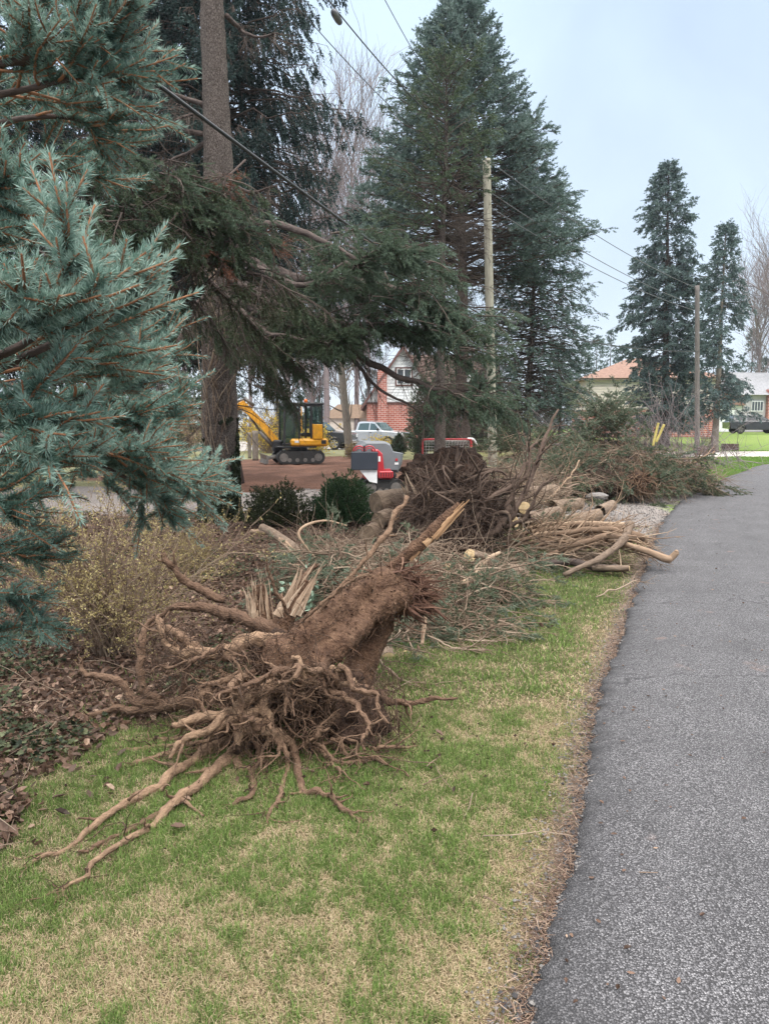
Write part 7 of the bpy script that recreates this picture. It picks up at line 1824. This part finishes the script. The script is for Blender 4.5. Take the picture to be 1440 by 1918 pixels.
# ------------------------------------------------------------------ person behind the boughs on the drive
def person(base, label):
    T = thing('person', label, 'person', base)
    me = bpy.data.meshes.new('body')
    J = [((0, 0, .95), .14), ((0, 0, 1.15), .135), ((0, 0, 1.38), .15), ((0, 0, 1.47), .06), ((.01, 0, 1.56), .085), ((.015, 0, 1.68), .088),
         ((.02, .10, .90), .10), ((.03, .11, .50), .068), ((.0, .11, .09), .045), ((.14, .12, .04), .035), ((0, -.10, .90), .10), ((-.02, -.10, .50), .068), ((-.06, -.10, .09), .045), ((.08, -.11, .04), .035),
         ((0, .20, 1.40), .06), ((.02, .25, 1.13), .045), ((.10, .24, .90), .034), ((.14, .235, .82), .03), ((0, -.20, 1.40), .06), ((.02, -.25, 1.13), .045), ((.10, -.24, .90), .034), ((.14, -.235, .82), .03)]
    Ed = [(0, 1), (1, 2), (2, 3), (3, 4), (4, 5), (0, 6), (6, 7), (7, 8), (8, 9), (0, 10), (10, 11), (11, 12), (12, 13), (2, 14), (14, 15), (15, 16), (16, 17), (2, 18), (18, 19), (19, 20), (20, 21)]
    me.from_pydata([j[0] for j in J], Ed, []); me.update()
    o = bpy.data.objects.new('body', me); COL.objects.link(o); o.parent = T; ORG[o] = ORG[T]
    sk = o.modifiers.new('skin', 'SKIN'); sk.use_smooth_shade = True
    for v, j in zip(me.skin_vertices[0].data, J): v.radius = (j[1], j[1])
    me.skin_vertices[0].data[0].use_root = True
    o.modifiers.new('sub', 'SUBSURF').render_levels = 2
    me.materials.append(m_trouser)
    for sg in (-1, 1):
        for k in range(5):
            a = Acc(); x0 = .15; L = (.07, .08, .085, .08, .065)[k]
            if k < 4: tube(a, [(x0, sg * .235 + (k - 1.5) * .017, .81), (x0 + .01, sg * .235 + (k - 1.5) * .018, .81 - L * .5), (x0 - .005, sg * .235 + (k - 1.5) * .017, .81 - L)], [.009, .0085, .007], 8)
            else: tube(a, [(x0 + .01, sg * .235 - sg * .03, .83), (x0 + .035, sg * .235 - sg * .035, .80), (x0 + .04, sg * .235 - sg * .03, .77)], [.010, .009, .008], 8)
            a.V = [v + base for v in a.V]; a.obj('finger', m_skin, T)
        a = Acc(); ap = np.array([(-.09, 0, .05), (.0, 0, .06), (.12, 0, .05), (.19, 0, .035)]); ap[:, 1] = sg * -.105; ap[:, 0] += (.0 if sg < 0 else -.06)
        tube(a, spline(ap, 12), spline(np.array([[.045, 0], [.05, 0], [.045, 0], [.03, 0]]), 12)[:, 0], 12); a.V = [v + base for v in a.V]; a.obj('shoe', m_trouser, T)
    a = Acc(); lump(a, base + np.array([.0, 0, 1.71]), (.105, .095, .09), .1, 4, 24, 14); a.obj('hair', m_barkdark, T)
    a = Acc(); lump(a, base + np.array([.05, 0, 1.62]), (.075, .078, .10), .03, 2, 24, 16); lump(a, base + np.array([.13, 0, 1.61]), (.02, .014, .024), .05, 2, 12, 8); a.obj('face', m_skin, T)
    return T
person(np.array([*P(104, 930, 16.9)[:2], 0.0]), 'person in black trousers and shoes on the drive, mostly hidden by spruce boughs')

# ------------------------------------------------------------------ small things across the bend
for (x0, y0, x1, y1, Y, lab, nm) in [(1353, 845, 1378, 834, 45, 'long low dark timber planter box on the far lawn', 'planter_box'), (1302, 862, 1334, 842, 41, 'dark timber planter box against the foot of the dark pole', 'planter_box')]:
    A0 = P((x0 + x1) / 2, y0, Y); z0 = float(height(A0[0], Y)); w_ = (x1 - x0) * Y / FPX; h_ = .42
    T = thing(nm, lab, 'planter', (A0[0], Y, z0))
    a = Acc()
    for k in range(3):
        for sy in (-1, 1): box(a, (A0[0], Y + sy * .28, z0 + .07 + k * .14), (w_, .05, .128), bevel=.01)
        for sx in (-1, 1): box(a, (A0[0] + sx * (w_ / 2 - .03), Y, z0 + .07 + k * .14), (.05, .5, .126), bevel=.01)
    a.obj('boards', m_planter, T)
    a = Acc(); lump(a, (A0[0], Y, z0 + .34), (w_ / 2 - .07, .23, .06), .3, 4, 30, 10); a.obj('planter_soil', m_soil, T)
bA = P(1322, 842, 41.5); z0 = float(height(bA[0], 41.5))
a = Acc()
for k in range(9): tube(a, [(bA[0] - .3 + k * .075, 41.5, z0 + .3), (bA[0] - .3 + k * .075, 41.5, z0 + 1.0)], .02, 6)
for k in (0, 1): box(a, (bA[0], 41.5, z0 + .45 + .45 * k), (.72, .03, .05))
tag(a.obj('trellis', m_planter), 'small dark slatted trellis standing beside the dark pole', 'trellis')
# grey posts left of the excavator
for i, (px, py, hpx, w_) in enumerate([(479, 862, 55, .26), (468, 858, 48, .16)]):
    b_ = Gh(px, py); a = Acc(); hh2 = hpx * b_[1] / FPX
    tubes(a, np.array([[b_ + [0, 0, z] for z in np.linspace(-.05, hh2, 10)]]), np.full((1, 10), w_ * .5 * 1.1), 14, rough=.08, rsc=6)
    tag(a.obj('tree_post', m_barkgrey), ['thick grey cut trunk standing left of the excavator bucket', 'thinner grey post right behind the thick cut trunk'][i], 'post')
# small bare lopped tree in the yard
b_ = Gh(655, 853); T = thing('lopped_tree', 'grey slanting lopped trunk between the excavator and the silver pickup', 'tree', b_)
a = Acc(); t_ = P(634, 640, b_[1]); q = spline(np.array([[*b_, .26], [*(b_ * .97 + t_ * .03), .22], [*((b_ + t_) / 2 + [.02, 0, 0]), .19], [*t_, .17]]), 30); tubes(a, q[None, :, :3], q[None, :, 3], 18, rough=.1, rsc=5)
a.obj('trunk', m_barkgrey, T)
a = Acc()
for k in range(9):
    i = 14 + int(15 * random.random()); p0 = q[i, :3]; dr_ = nrm(np.array([random.uniform(-1, 1), random.uniform(-.5, .5), .5]))
    tubes(a, wander(p0[None], dr_[None], 1.4, 8, .3), taper(1, 8, .06, .015), 6, .5)
a.obj('limbs', m_barkgrey, T)
a = Acc(); box(a, q[8, :3] + [.0, -.2, 0], (.44, .03, .02)); tubes(a, np.array([[q[8, :3] + np.array([.21 * math.cos(t), .21 * math.sin(t), .03 * math.sin(t)]) for t in np.linspace(0, 6.283, 20)]]), np.full((1, 20), .012), 5); a.obj('rope', m_white, T)
# ------------------------------------------------------------------ shrubs, bare trees and far trees
def bare_tree(name, label, base, H, r, spread=.5, n1=12, mat=None, gens=((6, .45), (5, .35), (4, .3)), group=None, lean=0, up=1.1, cat='tree', start=.3):
    T = thing(name, label, cat, base, group); a = Acc(); base = np.asarray(base, float)
    s = np.linspace(0, 1, 14)[:, None]; p = base + np.array([lean, 0, H * .75]) * s; p[:, :2] += .12 * np.column_stack([fbm(np.column_stack([s * 3 + base[0], s * 0, s * 0]), 2, 3), fbm(np.column_stack([s * 3 + base[1], s * 0, s * 0]), 2, 4)]) * s
    p[0, 2] -= .1
    tubes(a, p[None], taper(1, 14, r, r * .3), 12, .5, rough=.1, rsc=4); a.obj('trunk', mat or m_twiggrey, T)
    b = Acc(); k = rng.integers(int(14 * start), 14, n1)
    W = wander(p[k], nrm(np.column_stack([rng.normal(size=(n1, 2)) * spread, np.full(n1, up)])), H * .42 * (.5 + .6 * rng.random(n1)), 9, .2, -.03)
    tubes(b, W, taper(n1, 9, r * .4, r * .08), 6, .5, cap=False); rr = r * .2
    for m_, f in gens:
        n = len(W) * m_; bi = rng.integers(0, len(W), n); kk = rng.integers(1, W.shape[1], n)
        W2 = wander(W[bi, kk], nrm(nrm(W[bi, kk] - W[bi, kk - 1]) + rvec(n) * .65 + np.array([0, 0, .25])), H * .42 * f * (.4 + .8 * rng.random(n)), 6, .2, -.02)
        tubes(b, W2, taper(n, 6, rr, rr * .35), 3, rng.random(n), cap=False); W = W2; rr *= .55
    b.obj('crown', mat or m_twiggrey, T); return T
def gp(px, Y): p = P(px, 800, Y); p[2] = 0; return p
bare_tree('bare_tree', 'tall bare tree with reddish twigs in the sky gap, nearest the dark drooping spruce', gp(612, 62), 24, .28, .32, 12, gens=((6, .5), (6, .4), (4, .3)))
bare_tree('bare_tree', 'tall slender bare tree just left of the tall middle spruce', gp(668, 66), 25, .24, .22, 12, gens=((6, .5), (6, .4), (4, .3)))
for i, (px, Y, H, lab) in enumerate([(540, 48, 12, 'bare tree with grey trunk rising behind the excavator cab'), (585, 70, 13, 'bare tree behind the dark pickup'), (690, 75, 14, 'bare tree left of the brick house roof'), (470, 60, 13, 'bare tree behind the excavator boom'), (350, 55, 11, 'bare tree seen between blue spruce and big trunk'),
                                     (300, 75, 13, 'farther bare tree left of the big trunk'), (640, 90, 15, 'distant bare tree above the tan garage roof'), (800, 80, 12, 'bare tree behind the white gable'), (1415, 90, 17, 'bare tree at the right edge above the grey house'), (1460, 80, 19, 'tall bare tree leaning in from the right edge'), (200, 65, 12, 'bare tree hidden mostly by the near blue spruce'), (520, 85, 13, 'distant bare tree in the gap left of the excavator cab')]):
    bare_tree('bare_tree', lab, gp(px, Y), H, .2, .55, 14, gens=((6, .5), (5, .4), (4, .3)))
# hedge-like brown shrubs behind the yard
for i, (px, Y, h, lab) in enumerate([(330, 40, 2.4, 'golden brown twiggy shrub left of the big trunk'), (290, 36, 2.0, 'brown twiggy shrub beside the near blue spruce'), (500, 46, 2.6, 'tan twiggy shrub behind the excavator boom'), (672, 36, .7, 'thin green brown shrub right beside the lopped trunk')]):
    twig_bush('twiggy_shrub', lab, 'bush', gp(px, Y), 60, h, 1.4, m_twig, m_yellowleaf, 1500, .07, .014, gens=((6, .4), (4, .28)), lv=.25)
for i, (px, Y, h, n, lab) in enumerate([(588, 42, 1.5, 1900, 'bright yellow flowering bush right of the excavator cab'), (505, 43, 2.1, 2200, 'bright yellow flowering bush behind the excavator boom'), (718, 46, .8, 700, 'low yellow flowering plant under the silver pickup nose')]):
    twig_bush('forsythia_bush', lab, 'bush', gp(px, Y), 50, h, 1.2, m_twig, m_forsythia, n, .10, .012, gens=((5, .4), (4, .28)))
# leafy columnar evergreens by the house and yews in front
def leafbush(name, label, base, r, h, n, size, lm, v=.5, group=None, cone=False, cat='bush', trunk=True, nz=.5):
    T = thing(name, label, cat, base, group); base = np.asarray(base, float)
    a = Acc(); m_ = 40; S = np.tile(base, (m_, 1)); W = wander(S, nrm(np.column_stack([rng.normal(size=(m_, 2)) * r / h * .8, np.ones(m_)])), h * (.5 + .4 * rng.random(m_)), 7, .2); tubes(a, W, taper(m_, 7, .015, .004), 4, .3); a.obj('stems', m_barkdark, T)
    d = rvec(n); d[:, 2] = np.abs(d[:, 2]) if cone is False else d[:, 2]
    rad = rng.random(n) ** .35
    X = d * rad[:, None]; fac = 1 + nz * fbm(d * 2.6 + base[:1], 3, 5)
    zz = (X[:, 2] * .5 + .5) if cone else X[:, 2]
    w = (1 - zz) ** .8 + .08 if cone else 1
    C = base + np.column_stack([X[:, 0] * r * fac * w, X[:, 1] * r * fac * w, .05 + zz * h * (fac if not cone else 1)])
    D = nrm(np.column_stack([X[:, :2] * .8, np.full(n, .55)]) + rng.normal(size=(n, 3)) * .4)
    vv = v + .28 * fbm(C * 1.6 / max(r, .3), 3, 8) + .1 * rng.normal(size=n)
    f = Acc(); needles(f, C, D, size * 1.3, 12, size, size * .26, .9, .35, np.clip(vv, 0, 1), up=.2); f.obj('foliage', lm, T); return T
leafbush('yew_bush', 'round dark green yew bush right of the pair, before the red machine', Gh(642, 982), .52, .78, 2600, .05, m_yew, .6)
leafbush('yew_bush', 'ragged brownish yew bush, left of the pair beside the big trunk', Gh(520, 985), .55, .66, 1700, .05, leafmat('needles_yew_brown', [(0, .02, .02, .01), (.6, .045, .055, .022), (1, .09, .10, .04)], .15), .5)
leafbush('small_fir', 'small young fir standing before the silver pickup grille', gp(747, 38), .45, 1.1, 700, .11, m_needle_mix, .65, cone=True, cat='tree')
leafbush('small_fir', 'small thin fir left of the hockey goal', gp(787, 36), .4, 1.0, 500, .10, m_needle_mix, .55, cone=True, cat='tree')
for px, Y, r, h, lab in [(240, 34, 2.0, 3.6, 'dark evergreen shrub right behind the near blue spruce tips'), (120, 32, 2.2, 3.2, 'dark evergreen shrub behind the standing person'), (800, 47, 1.3, 4.6, 'olive green columnar evergreen hiding the brick house corner'), (850, 50, 1.8, 6.5, 'wide olive green evergreen behind the bare spruce trunks'), (900, 46, 1.6, 5, 'green evergreen behind the pale pole'), (945, 52, 1.9, 4.0, 'dim evergreen shrub right of the pale pole'), (340, 48, 2.2, 5, 'mid green evergreen left of the big trunk'), (540, 62, 1.4, 3, 'low dark evergreen behind the excavator')]:
    leafbush('evergreen_shrub', lab, gp(px, Y), r, h, 2600, .16, m_needle_yel, .6, cone=False)
# far hazy conifers
FT = [(600, 95, 12, 2.6), (575, 100, 8, 2.4), (1112, 120, 15.5, 3), (1138, 125, 17, 3), (1160, 130, 15, 3), (1092, 118, 14, 3), (1190, 125, 16, 3), (1400, 100, 14, 2.6), (1425, 96, 10, 2.4), (1330, 130, 14, 3.2), (1290, 130, 12, 3.2), (1075, 120, 12, 3), (440, 100, 9, 3), (380, 95, 10, 3), (280, 98, 11, 3), (200, 95, 11, 3), (100, 100, 12, 3), (0, 95, 12, 3), (700, 120, 10, 3), (880, 115, 11, 3), (960, 120, 11, 3), (1020, 118, 10, 3)]
names = ['left of the lopped trunk', 'short, behind the excavator cab', 'left one of the hazy group over the orange roof', 'middle one of the hazy group over the orange roof', 'right one of the hazy group over the orange roof', 'lowest, at the edge of the dark spruces', 'half hidden by the taller grey-blue spruce', 'over the grey house roof', 'short, over the grey house at the right edge', 'behind the gap between the grey-blue pair', 'behind the dark pole', 'behind the dark spruce twigs', 'behind the excavator arm', 'just left of the big trunk', 'left of the big trunk, farther away', 'behind the near blue spruce tips', 'behind the near boughs', 'at the left edge', 'behind the brick house roof', 'behind the tall middle trunk', 'right of the pale pole', 'beside the low full spruce']
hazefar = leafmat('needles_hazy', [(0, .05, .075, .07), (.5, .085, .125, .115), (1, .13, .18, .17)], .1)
for (px, Y, H, R_), nm in zip(FT, names):
    b_ = gp(px, Y)
    spruce('far_spruce', 'distant hazy spruce ' + nm, b_, b_ + [0, 0, H], .2, .6, profile([(0, R_), (.2, R_), (.6, R_ * .55), (1, .1)]), 70, hazefar, m_barkdark, needle=(.30, .13), nper=9, per_m=4, lat=.9, shoot=.5, sub=2, s0=.2, hang=.3, v0=.5, group='distant spruces beyond the houses')

# ------------------------------------------------------------------ damp air that pales the far trees
a = Acc(); box(a, (0, 95, 17), (380, 330, 37))
hz_m = bpy.data.materials.new('damp_air'); hz_m.use_nodes = True; nt = hz_m.node_tree; nt.nodes.clear()
out = nt.nodes.new('ShaderNodeOutputMaterial'); pv = nt.nodes.new('ShaderNodeVolumePrincipled')
pv.inputs['Color'].default_value = (.86, .92, 1, 1); pv.inputs['Density'].default_value = .00035; pv.inputs['Anisotropy'].default_value = .2
nt.links.new(pv.outputs[0], out.inputs['Volume'])
h = a.obj('haze', hz_m); h['kind'] = 'stuff'; h['label'] = 'thin damp haze in the air over the whole street'
SC.cycles.volume_bounces = 0
